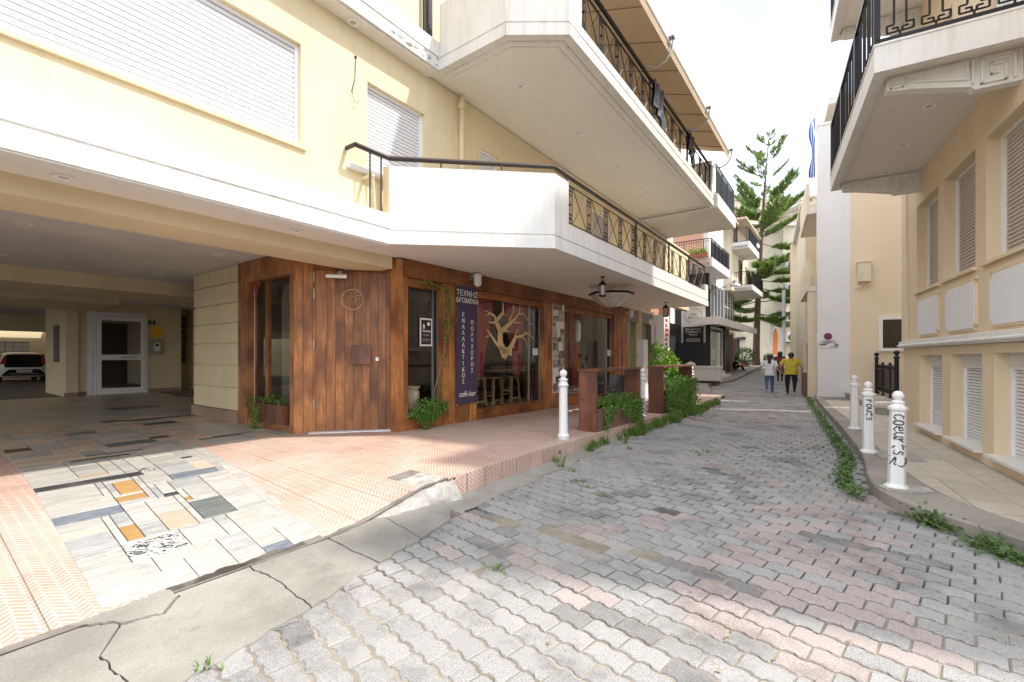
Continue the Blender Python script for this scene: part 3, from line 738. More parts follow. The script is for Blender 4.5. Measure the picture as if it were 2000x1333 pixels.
for i in range(-10, 34):
    for j in range(0, 8):
        x0, y0 = -4+i*.42, .0+j*.38; x1, y1 = x0+.42, y0+.38
        if x1 > 11.8: continue
        pts = [R.p(a, c) for a, c in ((x0, y0), (x1, y0), (x1, y1), (x0, y1))]
        ins = [inpoly(p.x, p.y, KIP) or y < .01 for p, y in zip(pts, (y0, y0, y1, y1))]
        bm = bmesh.new(); g = .003
        q = [R.p(a, c) for a, c in ((x0+g, y0+g), (x1-g, y0+g), (x1-g, y1-g), (x0+g, y1-g))]
        bm.faces.new([bm.verts.new((p.x, p.y, .118)) for p in q])
        for a, c in zip(KI_, KI_[1:]):
            mx_ = Vector((sum(p.x for p in q)/4, sum(p.y for p in q)/4))
            if (Vector(a)-mx_).length > .75: continue
            d = Vector((c[0]-a[0], c[1]-a[1], 0)); nn = Vector((d.y, -d.x, 0))
            bmesh.ops.bisect_plane(bm, geom=bm.verts[:]+bm.edges[:]+bm.faces[:], plane_co=Vector((a[0]+.004, a[1], 0)), plane_no=nn, clear_inner=True)
        if not bm.faces or not any(ins):
            bm.free(); continue
        dzz = random.uniform(-.0015, .002)
        ex = bmesh.ops.extrude_face_region(bm, geom=bm.faces[:])
        for v in ex['geom']:
            if isinstance(v, bmesh.types.BMVert): v.co.z += .006+dzz
        bmesh.ops.recalc_face_normals(bm, faces=bm.faces[:])
        me = bpy.data.meshes.new('paving_slab'); bm.to_mesh(me); bm.free(); me.materials.append(MATS['slab_beige'])
        o = bpy.data.objects.new('paving_slab', me); C.objects.link(o); o.parent = pav
# small inspection cover in the pavement
b = MB().box(0, 0, 0, .62, .48, .010).box(.02, .02, .010, .60, .46, .013)
o = b.build('inspection_cover', 'slab_grey'); place(o, R, (.75, .62, .124)); tag(o, 'flat grey square inspection cover in the right pavement behind the nearest bollard', 'inspection cover')
# entrance landing of the right-hand recess
b = MB().box(6.5, -3.4, .0, 11.78, .18, .27)
land = frame_obj('entrance_landing', b, 'slab_grey', R)
for i in range(8): MB().box(6.48+i*.662, -.60, .27, 6.48+i*.662+.655, .20, .292).build('landing_slab', 'slab_beige' if i % 3 else 'slab_grey', land)
for i in range(8): MB().box(6.48+i*.662, -1.4, .27, 6.48+i*.662+.655, -.607, .290).build('landing_slab', 'slab_grey', land)
# far left pavement island and forecourt
isl = [L.p(12.6, -2.2)[:2], L.p(17.6, -.9)[:2], L.p(21.2, -1.45)[:2], L.p(33.7, -1.0)[:2], L.p(45, -.2)[:2], L.p(45, 6)[:2], L.p(12.6, 6)[:2]]
o = sheet('left_pavement', isl, .12, 'kerb_concrete', step=1.5, zf=gz)
b = MB(); A = [L.p(x, y) for x, y in ((12.6, -2.2), (17.6, -.9), (21.2, -1.45), (27, -1.2), (33.7, -1.0), (45, -.2))]
strip(b, A, A, lambda x, y: -.05, lambda x, y: .12+gz(x, y)); b.build('kerb_face', 'kerb_concrete', o)

# ================================================================ LEFT BUILDING (local x down the street, -y towards the street)
lb = thing('apartment_building', 'yellow and white apartment building with chamfered balconies over a wood fronted cafe', 'building', L)
b = MB()
walls(b, -12, 16.4, 3.55, 6.15, -.38, -.12, [(-6.6, -2.0, 4.16, 5.46), (-1.0, .12, 4.16, 5.48), (1.56, 2.14, 3.55, 5.48), (3.6, 4.9, 3.55, 5.6), (6.4, 7.7, 3.55, 5.6)])
walls(b, -12, 11.0, 6.6, 9.3, -.38, -.12, [(-6.6, -2.0, 7.3, 8.6), (1.2, 3.4, 6.65, 8.7), (5.0, 7.4, 6.65, 8.7)])
b.box(-12, -.12, 3.3, 11, .1, 9.3).box(10.98, -.1, .1, 11.0, 9, 9.3)
b.build('facade_wall', 'yellow_plaster', lb)
MB().box(-12, -.1, 9.32, 11.2, 13, 9.5).build('roof_slab', 'white_plaster', lb)
MB().box(-12.2, -.75, 9.3, 11.3, -.13, 9.55).build('cornice', 'white_plaster', lb)
# garage band
b = MB(); b.box(-12, -.66, 3.12, -.82, -.38, 3.315).box(-12, -.63, 3.315, -.82, -.38, 3.345).box(-12, -.66, 3.345, -.82, -.38, 3.55)
b.box(-12, -.635, 3.10, -.82, -.62, 3.12)
b.build('band', 'white_plaster', lb)
b = MB(); b.box(-12, -.62, 3.14, -.82, .09, 3.18); b.build('band_soffit', 'soffit_paint', lb)
b = MB(); b.box(-12, -.64, 6.15, .2, -.38, 6.33).box(-12, -.62, 6.33, .2, -.38, 6.36).box(-12, -.64, 6.36, .2, -.38, 6.6)
b.build('upper_band', 'dirty_white_plaster', lb)
b = MB(); b.box(-12, -.60, 6.12, .2, -.12, 6.149); b.build('upper_band_soffit', 'soffit_paint', lb)
# peeling paint on the upper band
rn = random.Random(2); b = MB()
for i in range(26):
    cx = rn.uniform(-.75, .18); cz = 6.20+rn.random()*.12*(1 if cx > -.3 else .5); r = rn.uniform(.015, .055)
    b.prism([(cx+r*math.cos(k)*rn.uniform(.5, 1.5), cz+r*.6*math.sin(k)*rn.uniform(.5, 1.3)) for k in range(6)], .640, .643, 'y')
b.build('bare_patch', 'grey_plaster', lb)['kind'] = 'stuff'
# windows with roller shutters
shutter(lb, -6.6, -2.0, 4.16, 5.46, -.27, -1, .062, 'shutter_white')
MB().box(-6.7, -.42, 4.12, -1.94, -.25, 4.166).build('sill', 'yellow_plaster', lb)
shutter(lb, -1.0, .12, 4.16, 5.48, -.27, -1, .055, 'shutter_white')
MB().box(-1.34, -.47, 4.11, .2, -.25, 4.166).build('sill', 'ledge_marble', lb)
shutter(lb, 1.56, 2.14, 3.56, 5.48, -.27, -1, .055, 'shutter_white')
shutter(lb, 3.6, 4.9, 3.56, 5.6, -.27, -1, .055, 'shutter_grey')
shutter(lb, 6.4, 7.7, 3.56, 5.6, -.27, -1, .055, 'shutter_grey')
shutter(lb, 1.2, 3.4, 6.66, 8.7, -.27, -1, .07, 'shutter_grey')
MB().tube([(.96, -.44, 3.3), (.96, -.44, 6.12)], .05, 10).lathe((.96, -.44, 4.85), [(.06, 0), (.06, .05)], 10).lathe((.96, -.44, 5.9), [(.075, 0), (.075, .12)], 10).build('drain_pipe', 'yellow_plaster', lb, smooth=True)
MB().tube([(-1.2, -.385, 5.72), (-1.22, -.40, 5.4), (-1.27, -.40, 5.2), (-1.24, -.42, 5.05), (-1.18, -.43, 5.08)], .006, 4).ball((-1.2, -.385, 5.72), .02, 8).build('loose_wire', 'brown_iron', lb)
MB().box(-1.1, -.62, 4.02, -1.06, -.38, 4.06).tube([(-1.08, -.6, 4.05), (-.95, -.5, 3.6)], .02, 6).tube([(-.75, -.6, 4.05), (-.62, -.5, 3.62)], .02, 6).build('shutter_bracket', 'yellow_plaster', lb)
# lower balcony
A = (-.82, -.64); B = (.81, -2.45); x1 = 10.63
def slab(poly, z0, z1, name, mat, parent): return MB().prism(poly, z0, z1).build(name, mat, parent)
slab([(-.80, .085), (-.80, -.62), B, (x1, -2.45), (x1, .085)], 3.142, 3.30, 'balcony_slab', 'soffit_paint', lb)
def wallseg(b, a, c, z0, z1, t=.12, o=0.):
    a = Vector((*a, 0)); c = Vector((*c, 0)); d = (c-a).normalized(); n = Vector((-d.y, d.x, 0))
    a = a-n*o; c = c-n*o
    return b.prism([(a.x, a.y), (c.x, c.y), (c.x+n.x*t, c.y+n.y*t), (a.x+n.x*t, a.y+n.y*t)], z0, z1)
b = MB()
b.prism([A, B, (B[0]+.02, B[1]+.13), (A[0]+.14, A[1]+.03)], 3.33, 4.25)
b.prism([B, (1.24, -2.45), (1.24, -2.33), (B[0]+.05, -2.33)], 3.33, 4.25)
b.box(1.241, -2.45, 3.33, 10.3, -2.33, 3.58).box(10.3, -2.45, 3.33, x1, -2.33, 3.80).box(x1-.12, -2.33, 3.33, x1, -.4, 3.58)
b.build('parapet', 'white_plaster', lb)
MB().box(-.83, -.63, 3.556, -.70, -.52, 4.25).build('parapet_end', 'yellow_plaster', lb)
b = MB()    # fascia with drip groove
for k_, (p, q) in enumerate(((A, B), (B, (x1, -2.45)))):
    wallseg(b, p, q, 3.12-.0015*k_, 3.285+.0015*k_, .1, .012); wallseg(b, p, q, 3.285+.0015*k_, 3.33-.0015*k_, .1, -.012)
b.build('fascia', 'white_plaster', lb)
b = MB(); b.tube([(-1.36, -.60, 4.37), (-.80, -.62, 4.37), (.85, -2.40, 4.37), (10.35, -2.40, 4.37)], .035, 6); b.tube([(-1.36, -.60, 4.37), (-1.36, -.40, 4.37)], .03, 6)
for x, y, z in ((-1.12, -.60, 3.55), (-.93, -.60, 3.55), (-.3, -1.17, 4.25), (.3, -1.83, 4.25)): b.tube([(x, y, z), (x, y, 4.36)], .012, 6)
for x in (1.27, 4.3, 6.6, 8.5, 10.33): b.tube([(x, -2.40, 3.40), (x, -2.40, 4.36)], .024, 4)
rail = b.build('balcony_railing', 'brown_iron', lb)
def scroll_mesh(h):
    m = MB(); w_ = .075; y = 0
    for sx in (-w_, w_): m.bar((sx, y, 0), (sx, y, h), .012)
    m.bar((0, y, 0), (0, y, h), .012); m.ball((0, y, h*.5), .024, 8)
    for z0 in (0, h-.15):
        for sx in (-1, 1):
            for k in range(2):
                c = Vector((sx*w_*.5, y, z0+.0375+.075*k)); r = .030
                pts = [c+Vector((r*math.cos(t), 0, r*math.sin(t))) for t in [q*math.pi/4+k for q in range(9)]]
                m.tube(pts, .006, 4, caps=False)
        m.bar((-w_, y, z0), (w_, y, z0), .009); m.bar((-w_, y, z0+.075), (w_, y, z0+.075), .009); m.bar((-w_, y, z0+.15), (w_, y, z0+.15), .009)
    return m
def ornate(rail, x0, x1, y, z0, z1, mat, per=.66):
    h = z1-z0; n = round((x1-x0)/per); per = (x1-x0)/n
    MB().bar((x0, y, z0), (x1, y, z0), .016).bar((x0, y, z1), (x1, y, z1), .016).build('rail_rod', mat, rail)
    s0 = scroll_mesh(h).build('scroll_panel', mat, rail, loc=(x0+.09, y, z0))
    for i in range(1, n): inst(s0, rail, (x0+.09+i*per, y, z0))
    xw = per-.18; c0 = MB().bar((0, 0, 0), (xw, 0, h), .011).bar((0, 0, h), (xw, 0, 0), .011).build('cross_bars', mat, rail, loc=(x0+.18, y, z0))
    for i in range(1, n): inst(c0, rail, (x0+.18+i*per, y, z0))
    for i in range(n):
        pass
ornate(rail, 1.28, 10.28, -2.40, 3.64, 4.24, 'brown_iron', .69)
# upper balcony
A2 = (.2, -.64); M2 = (.18, -2.0); B2 = (.71, -2.75); xe = 9.98
slab([(.2, -.14), A2, (.2, -2.0), (.73, -2.72), (xe, -2.72), (xe, -.14)], 6.17, 6.33, 'balcony_slab', 'soffit_paint', lb)
b = MB()
for k_, (p, q) in enumerate(((A2, M2), (M2, B2), (B2, (1.1, -2.75)))): wallseg(b, p, q, 6.357-.0015*k_, 7.22+.0015*k_, .11)
b.box(1.101, -2.75, 6.36, xe, -2.64, 6.50).box(9.75, -2.751, 6.50, xe+.02, -2.64, 7.35).box(xe-.1, -2.64, 6.36, xe, -.4, 6.5)
b.build('upper_parapet', 'dirty_white_plaster', lb)
b = MB()
for k_, (p, q) in enumerate(((A2, M2), (M2, B2), (B2, (xe, -2.75)))):
    wallseg(b, p, q, 6.15-.0015*k_, 6.31+.0015*k_, .1, .012); wallseg(b, p, q, 6.31+.0015*k_, 6.36-.0015*k_, .1, -.012)
b.build('upper_fascia', 'dirty_white_plaster', lb)
dr_ = MB()
def drip(P, z0, z1, w_):
    n = len(P)
    for i in range(n-1):
        a, c = Vector((*P[i], 0)), Vector((*P[i+1], 0)); d = (c-a).normalized(); nn = Vector((-d.y, d.x, 0))*w_*.5; e = d*w_*.5
        dr_.prism([tuple((a-nn-e)[:2]), tuple((c-nn+e)[:2]), tuple((c+nn+e)[:2]), tuple((a+nn-e)[:2])], z0+.0007*i, z1)
drip([(.36, -.64), (.34, -1.94), (.80, -2.58), (xe-.12, -2.58), (xe-.12, -.4)], 6.152, 6.17, .045); drip([(.47, -.64), (.45, -1.90), (.86, -2.47), (xe-.22, -2.47), (xe-.22, -.4)], 6.160, 6.17, .02)
dr_.build('drip_moulding', 'dirty_white_plaster', lb)
b = MB(); b.tube([(1.05, -2.70, 7.32), (9.9, -2.70, 7.32)], .04, 6); b.tube([(1.1, -2.66, 7.22), (9.8, -2.66, 7.22)], .018, 6)
for x in (1.13, 4.3, 7.2, 9.7): b.tube([(x, -2.70, 6.4), (x, -2.70, 7.3)], .022, 4)
b.tube([(.05, -.45, 6.6), (.05, -.45, 7.6)], .03, 6).tube([(.14, -.45, 6.6), (.14, -.45, 7.6)], .02, 6)
r2 = b.build('upper_railing', 'black_iron', lb)
ornate(r2, 1.16, 9.72, -2.70, 6.53, 7.16, 'black_iron', .66)
MB().box(.16, -.44, 6.6, .24, -.40, 9.3).build('corner_pipe', 'brown_iron', lb)
# things hung over the upper railing
def cloth_lump(name, label, x, wdt, hgt, mat, gy=-2.74):
    vs_ = []; fs = []; nx, nz_ = 10, 8
    for j in range(nz_+1):
        for i in range(nx+1):
            u, v = i/nx, j/nz_; vs_.append((x+wdt*u+.03*math.sin(v*5+i), gy-.03*math.sin(i*1.7+v*3)-.02, 7.34-hgt*v*(1-.25*math.sin(u*3.1+1))))
    n = len(vs_); vs_ += [(a, bq+.05, c) for a, bq, c in vs_]
    for j in range(nz_):
        for i in range(nx):
            k = j*(nx+1)+i; fs += [(k, k+1, k+nx+2, k+nx+1), (n+k+nx+1, n+k+nx+2, n+k+1, n+k)]
    o = MB().add(vs_, fs).build(name, mat); place(o, L); return tag(o, label, 'laundry')
cloth_lump('hanging_blanket', 'dark blanket hanging over the middle of the black upper balcony railing', 4.35, .75, .72, 'blue_grey_panel')
cloth_lump('hanging_rug', 'small dark rug over the far part of the black upper balcony railing', 7.1, .55, .6, 'dark_interior')
# awning with folding arms
aw = thing('awning', 'wide tan canvas awning stretched over the top balcony', 'awning', L)
n = 46; vs_ = []
for i in range(n+1):
    x = 1.35+8.65*i/n
    for j in range(9):
        t = j/8; y = -.45-(2.70)*t; z = 8.72-.98*t-.05*math.sin(math.pi*t)+.012*math.sin(x*2.1+t*2)
        vs_.append((x, y, z))
m_ = len(vs_); vs_ += [(a, c, z+.006) for a, c, z in vs_]; fs = []
for i in range(n):
    for j in range(8):
        k = i*9+j; fs += [(k, k+1, k+10, k+9), (m_+k, m_+k+9, m_+k+10, m_+k+1)]
plaster('awning_canvas', (.60, .49, .35), .85, stain=.7, b=.2); MATS['awning_canvas'].node_tree.nodes['Principled BSDF'].inputs['Roughness'].default_value = .9
t_ = MATS['awning_canvas'].node_tree; pb = t_.nodes['Principled BSDF']; tl_ = N(t_, 'ShaderNodeBsdfTranslucent', Color=(.62, .50, .36, 1)); ms_ = t_.nodes.new('ShaderNodeMixShader'); ms_.inputs[0].default_value = .25
t_.links.new(pb.outputs[0], ms_.inputs[1]); t_.links.new(tl_.outputs[0], ms_.inputs[2]); t_.links.new(ms_.outputs[0], [q for q in t_.nodes if q.type == 'OUTPUT_MATERIAL'][0].inputs[0])
MB().add(vs_, fs).build('canvas', 'awning_canvas', aw, smooth=True)
b = MB(); b.tube([(1.35, -3.17, 7.72), (10.02, -3.17, 7.72)], .045, 8); b.build('front_bar', 'white_metal', aw, smooth=True)
b = MB(); b.box(1.35, -3.185, 7.50, 10.0, -3.175, 7.72); b.build('valance', 'awning_canvas', aw)
for k in range(8):
    x = 1.7+1.12*k
    MB().tube([(x, -.5, 8.68), (x, -1.8, 8.17), (x, -3.1, 7.72)], .008, 4).build('seam', 'brown_cladding', aw)
for x in (1.4, 4.0, 7.1, 10.0):
    MB().tube([(x-.1, -2.72, 7.36), (x, -2.95, 7.30), (x+.02, -3.12, 7.38), (x+.03, -3.24, 7.55), (x+.03, -3.26, 7.78)], .022, 6).ball((x+.03, -3.24, 7.80), .045, 8).box(x-.09, -3.30, 7.76, x+.07, -3.18, 7.79).build('folding_arm', 'steel', aw, smooth=True)
# recessed lamps in the soffits
dl = MB().lathe((0, 0, 0), [(.085, -.004), (.085, 0), (.06, .004), (.055, .03), (.03, .034)], 20)
dl0 = MB().lathe((0, 0, 0), [(.055, 0), (.085, 0), (.085, -.012), (.065, -.016), (.055, -.008)], 20).build('downlight', 'white_metal', lb, loc=(-1.30, -.47, 6.118))
bulb0 = MB().lathe((0, 0, 0), [(.052, .001), (.052, -.004), (.03, -.011), (.002, -.013)], 16).build('lamp_lens', 'lens_grey', dl0)
spots = [(1.34, -1.45, 6.168), (3.43, -1.47, 6.168), (5.49, -1.49, 6.168), (7.64, -1.48, 6.168), (9.71, -1.53, 6.168), (-4.14, -.17, 3.138), (-1.95, -.19, 3.138), (-4.01, 2.81, 3.248), (-3.92, 5.78, 3.248), (-1.72, 2.73, 3.248), (-1.66, 5.81, 3.248), (-6.0, 2.8, 3.248), (2.2, -1.2, 3.138)]
for p in spots:
    o = inst(dl0, lb, p); inst(bulb0, o)

# garage: ceiling, beams, walls
MB().box(-12, .0, 3.25, 11, 30.1, 3.29).build('garage_ceiling', 'garage_ceiling', lb)  # ceiling of the garage; its length over the back yard is added to dim it
b = MB(); b.box(-12, .09, 2.95, -.16, .79, 3.25).box(-12, 7.0, 2.95, 1.8, 9.1, 3.25).box(-12, 10.5, 2.95, -1.2, 13.7, 3.25)
b.build('beam', 'garage_wall', lb)
b = MB(); b.box(-1.47, 13.7, .2, 1.3, 13.9, 3.3).box(1.3, 14.6, .2, 1.8, 14.8, 3.3).box(1.3, 13.7, .2, 1.34, 14.6, 3.3).box(-1.75, 13.55, .2, -1.47, 16.5, 3.3)
b.box(-12, 0, 3.12, -11.8, 22, 3.3); b.build('lobby_wall', 'garage_wall', lb)
b = MB(); b.box(1.8, 5.5, .2, 2.0, 14.8, 3.3); b.build('garage_side_wall', 'garage_wall', lb)
for q4 in ((-1.5, 13.66, .2, -1.10, 13.70, .36), (.38, 13.66, .2, 1.3, 13.70, .36), (-1.80, 13.5, .2, -1.49, 13.55, .36)): MB().box(*q4).build('skirting', 'plinth_granite', lb)
b = MB()
for k in range(7):
    z = 1.25+.26*k
    for j in range(2): b.box(1.35+.22*j, 14.56, z+.01, 1.35+.22*j+.2, 14.60, z+.24)
b.build('glass_block_window', 'dark_glass', lb)
MB().box(-1.48, 14.4, 1.0, -1.44, 14.9, 1.9).box(-1.765, 14.4, 1.3, -1.755, 15.2, 2.5).build('side_panel', 'recess_dark', lb)
# striped pier on the side of the shop
b = MB(); pzs = [.45, .90, 1.33, 1.75, 2.14, 2.53, 2.92, 3.25]
for z0, z1 in zip(pzs, pzs[1:]): b.box(-1.15, 3.30, z0+.014, -1.0, 5.42, z1-.014)
b.box(-1.112, 3.31, .2, -1.0, 5.41, 3.25); b.build('striped_wall', 'yellow_plaster', lb)
MB().box(-1.19, 3.30, .2, -1.0, 5.45, .45).build('plinth', 'plinth_granite', lb)
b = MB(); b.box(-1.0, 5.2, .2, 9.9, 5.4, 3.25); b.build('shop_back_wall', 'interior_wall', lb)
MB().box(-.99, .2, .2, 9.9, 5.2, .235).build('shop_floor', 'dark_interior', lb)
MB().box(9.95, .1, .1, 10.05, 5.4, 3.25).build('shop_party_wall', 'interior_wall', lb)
# back yard seen past the parked car
b = MB(); b.box(-14, 30.6, 0, 4, 30.8, .9).box(-14, 30.6, 2.3, 4, 30.8, 6).box(.4, 22, 0, .6, 30.6, 3.4).box(-14, 22, 0, -13.8, 31, 5); b.box(-.25, 30.6, .9, 4, 30.8, 2.3); b.build('yard_wall', 'garage_wall', lb)
gb_ = None
gp = MB().box(-14, 30.74, .9, -.25, 30.78, 2.3).build('block_panel', 'dark_interior', lb)
for i in range(26):
    for j in range(5):
        if gb_ is None: gb_ = MB().box(.012, 0, .012, .30, .10, .27).build('glass_block', 'lens_grey', gp, loc=(-.55, 30.63, .93)); continue
        inst(gb_, gp, (-.55-.31*i, 30.63, .93+.275*j))
MB().box(-12, 22, 2.55, .4, 22.3, 3.29).box(-12, 24.5, 2.9, .4, 24.9, 3.4).build('yard_beam', 'garage_wall', lb)
# glazed entrance door of the building
dr = thing('entrance_door', 'white framed glass entrance door at the back of the covered driveway', 'door', L, (-1.1, 13.68, .22))
b = MB(); b.box(0, -.05, 0, .07, .03, 2.72).box(1.36, -.05, 0, 1.43, .03, 2.72).box(.07, -.05, 2.62, 1.36, .03, 2.72).box(-.14, -.06, 0, -.01, .04, 2.76)
b.build('frame', 'white_metal', dr)
b = MB(); b.box(.08, -.08, .03, .20, -.03, 2.60).box(1.24, -.08, .03, 1.35, -.03, 2.60).box(.20, -.08, 2.46, 1.24, -.03, 2.60).box(.20, -.08, 1.15, 1.24, -.03, 1.33).box(.20, -.08, .03, 1.24, -.03, .22)
lf = b.build('leaf', 'white_metal', dr)
for z0, z1 in ((.22, 1.15), (1.33, 2.46)): MB().box(.20, -.06, z0, 1.24, -.05, z1).build('pane', 'mirror_glass', lf)
MB().box(.72, -.14, 1.22, 1.12, -.12, 1.26).box(.74, -.12, 1.22, .77, -.08, 1.26).box(1.07, -.12, 1.22, 1.10, -.08, 1.26).build('handle', 'steel', lf)
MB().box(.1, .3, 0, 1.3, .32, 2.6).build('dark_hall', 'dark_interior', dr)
bx = thing('intercom', 'grey intercom and mailbox panel right of the lobby door', 'intercom', L, (.42, 13.68, 1.55)); MB().box(0, -.04, 0, .36, 0, .55).build('panel', 'steel', bx); MB().box(.09, -.05, .12, .27, -.04, .42).build('plate', 'white_metal', bx); MB().box(.13, -.055, .3, .23, -.05, .38).build('speaker', 'recess_dark', bx)
o = MB().box(0, 0, 0, .34, .012, .42).build('yellow_notice', 'yellow_sign'); place(o, L, (.42, 13.66, 2.14)); tag(o, 'yellow notice sign above the intercom by the lobby door', 'sign')
q = thing('house_number_plate', 'small black plate with the number 8 beside the lobby door', 'sign', L, (.36, 13.66, 2.62)); MB().box(0, 0, 0, .2, .012, .13).build('plate', 'ink', q); text('digit', '8', .13, 'paper', q, TX(.1, -.002, .02))

# ---------------------------------------------------------------- cafe front
def P3(b, *a): return b
hd = MB().box(-.02, -.02, 2.84, 9.95, .16, 3.141).build('header_board', 'warm_wood_h', lb)
MB().box(-.02, .1, 3.10, 9.95, .2, 3.25).build('header_filler', 'dark_interior', lb)
for x0, x1, nm in ((.0, .1, 'post'), (.93, 1.25, 'post'), (1.25, 1.89, 'post'), (4.47, 4.82, 'post'), (4.82, 5.50, 'post'), (8.80, 9.35, 'post'), (9.352, 9.93, 'post')):
    zb = zt(x0, 0)-.02
    nb = max(1, round((x1-x0)/.21)); wd = (x1-x0)/nb
    for k in range(nb):
        MB().box(x0+k*wd+.002, -.004*((k+int(x0*10)) % 2), zb, x0+(k+1)*wd-.002, .17, 2.838).build('post_board', 'warm_wood', lb, bev=.003)
for x0, x1 in ((.1, .93), (1.89, 4.47), (5.5, 8.8)):
    zb = zt(x0, 0)-.03; MB().box(x0+.001, .01, zb, x1-.001, .22, .40).box(x0+.001, -.02, .40, x1-.001, .24, .425).build('base_board', 'warm_wood_h', lb)
    MB().box(x0+.002, .07, 2.70, x1-.002, .17, 2.837).build('window_head', 'warm_wood_h', lb)
for x0, x1, mu in ((.1, .93, (.80,)), (1.89, 4.47, (3.98,)), (5.5, 8.8, (8.45,))):
    wn = MB().box(x0, .12, .425, x0+.02, .16, 2.70).box(x1-.02, .12, .425, x1, .16, 2.70)
    for m_ in mu: wn.box(m_-.014, .115, .425, m_+.014, .155, 2.70)
    wn = wn.build('window', 'grey_metal_frame' if x0 < .5 else 'steel', lb)
    MB().box(x0+.02, .132, .425, x1-.02, .138, 2.70).build('pane', 'pane_glass', wn)
# corner post and oblique door wall
D0 = Vector((-1.15, 1.3, 0)); D1 = Vector((0, .29, 0)); dd = (D1-D0).normalized(); dn = Vector((-dd.y, dd.x, 0))
def TD(p): return D0+dd*p.x+dn*p.y+Vector((0, 0, p.z))
MB(TD).box(1.50, -.02, .20, 1.66, .12, 3.135).build('post_board', 'warm_wood', lb, bev=.003)
MB().box(-.11, -.01, .2, -.002, .20, 3.12).build('corner_post', 'warm_wood', lb, bev=.004)
MB(TD).box(-.02, -.03, .19, .12, .12, 3.24).build('post_board', 'warm_wood', lb, bev=.003)
MB(TD).box(.122, -.02, .20, .27, .12, 3.24).build('post_board', 'warm_wood', lb, bev=.003)
MB(TD).box(1.44, -.01, .20, 1.50, .12, 2.94).build('jamb', 'warm_wood', lb, bev=.003)
MB(TD).box(.27, -.01, 2.93, 1.50, .12, 3.24).build('door_header', 'warm_wood_h', lb)
MB(TD).box(.22, -.14, .215, 1.60, .02, .258).build('threshold', 'ledge_marble', lb)
cd = thing('cafe_door', 'tall closed door of stained vertical planks with dreamcatcher hoop', 'door', L)
xs = [.305, .48, .62, .765, .90, 1.04, 1.17, 1.30, 1.438]
MB(TD).box(.271, .0, .262, .303, .05, 2.928).build('hinge_stile', 'warm_wood', cd)
for x0, x1 in zip(xs, xs[1:]): MB(TD).box(x0+.0015, .0, .262, x1-.0015, .05, 2.925).build('plank', 'door_wood', cd, bev=.003)
for z in (.62, 1.62, 2.45, 2.72): MB(TD).tube([TD_ for TD_ in (Vector((.285, -.012, z)), Vector((.285, -.012, z+.16)))], .011, 8).build('hinge', 'steel', cd)
MB(TD).box(.88, -.075, 1.36, 1.19, 0, 1.68).build('mail_box', 'red_wood', cd, bev=.004)
MB(TD).box(1.26, -.01, 1.42, 1.31, 0, 1.48).box(1.278, -.014, 1.435, 1.292, -.01, 1.465).build('lock', 'white_metal', cd)
cw = thing('hoop', 'thin woven dreamcatcher hoop hung on the cafe door', 'dreamcatcher', L); m_ = MB(TD)
c0 = Vector((.89, -.02, 2.45)); Rr = .17
m_.tube([c0+Vector((Rr*math.cos(a), 0, Rr*math.sin(a))) for a in [k*math.pi/16 for k in range(33)]], .006, 6, caps=False); m_.build('ring', 'decal_cream', cw)
m_ = MB(TD)
for k in range(12):
    a = k*math.pi/6
    for f_ in (.5, 1.9): m_.tube([c0+Vector((Rr*math.cos(a), 0, Rr*math.sin(a))), c0+Vector((Rr*.3*math.cos(a+f_), 0, Rr*.3*math.sin(a+f_)))], .0009, 3)
m_.build('web', 'decal_cream', cw)
fl = thing('door_lamp', 'white tubular lamp on a bracket above the cafe door', 'lamp', L); MB(TD).tube([(.50, -.20, 2.80), (.82, -.20, 2.80)], .032, 10).build('tube', 'white_metal', fl, smooth=True); MB(TD).tube([(.64, -.2, 2.82), (.68, -.1, 2.9), (.70, -.02, 2.90)], .012, 6).lathe((.70, -.03, 2.86), [(.04, 0), (.04, .05)], 10).build('bracket', 'steel', fl)
# side window of the shop, facing the driveway
b = MB()
MB().box(-1.17, 3.18, .20, -1.0, 3.298, 3.24).build('post_board', 'warm_wood', lb, bev=.003)
MB().box(-1.17, 2.93, .20, -1.0, 3.178, 3.24).build('post_board', 'warm_wood', lb, bev=.003)
MB().box(-1.175, 1.30, 2.86, -1.0, 2.928, 3.24).build('header_board', 'warm_wood', lb)
MB().box(-1.16, 1.30, .20, -.85, 2.928, .36).build('base_board', 'warm_wood', lb)
MB().box(-1.18, 1.31, .36, -.98, 1.42, 2.858).build('post_board', 'warm_wood', lb, bev=.003)
wn = MB().box(-1.04, 2.89, .36, -1.0, 2.928, 2.86).box(-1.05, 2.40, .36, -.98, 2.50, 2.86).box(-1.04, 1.42, .36, -1.0, 1.45, 2.86).build('window', 'warm_wood', lb); MB().box(-1.023, 1.45, .36, -1.017, 2.89, 2.86).build('pane', 'pane_glass', wn); MB().box(-1.045, 2.915, .4, -1.0, 2.927, 2.84).build('window_trim', 'white_metal', wn)
def curtain_mesh(name, mat, x0, x1, y, z0, z1, pinch=None, par=None, gathers=9, tie=None):
    nx, nz_ = 40, 14; vs_ = []
    for j in range(nz_+1):
        v = j/nz_; z = z1+(z0-z1)*v
        for i in range(nx+1):
            u = i/nx
            if pinch: lo, hi = pinch; k = smooth(0, 1, v); a = x0+(lo-x0)*k; c = x1+(hi-x1)*k
            else: a, c = x0, x1
            vs_.append((a+(c-a)*u, y+.03*math.sin(u*gathers*6.28), z))
    m = len(vs_); vs_ += [(a, c+.004, z) for a, c, z in vs_]; fs = []
    for j in range(nz_):
        for i in range(nx):
            k = j*(nx+1)+i; fs += [(k, k+nx+1, k+nx+2, k+1), (m+k, m+k+1, m+k+nx+2, m+k+nx+1)]
    return MB().add(vs_, fs).build(name, mat, par, smooth=True)
g_ = 'red curtains behind the cafe windows'
def cur(label, *a, **k): o = curtain_mesh('curtain', 'curtain_red', *a, **k); place(o, L); return tag(o, label, 'curtain', g_)
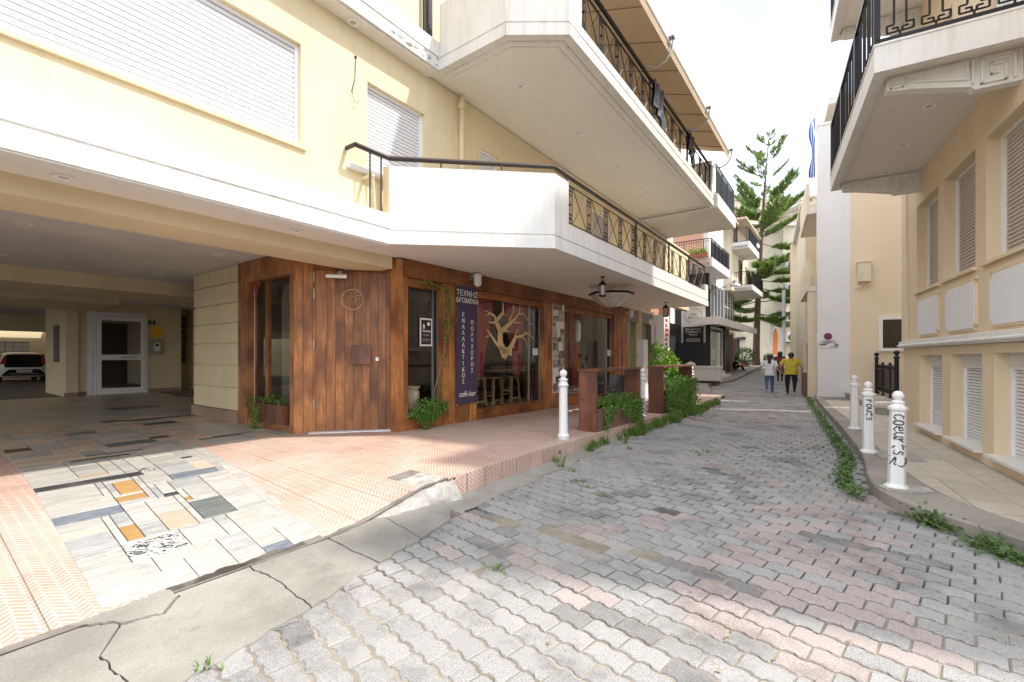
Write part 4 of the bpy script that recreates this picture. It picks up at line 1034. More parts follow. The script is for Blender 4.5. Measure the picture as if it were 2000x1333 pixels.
cur('gathered red curtain at the left edge of the big cafe window', 1.9, 2.75, .27, 1.05, 2.72, pinch=(2.15, 2.4))
cur('red curtain behind the painted tree in the big cafe window', 3.2, 4.0, .27, 1.05, 2.72, pinch=(3.55, 3.8))
cur('long red curtain left of the narrow cafe window by the photo strip', 5.52, 6.1, .27, .5, 2.72)
cur('long red curtain drawn beside the far cafe window opening', 6.3, 6.95, .30, .5, 2.72, pinch=(6.5, 6.9))
o = curtain_mesh('curtain', 'interior_wall', 1.45, 2.4, 0, .5, 2.8); o.matrix_world = L.M @ Matrix.Translation((-.80, 0, 0)) @ Matrix.Rotation(rad(90), 4, 'Z'); tag(o, 'dull grey curtain behind the shop side window', 'curtain')
# painted tree decal on the glass
tr = MB(); ty = .118
def limb(pts, ws):
    pts = [Vector((p[0], ty, p[1])) for p in pts]; m = len(pts); vs_ = []
    for i, p in enumerate(pts):
        d = (pts[min(i+1, m-1)]-pts[max(i-1, 0)]).normalized(); n_ = Vector((-d.z, 0, d.x)); vs_ += [p+n_*ws[i]*.5, p-n_*ws[i]*.5]
    k = len(vs_); vs_ += [v+Vector((0, .004, 0)) for v in vs_]; fs = []
    for i in range(m-1): fs += [(2*i, 2*i+1, 2*i+3, 2*i+2), (k+2*i, k+2*i+2, k+2*i+3, k+2*i+1), (2*i, 2*i+2, k+2*i+2, k+2*i), (2*i+1, k+2*i+1, k+2*i+3, 2*i+3)]
    tr.add(vs_, fs)
def TP(px, py):   # decal outline point from picture proportions inside the window: u 0..1, v 0..1
    return (px, py)
def q_(zx, zy):
    px = 870+zx*.1951; py = 540+zy*.1951; u = (px-1000)/889
    a = (u*(L.o[1]+.118*math.cos(L.a))-(L.o[0]-.118*math.sin(L.a)))/(math.cos(L.a)-u*math.sin(L.a)); Y = L.p(a, .118).y
    return (a, 1.5-(py-696)*Y/889)
TS = math.cos(0)
def lm(pts, w0, w1): n = len(pts); limb([q_(*p) for p in pts], [(w0+(w1-w0)*i/(n-1))*.0023*1.25 for i in range(n)])
lm([(600, 790), (575, 740), (550, 680), (548, 600), (553, 545)], 85, 55)
lm([(553, 550), (520, 490), (505, 440)], 52, 38); lm([(505, 445), (490, 395), (450, 372), (405, 395)], 26, 8); lm([(500, 460), (470, 465), (430, 458)], 20, 6); lm([(452, 372), (420, 352), (392, 348)], 12, 5)
lm([(508, 450), (545, 405), (575, 360), (580, 310), (575, 262)], 36, 7); lm([(560, 385), (600, 380)], 16, 6)
lm([(553, 560), (610, 505), (660, 465), (710, 410), (735, 365), (750, 275)], 42, 7); lm([(640, 475), (650, 420), (678, 355), (680, 285)], 20, 6)
lm([(690, 462), (770, 472)], 14, 5); lm([(730, 378), (775, 375), (815, 412)], 14, 5); lm([(800, 400), (840, 470), (880, 485)], 9, 4)
lm([(590, 545), (640, 552)], 18, 5)
lm([(640, 790), (650, 720), (690, 640), (705, 605)], 60, 28); lm([(705, 610), (760, 600), (800, 575), (838, 568), (850, 535)], 24, 6); lm([(698, 600), (715, 545), (725, 525)], 16, 5)
lm([(795, 575), (795, 535)], 14, 6); lm([(835, 570), (885, 635)], 12, 5); lm([(765, 605), (800, 640), (822, 715)], 14, 5); lm([(668, 700), (700, 712)], 12, 4)
lm([(600, 770), (545, 710), (500, 660), (455, 590), (418, 540)], 40, 10); lm([(450, 590), (400, 612)], 10, 4); lm([(620, 795), (600, 760), (640, 740)], 90, 60)
o = tr.build('tree_decal', 'decal_cream'); o.matrix_world = L.M.copy(); tag(o, 'cream coloured bare tree cut-out stuck on the big cafe window', 'window decal')
# banner
bn = thing('banner', 'tall dark purple cloth banner with Greek lettering hung on the cafe post', 'banner', L)
bw = MB(); nx = 12; vs_ = []
for j in range(21):
    for i in range(nx+1): vs_.append((1.26+.60*i/nx, -.035-.008*math.sin(i*2.1)*(j/20), 2.86-2.28*j/20))
m_ = len(vs_); vs_ += [(a, c+.004, z) for a, c, z in vs_]
bw.add(vs_, [(j*13+i, (j+1)*13+i, (j+1)*13+i+1, j*13+i+1) for j in range(20) for i in range(12)]+[(m_+j*13+i, m_+j*13+i+1, m_+(j+1)*13+i+1, m_+(j+1)*13+i) for j in range(20) for i in range(12)])
bw.build('cloth', 'purple_banner', bn, smooth=True)
text('lettering', 'ΤΕΧΝΗΣ', .155, 'paper', bn, TX(1.56, -.048, 2.66)); text('lettering', 'ΔΡΩΜΕΝΑ', .135, 'paper', bn, TX(1.56, -.048, 2.53))
text('lettering', '\n'.join('ΕΝΑΛΛΑΚΤΙΚΟΣ'), .115, 'paper', bn, TX(1.44, -.048, 2.26), spacing=1.02); text('lettering', '\n'.join('ΠΟΛΥΧΩΡΟΣ'), .115, 'paper', bn, TX(1.70, -.048, 2.12), spacing=1.02)
text('lettering', 'café-bar', .15, 'paper', bn, TX(1.56, -.048, .72), shear=.2)
MB().lathe((1.56, -.045, 2.56), [(.001, 0), (.03, .0), (.03, .002)], 12).build('emblem', 'yellow_sign', bn)
for x, z in ((1.26, 2.88), (1.87, 2.88), (1.26, .57), (1.87, .57)): MB().ball((x, -.045, z), .014, 8).build('fixing', 'steel', bn)
# photo strip
ps = thing('photo_strip', 'narrow column of small pasted photographs between the two big cafe windows', 'photo collage', L); rn = random.Random(6)
MB().box(4.86, -.012, .56, 5.46, -.006, 3.08).build('backing', 'paper', ps)
stone('photo_grey', (.03, .028, .025), (.62, .58, .50), 3, .4, contrast=(.42, .55)); stone('photo_warm', (.10, .05, .03), (.66, .50, .36), 4, .4, contrast=(.4, .6)); stone('photo_cool', (.04, .045, .05), (.5, .5, .5), 5, .4, contrast=(.45, .58))
z = .58; row = 0
while z < 3.02:
    h = rn.choice([.14, .18, .22]); x = 4.87; h = min(h, 3.07-z)
    while x < 5.42:
        wv = min(rn.choice([.14, .19, .28]), 5.45-x)
        MB().box(x+.004, -.016-rn.random()*.003, z+.004, x+wv-.004, -.012, z+h-.004).build('photo', rn.choice(['photo_grey', 'photo_warm', 'photo_cool', 'paper', 'photo_grey']), ps); x += wv
    z += h
# inside the cafe: ledge, stools, bar, lamp shade
o = thing('window_counter', 'narrow wooden counter running along the inside of the big cafe window', 'counter', L); MB().box(1.9, .19, 1.16, 4.46, .55, 1.21).build('top', 'red_wood', o); MB().box(1.95, .3, .24, 2.0, .5, 1.16).box(4.38, .3, .24, 4.43, .5, 1.16).build('leg', 'red_wood', o)
def stool(x, label):
    s = thing('bar_stool', label, 'bar stool', L, (x, .72, .235), 0, 'bar stools behind the big cafe window')
    MB().box(-.17, -.15, .74, .17, .15, .78).build('seat', 'light_wood', s)
    for sx in (-1, 1):
        for sy in (-1, 1): MB().tube([(sx*.20, sy*.17, 0), (sx*.13, sy*.12, .74)], .028, 4).build('leg', 'light_wood', s)
    MB().box(-.19, -.155, .22, .19, -.135, .26).box(-.19, .135, .3, .19, .155, .34).box(-.18, -.14, .4, -.16, .14, .44).build('rung', 'light_wood', s); return s
for x, l in ((2.02, 'leftmost pale wooden bar stool partly hidden behind the purple banner'), (2.72, 'pale wooden bar stool second from the banner behind the window'), (3.34, 'pale wooden bar stool second from the photo strip behind the window'), (4.05, 'rightmost pale wooden bar stool behind the thin window mullion')): stool(x, l)
o = thing('piano', 'dark upright cabinet with a slatted front behind the cafe stools', 'cabinet', L, (2.2, 2.1, .235)); MB().box(0, 0, 0, 1.5, .6, 1.25).box(-.04, -.1, 1.25, 1.54, .62, 1.29).build('body', 'cane_black', o)
o = thing('wall_screen', 'dark screen on the back wall of the cafe', 'screen', L, (2.6, 5.1, 1.7)); MB().box(0, 0, 0, 1.3, .06, .8).build('bezel', 'ink', o)
o = thing('bar_counter', 'ochre topped bar seen through the far cafe window', 'bar counter', L, (7.2, 1.9, .235)); MB().box(0, 0, 0, 2.2, .6, 1.0).build('front', 'shelf_ochre', o); MB().box(-.05, -.06, 1.0, 2.25, .65, 1.05).build('top', 'light_wood', o)
o = thing('cafe_chair', 'black framed chair behind the glass beside the long red curtains', 'chair', L, (6.1, .75, .235)); b = MB()
for px_ in (0, .42):
    b.bar((px_, 0, 0), (px_, 0, .45), .03); b.bar((px_, .4, 0), (px_, .4, .95), .03)
b.bar((0, .4, .93), (.42, .4, .93), .03).bar((0, .4, .7), (.42, .4, .7), .02).bar((.21, .4, .45), (.21, .4, .93), .02); b.build('frame', 'black_iron', o); MB().box(-.02, -.02, .44, .44, .42, .48).build('seat', 'paper', o)
ls = thing('lamp_shade_lamp', 'red drum lamp shade glowing dull behind the narrow cafe window', 'lamp', L, (.22, .45, 1.85)); MB().lathe((0, 0, 0), [(.19, 0), (.16, .40), (.155, .40), (.185, 0)], 20).build('shade', 'lampshade_red', ls, smooth=True); MB().tube([(0, 0, -1.6), (0, 0, .4)], .012, 6).lathe((0, 0, -1.62), [(.12, 0), (.10, .02), (.01, .03)], 16).build('stand', 'black_iron', ls)
pst = thing('framed_poster', 'small white bordered poster stuck inside the narrow cafe window', 'poster', L, (.47, .11, 1.68)); MB().box(0, 0, 0, .30, .004, .50).build('sheet', 'paper', pst); MB().box(.03, -.003, .03, .27, 0, .47).build('print', 'ink', pst)
text('lettering', 'ΤΑΚΤΙΚΗ', .05, 'paper', pst, TX(.15, -.005, .25)); text('lettering', 'ΤΕΧΝΗ', .045, 'grey_plaster', pst, TX(.15, -.005, .18)); MB().box(.05, -.006, .12, .25, -.003, .125).box(.06, -.006, .09, .24, -.003, .094).lathe((.20, -.004, .37), [(.001, 0), (.028, .0), (.028, .05), (.02, .06)], 10).box(.07, -.006, .31, .11, -.003, .39).build('picture', 'paper', pst)
nt2 = MB().box(0, 0, 0, .24, .003, .17).build('notice', 'paper'); place(nt2, L, (4.12, .112, 1.52)); tag(nt2, 'small white notice taped to the big cafe window right of the tree', 'notice')
nt3 = MB().box(0, 0, 0, .28, .003, .20).build('notice', 'paper'); place(nt3, L, (8.5, .112, 1.50)); tag(nt3, 'small white notice taped low on the far cafe window', 'notice')
o = thing('paper_lantern', 'long white and pink paper lantern hung in the far cafe window', 'lantern', L, (6.62, .2, 1.9)); MB().lathe((0, 0, 0), [(.05, 0), (.09, .12), (.09, .5), (.05, .62)], 12).build('shade', 'paper', o, smooth=True)
# column lamps (bulkhead lights) on the header
def bulkhead(x, z, label):
    o = thing('bulkhead_lamp', label, 'lamp', L, (x, -.05, z), 0, 'caged lamps on the cafe header')
    MB().box(-.07, .03, .02, .07, .06, .16).tube([(0, .04, .1), (0, -.04, .12), (0, -.10, .12)], .045, 10).build('bracket', 'steel', o)
    MB().lathe((0, -.12, -.10), [(.06, 0), (.075, .03), (.075, .17), (.085, .18), (.085, .21), (.03, .25)], 14).build('shade', 'white_metal', o, smooth=True)
    MB().lathe((0, -.12, -.12), [(.02, 0), (.055, .01), (.06, .05)], 12).build('lens', 'lamp_glass', o, smooth=True)
bulkhead(1.72, 2.98, 'white caged lamp on the cafe header above the purple banner'); bulkhead(9.8, 2.92, 'white caged lamp at the far end of the cafe header')
# dreamcatcher of chillies on the side window
o = thing('chilli_garland', 'red chilli and feather garland hanging from the shop side header', 'garland', L, (-1.24, 2.42, 2.6)); m_ = MB(); c0 = Vector((0, 0, .38))
m_.tube([c0+Vector((0, .11*math.cos(a), .13*math.sin(a))) for a in [k*math.pi/8 for k in range(17)]], .007, 5, caps=False).tube([(0, 0, .5), (0, 0, .62)], .003, 4); m_.build('ring', 'dried_vine', o)
rn = random.Random(4)
for k in range(7):
    y = -.12+.04*k; zb = .28-.2*rn.random(); m_ = MB(); m_.tube([(0, y, .30), (0, y, zb-.1)], .003, 4)
    for j in range(4): m_.tube([(0, y, zb-.02*j), (rn.uniform(-.03, .03), y+rn.uniform(-.03, .03), zb-.07-.03*j)], .009, 5, r1=.002)
    m_.build('string', 'chili_red', o)
# planters and ivy
def ivy(name, parent, pts, size, mat='ivy_leaf', seed=1): return leaves(name, mat, parent, pts, size, seed=seed, up=.2, flat=1.)
def hang_pts(x0, x1, y0, y1, z, drops, n, seed, out=-1, axis='x'):
    rn = random.Random(seed); pts = []
    for i in range(n):
        pts.append((rn.uniform(x0, x1), rn.uniform(y0, y1), z+abs(rn.gauss(0, .05))))
    for dx, w_, ln, m in drops:
        for i in range(m):
            t = rn.random()**.8; pts.append((dx+rn.gauss(0, w_*(1-.5*t)), y0-.05-rn.random()*.05, z-ln*t))
    return pts
o = thing('window_box', 'reddish wooden box planter with ivy spilling out under the shop side window', 'planter', L, (-1.22, 1.5, .36))
for k in range(5): MB().box(-.03, .02+.2*k, .0, .0, .215+.2*k, .32).build('board', 'red_wood', o)
MB().box(.0, .02, 0, .22, 1.02, .31).build('trough', 'red_wood', o)
rn = random.Random(8); pts = [(rn.uniform(-.05, .2), rn.uniform(0.1, 1.25), .33+abs(rn.gauss(0, .06))) for _ in range(240)]+[(-.06-rn.random()*.09, rn.gauss(.80, .07), .33-.62*rn.random()) for _ in range(420)]+[(-.05, rn.gauss(1.2, .05), .33-.1*rn.random()) for _ in range(40)]
ivy('ivy', o, pts, .042, seed=3)
o = thing('ivy_pot_box', 'lush green ivy hanging over the sill below the narrow cafe window', 'plant', L, (.12, -.02, .42))
MB().box(.02, .0, .0, .55, .14, .16).build('trough', 'dark_interior', o)
rn = random.Random(9); pts = []
for _ in range(1500):
    a = rn.random()*6.28; r = rn.random()**.5; x = .36+.44*r*math.cos(a)+.05*rn.gauss(0, 1); z = .10+.19*r*math.sin(a)*(1-.5*abs(r*math.cos(a)))+.10*(x > .1)*rn.random()+.03*rn.gauss(0, 1); pts.append((x, -.04-.20*rn.random()*(1-r*r*.6), z))
for _ in range(350): t = rn.random(); pts.append((.28+rn.gauss(0, .06*(1-t)+.03), -.12+rn.gauss(0, .03), .1-.40*t))
ivy('ivy', o, pts, .045, 'ivy_leaf', 4)
o = thing('clay_jar', 'large speckled clay jar behind the ivy under the narrow cafe window', 'jar', L, (.38, -.00, .42)); 
MB().lathe((.02, .30, .14), [(.10, -.14), (.13, 0), (.17, .2), (.175, .30), (.15, .34), (.175, .37), (.19, .40), (.16, .40), (.15, .35)], 20).build('body', 'clay_jar', o, smooth=True)
o = thing('climbing_vine', 'thin climbing vine trained up the cafe post beside the purple banner', 'vine', L)
MB().tube([(.78, .06, .5), (.74, .02, .9), (.86, -.02, 1.3), (.96, -.03, 1.7), (.94, -.03, 2.2), (.90, -.03, 2.75), (.6, -.03, 2.8), (.3, -.03, 2.78)], .008, 5).tube([(1.0, -.03, 2.2), (1.15, -.05, 2.75), (1.28, -.06, 2.86)], .005, 4).tube([(.96, -.03, 2.7), (1.2, -.06, 2.5), (1.3, -.07, 2.3), (1.15, -.05, 2.0)], .004, 4).build('stem', 'dried_vine', o)
rn = random.Random(12); pts = [(.97+rn.gauss(0, .07), -.05-rn.random()*.05, rn.uniform(1.75, 2.72)) for _ in range(170)]+[(rn.uniform(.2, .98), -.04, 2.76+rn.gauss(0, .035)) for _ in range(60)]+[(.90+rn.gauss(0, .05), -.03, rn.uniform(.9, 1.5)) for _ in range(24)]
ivy('foliage', o, pts, .055, 'ivy_leaf', 6)
# wooden bar frames with ivy troughs on the terrace edge
def bar_frame(x0, x1, y0, y1, zb, zt_, label, seed, full, tr_h):
    o = thing('bar_table_frame', label, 'standing bar', L, (x0, y0, zb)); w_ = x1-x0; d = y1-y0; h = zt_-zb
    MB().box(0, 0, 0, .055, d, h-.045).build('side_panel', 'red_wood', o, bev=.004); MB().box(w_-.055, 0, 0, w_, d, h-.045).build('side_panel', 'red_wood', o, bev=.004)
    MB().box(-.02, -.02, h-.045, w_+.02, d+.02, h).build('top', 'red_wood', o, bev=.004)
    return o
f1 = bar_frame(1.93, 4.03, -2.60, -2.27, .19, 1.28, 'red stained wooden standing bar nearer the camera on the terrace edge', 1, False, .5)
f2 = bar_frame(5.45, 8.0, -2.62, -2.27, .15, 1.27, 'red stained wooden standing bar farther along with thick hedge-like ivy', 2, True, .5)
def trough(x0, x1, z0, z1, label, pts, size, seed, mat):
    o = thing('ivy_trough', label, 'planter', L, (0, 0, 0))
    MB().box(x0, -2.60, z0, x1, -2.32, z1).box(x0-.01, -2.61, z1-.03, x1+.01, -2.31, z1).build('trough', 'brown_cladding' if seed == 21 else 'dark_interior', o, bev=.005)
    ivy('ivy', o, pts, size, mat, seed); return o
rn = random.Random(21); pts = []
for _ in range(1500): pts.append((rn.uniform(2.05, 3.98), -2.46+rn.gauss(0, .09), .62+abs(rn.gauss(0, .07))))
for cx, w_, ln, m in ((2.22, .06, .42, 260), (2.42, .08, .30, 200), (2.6, .05, .15, 60), (3.15, .16, .30, 420), (3.55, .16, .45, 700), (3.85, .13, .55, 800), (2.9, .1, .12, 100)):
    for _ in range(m): t = rn.random(); pts.append((cx+rn.gauss(0, w_*(1-.4*t)), -2.64-abs(rn.gauss(0, .035)), .64-ln*t))
trough(2.02, 3.95, .19, .60, 'dark brown trough with trailing ivy under the nearer standing bar', pts, .042, 21, 'ivy_leaf')
rn = random.Random(22); pts = []
for _ in range(5200):
    x = rn.uniform(5.55, 8.25); z = .05+.85*rn.random()**.8; pts.append((x, -2.62-abs(rn.gauss(0, .09))*(1.1-z*.6), z))
for _ in range(1200): pts.append((rn.uniform(5.6, 8.1), -2.45+rn.gauss(0, .1), .85+abs(rn.gauss(0, .06))))
trough(5.52, 7.92, .15, .62, 'trough buried in dense light green ivy under the farther standing bar', pts, .05, 22, 'ivy_leaf')
o = thing('laurel_shrub', 'bright green broad leaved potted shrub beyond the farther standing bar', 'shrub', L, (8.1, -1.75, .15)); MB().lathe((0, 0, 0), [(.20, 0), (.26, .38), (.28, .4), (.24, .4)], 16).build('pot', 'terracotta_pot', o, smooth=True)
MB().tube([(0, 0, .3), (.02, 0, .9), (.1, 0, 1.4)], .02, 6, r1=.008).tube([(0, 0, .4), (-.15, -.1, 1.2)], .015, 6, r1=.006).build('stem', 'bark', o)
rn = random.Random(31); pts = []
for cx, cy, cz, rr, m in ((0, 0, 1.25, .38, 420), (.25, -.2, 1.05, .32, 300), (-.1, .1, 1.55, .22, 160), (.1, -.1, .75, .36, 300), (.45, -.3, .9, .25, 160), (-.25, -.1, 1.1, .28, 200)):
    for _ in range(m):
        v = Vector((rn.gauss(0, 1), rn.gauss(0, 1), rn.gauss(0, 1))).normalized()*rr*rn.uniform(.6, 1.05); pts.append((cx+v.x, cy+v.y, cz+v.z))
leaves('foliage', 'bright_leaf', o, pts, .12, seed=8, asp=.5, flat=.8)
# bollards, round, on the terrace
def bollard_round(x, y, z, label):
    o = MB().lathe((0, 0, 0), [(.085, 0), (.085, .03), (.095, .04), (.095, .055), (.075, .07), (.068, .10), (.064, .80), (.082, .815), (.082, .835), (.068, .85), (.058, .90), (.078, .905), (.078, .915), (.05, .93), (.030, .955), (.045, .965), (.058, .99), (.060, 1.012), (.052, 1.038), (.03, 1.06), (.002, 1.068)], 16).build('bollard', 'white_metal', smooth=True)
    place(o, L, (x, y, z)); return tag(o, label, 'bollard', 'white bollards on the left terrace')
bollard_round(1.05, -2.46, zt(1.05, -2.4), 'white round bollard on the pink terrace edge, nearest of the left row')
bollard_round(4.40, -2.50, zt(4.4, -2.5), 'white round bollard between the two standing bars')
bollard_round(8.45, -2.48, zt(8.4, -2.4), 'white round bollard just past the thick ivy on the terrace edge')
# terrace furniture
def wicker_chair(x, y, rz, label):
    o = thing('wicker_chair', label, 'chair', L, (x, y, .16), rz, 'black wicker chairs on the terrace')
    b = MB(); n = 9; vs_ = []
    for j in range(9):
        t = j/8; z = .44+.46*t; yy = .22+.10*t
        for i in range(n): u = (i/(n-1)-.5)*2; vs_.append((u*(.23-.03*t), yy-.05*u*u*(.5+t)*1.2, z-.03*u*u*t))
    m = len(vs_); vs_ += [(a, c+.025, z) for a, c, z in vs_]
    fs = [(j*n+i, j*n+i+1, (j+1)*n+i+1, (j+1)*n+i) for j in range(8) for i in range(n-1)]; fs += [tuple(m+k for k in f[::-1]) for f in fs]
    fs += [(8*n+i, 8*n+i+1, m+8*n+i+1, m+8*n+i) for i in range(n-1)]+[(j*n, (j+1)*n, m+(j+1)*n, m+j*n) for j in range(8)]+[(j*n+n-1, m+j*n+n-1, m+(j+1)*n+n-1, (j+1)*n+n-1) for j in range(8)]
    b.add(vs_, fs).build('backrest', 'cane_black', o, smooth=True); MB().box(-.23, -.22, .41, .23, .24, .46).build('seat', 'cane_black', o, bev=.02)
    for sx in (-.2, .2):
        for sy in (-.19, .2): MB().tube([(sx, sy, .42), (sx*1.08, sy*1.12, 0)], .02, 6, r1=.015).build('leg', 'cane_black', o)
    return o
wicker_chair(4.75, -1.75, rad(-80), 'black wicker chair seen through the opening of the nearer standing bar')
wicker_chair(4.9, -1.15, rad(120), 'black wicker chair on the far side of the small terrace table')
def small_table(x, y, z, label, F=L, mt='cane_black'):
    o = thing('round_table', label, 'table', F, (x, y, z)); MB().lathe((0, 0, .70), [(.001, .03), (.34, .03), (.35, .015), (.34, 0), (.001, 0)], 24).build('tabletop', mt, o, smooth=True)
    MB().tube([(0, 0, .02), (0, 0, .70)], .028, 10).build('stem', 'steel', o)
    for k in range(4): a = k*math.pi/2; MB().tube([(0, 0, .06), (.25*math.cos(a), .25*math.sin(a), .015)], .02, 6).build('foot', 'steel', o)
small_table(4.25, -1.40, .17, 'small dark round cafe table under the balcony')
# hanging glass bowl lamp and lanterns
o = thing('pendant_bowl_lamp', 'octagonal glass bowl lamp with black rim hanging under the balcony', 'pendant lamp', L, (4.9, -1.58, 0))
MB().tube([(.505*math.cos((k+.5)*math.pi/4), .505*math.sin((k+.5)*math.pi/4), 2.955) for k in range(9)], .028, 6).tube([(0, 0, 2.62), (0, 0, 3.13)], .008, 6).ball((0, 0, 2.57), .025, 8).build('rim', 'black_iron', o)
bw_ = MB(); pf = [(.02, 0), (.16, .02), (.32, .10), (.44, .22), (.49, .30)]; vv = []; ff = []
for r, z in pf+[(r-.008, z+.004) for r, z in pf]: vv += [(r*math.cos((k+.5)*math.pi/4), r*math.sin((k+.5)*math.pi/4), 2.64+z) for k in range(8)]
for q in (0, 1, 2, 3, 5, 6, 7, 8):
    for k in range(8): ff.append((q*8+k, q*8+(k+1) % 8, (q+1)*8+(k+1) % 8, (q+1)*8+k))
bw_.add(vv, ff).build('bowl', 'lamp_clear', o)
MB().lathe((.06, -.02, 2.66), [(.001, 0), (.09, .01), (.10, .04), (.02, .07)], 12).build('inner_disc', 'paper', o)
def lantern(x, y, z, s, label):
    o = thing('lantern', label, 'lantern', L, (x, y, z), 0, 'black lanterns under the lower balcony'); b = MB()
    for k in range(6):
        a = k*math.pi/3; b.bar((.075*s*math.cos(a), .075*s*math.sin(a), 0), (.085*s*math.cos(a), .085*s*math.sin(a), .25*s), .010)
    b.lathe((0, 0, 0), [(.05*s, -.03*s), (.095*s, -.01*s), (.095*s, .01*s)], 6).lathe((0, 0, .25*s), [(.11*s, 0), (.10*s, .02*s), (.05*s, .08*s), (.03*s, .09*s), (.03*s, .11*s), (.005, .13*s)], 6)
    b.tube([(0, 0, .38*s), (0, 0, 3.13-z)], .005, 4).lathe((0, 0, 3.115-z), [(.04, 0), (.04, .02)], 10); b.build('cage', 'black_iron', o)
    MB().lathe((0, 0, .01), [(.07*s, 0), (.078*s, .235*s)], 6).build('glass', 'lamp_clear', o); MB().tube([(0, 0, .0), (0, 0, .12*s)], .018, 8).build('candle', 'paper', o)
lantern(3.6, -1.95, 2.75, .85, 'black hexagonal lantern in front of the glass bowl lamp'); lantern(8.85, -1.63, 2.72, .95, 'small black lantern hanging near the far end of the lower balcony')
# glass fronted shop at the end of the cafe building
o = thing('glass_shop', 'narrow shop with frosted glass double doors and grey surround beside the cafe', 'shop front', L)
MB().box(9.96, .02, 2.72, 12.6, .2, 3.138).box(12.3, -.02, .1, 12.75, .3, 2.72).box(9.96, .0, .08, 12.3, .3, .16).build('surround', 'grey_metal_frame', o)
for x0, x1 in ((9.98, 11.0), (11.02, 12.0)):
    d = MB().box(x0, .1, .16, x0+.03, .14, 2.72).box(x1-.03, .1, .16, x1, .14, 2.72).build('door_leaf', 'steel', o); MB().box(x0+.03, .115, .16, x1-.03, .125, 2.72).build('pane', 'shop_glass', d)
MB().tube([(10.93, .04, .95), (10.97, .0, 1.05), (10.88, .0, 1.2), (10.95, .0, 1.35), (10.90, .04, 1.5)], .016, 6).build('door_handle', 'black_iron', o, smooth=True)
MB().box(10.0, .45, .16, 12.2, .47, 2.7).build('white_blind', 'cream_plaster', o); MB().box(12.02, .3, .16, 12.28, .9, 2.7).build('display_shade', 'dark_interior', o)
o = thing('poster_column', 'pale pillar pasted with a red and white vertical poster', 'pillar', L); MB().box(12.8, -.35, .1, 13.5, .3, 3.13).build('pillar', 'cool_white_plaster', o)
rn = random.Random(3)
for k in range(11): z = .95+.19*k; MB().prism([(12.88+rn.uniform(0, .1), z), (13.3+rn.uniform(-.1, .1), z+rn.uniform(-.02, .04)), (13.2+rn.uniform(-.1, .1), z+.13), (12.95, z+.12)], .352, .356, 'y').build('red_print', 'sign_red', o)
MB().box(12.84, -.352, .7, 13.46, -.35, 3.0).build('poster_sheet', 'paper', o)
o = MB().box(-.12, -.02, 0, .16, .02, .9).build('parcel_box', 'brown_box'); place(o, L, (5.3, -1.7, .16)); bpy.data.objects.remove(o)
# free standing tall white display block by the glass shop
o = MB().prism([(-.24, 0), (.24, 0), (.20, 1.9), (-.18, 1.9)], -.1, .1, 'y').build('display_board', 'cool_white_plaster'); place(o, L, (9.3, -.75, .13)); tag(o, 'tall plain pale blue-white board standing before the glass shop doors', 'board')

# ================================================================ RIGHT BUILDING (local x down the street, +y towards the street)
rb = thing('corner_building', 'peach and white building with roller shutters and a greek key balcony', 'building', R)
HU = [(2.87, 4.10, 2.68, 4.28), (1.32, 2.60, 2.68, 4.27), (-.25, .98, 2.68, 4.26), (-2.1, -1.1, 2.68, 4.26)]
HL = [(2.66, 3.93, .27, 1.52), (1.10, 2.29, .28, 1.53), (-.40, .75, .29, 1.54), (-2.2, -1.4, .3, 1.54)]
b = MB(); walls(b, -2.55, 5.06, 0, 1.66, -.30, 0, [(a, c, d, e) for a, c, d, e in HL]); walls(b, -2.55, 5.06, 1.80, 4.95, -.30, 0, HU)
b.box(-2.55, -.299, 1.66, 5.06, -.04, 1.80)
walls(b, -2.55, 5.06, 4.95, 6.85, -.30, 0, [(-.2, 1.2, 5.12, 6.8), (2.2, 3.4, 5.12, 6.8)])
walls(b, -1.0, 5.06, 6.85, 8.9, -.30, 0, [(2.2, 3.4, 7.9, 8.8)]); b.box(.6, -.30, 8.9, 5.06, 0, 11.6)
b.build('facade_wall', 'beige_plaster', rb)
b = MB(); b.box(-2.55, -9, 0, -2.3, -.30, 6.85).box(4.8, -9, 0, 5.059, -.301, 11.6).box(-1.0, -9, 6.86, -.8, -.3, 8.9).box(.6, -9, 8.9, .8, -.3, 11.6).build('side_wall', 'beige_plaster', rb)
b = MB(); b.box(-2.6, -9, 6.86, -1.0, .05, 6.98).box(-1.05, -9, 8.9, .6, .05, 9.02).box(.55, -9, 11.6, 5.1, .05, 11.72).box(-2.3, -9, 4.9, 4.8, -.3, 4.95).build('roof_slab', 'white_plaster', rb)
MB().box(-2.4, -2.6, .1, 4.8, -2.4, 11.5).build('inner_wall', 'dark_interior', rb)
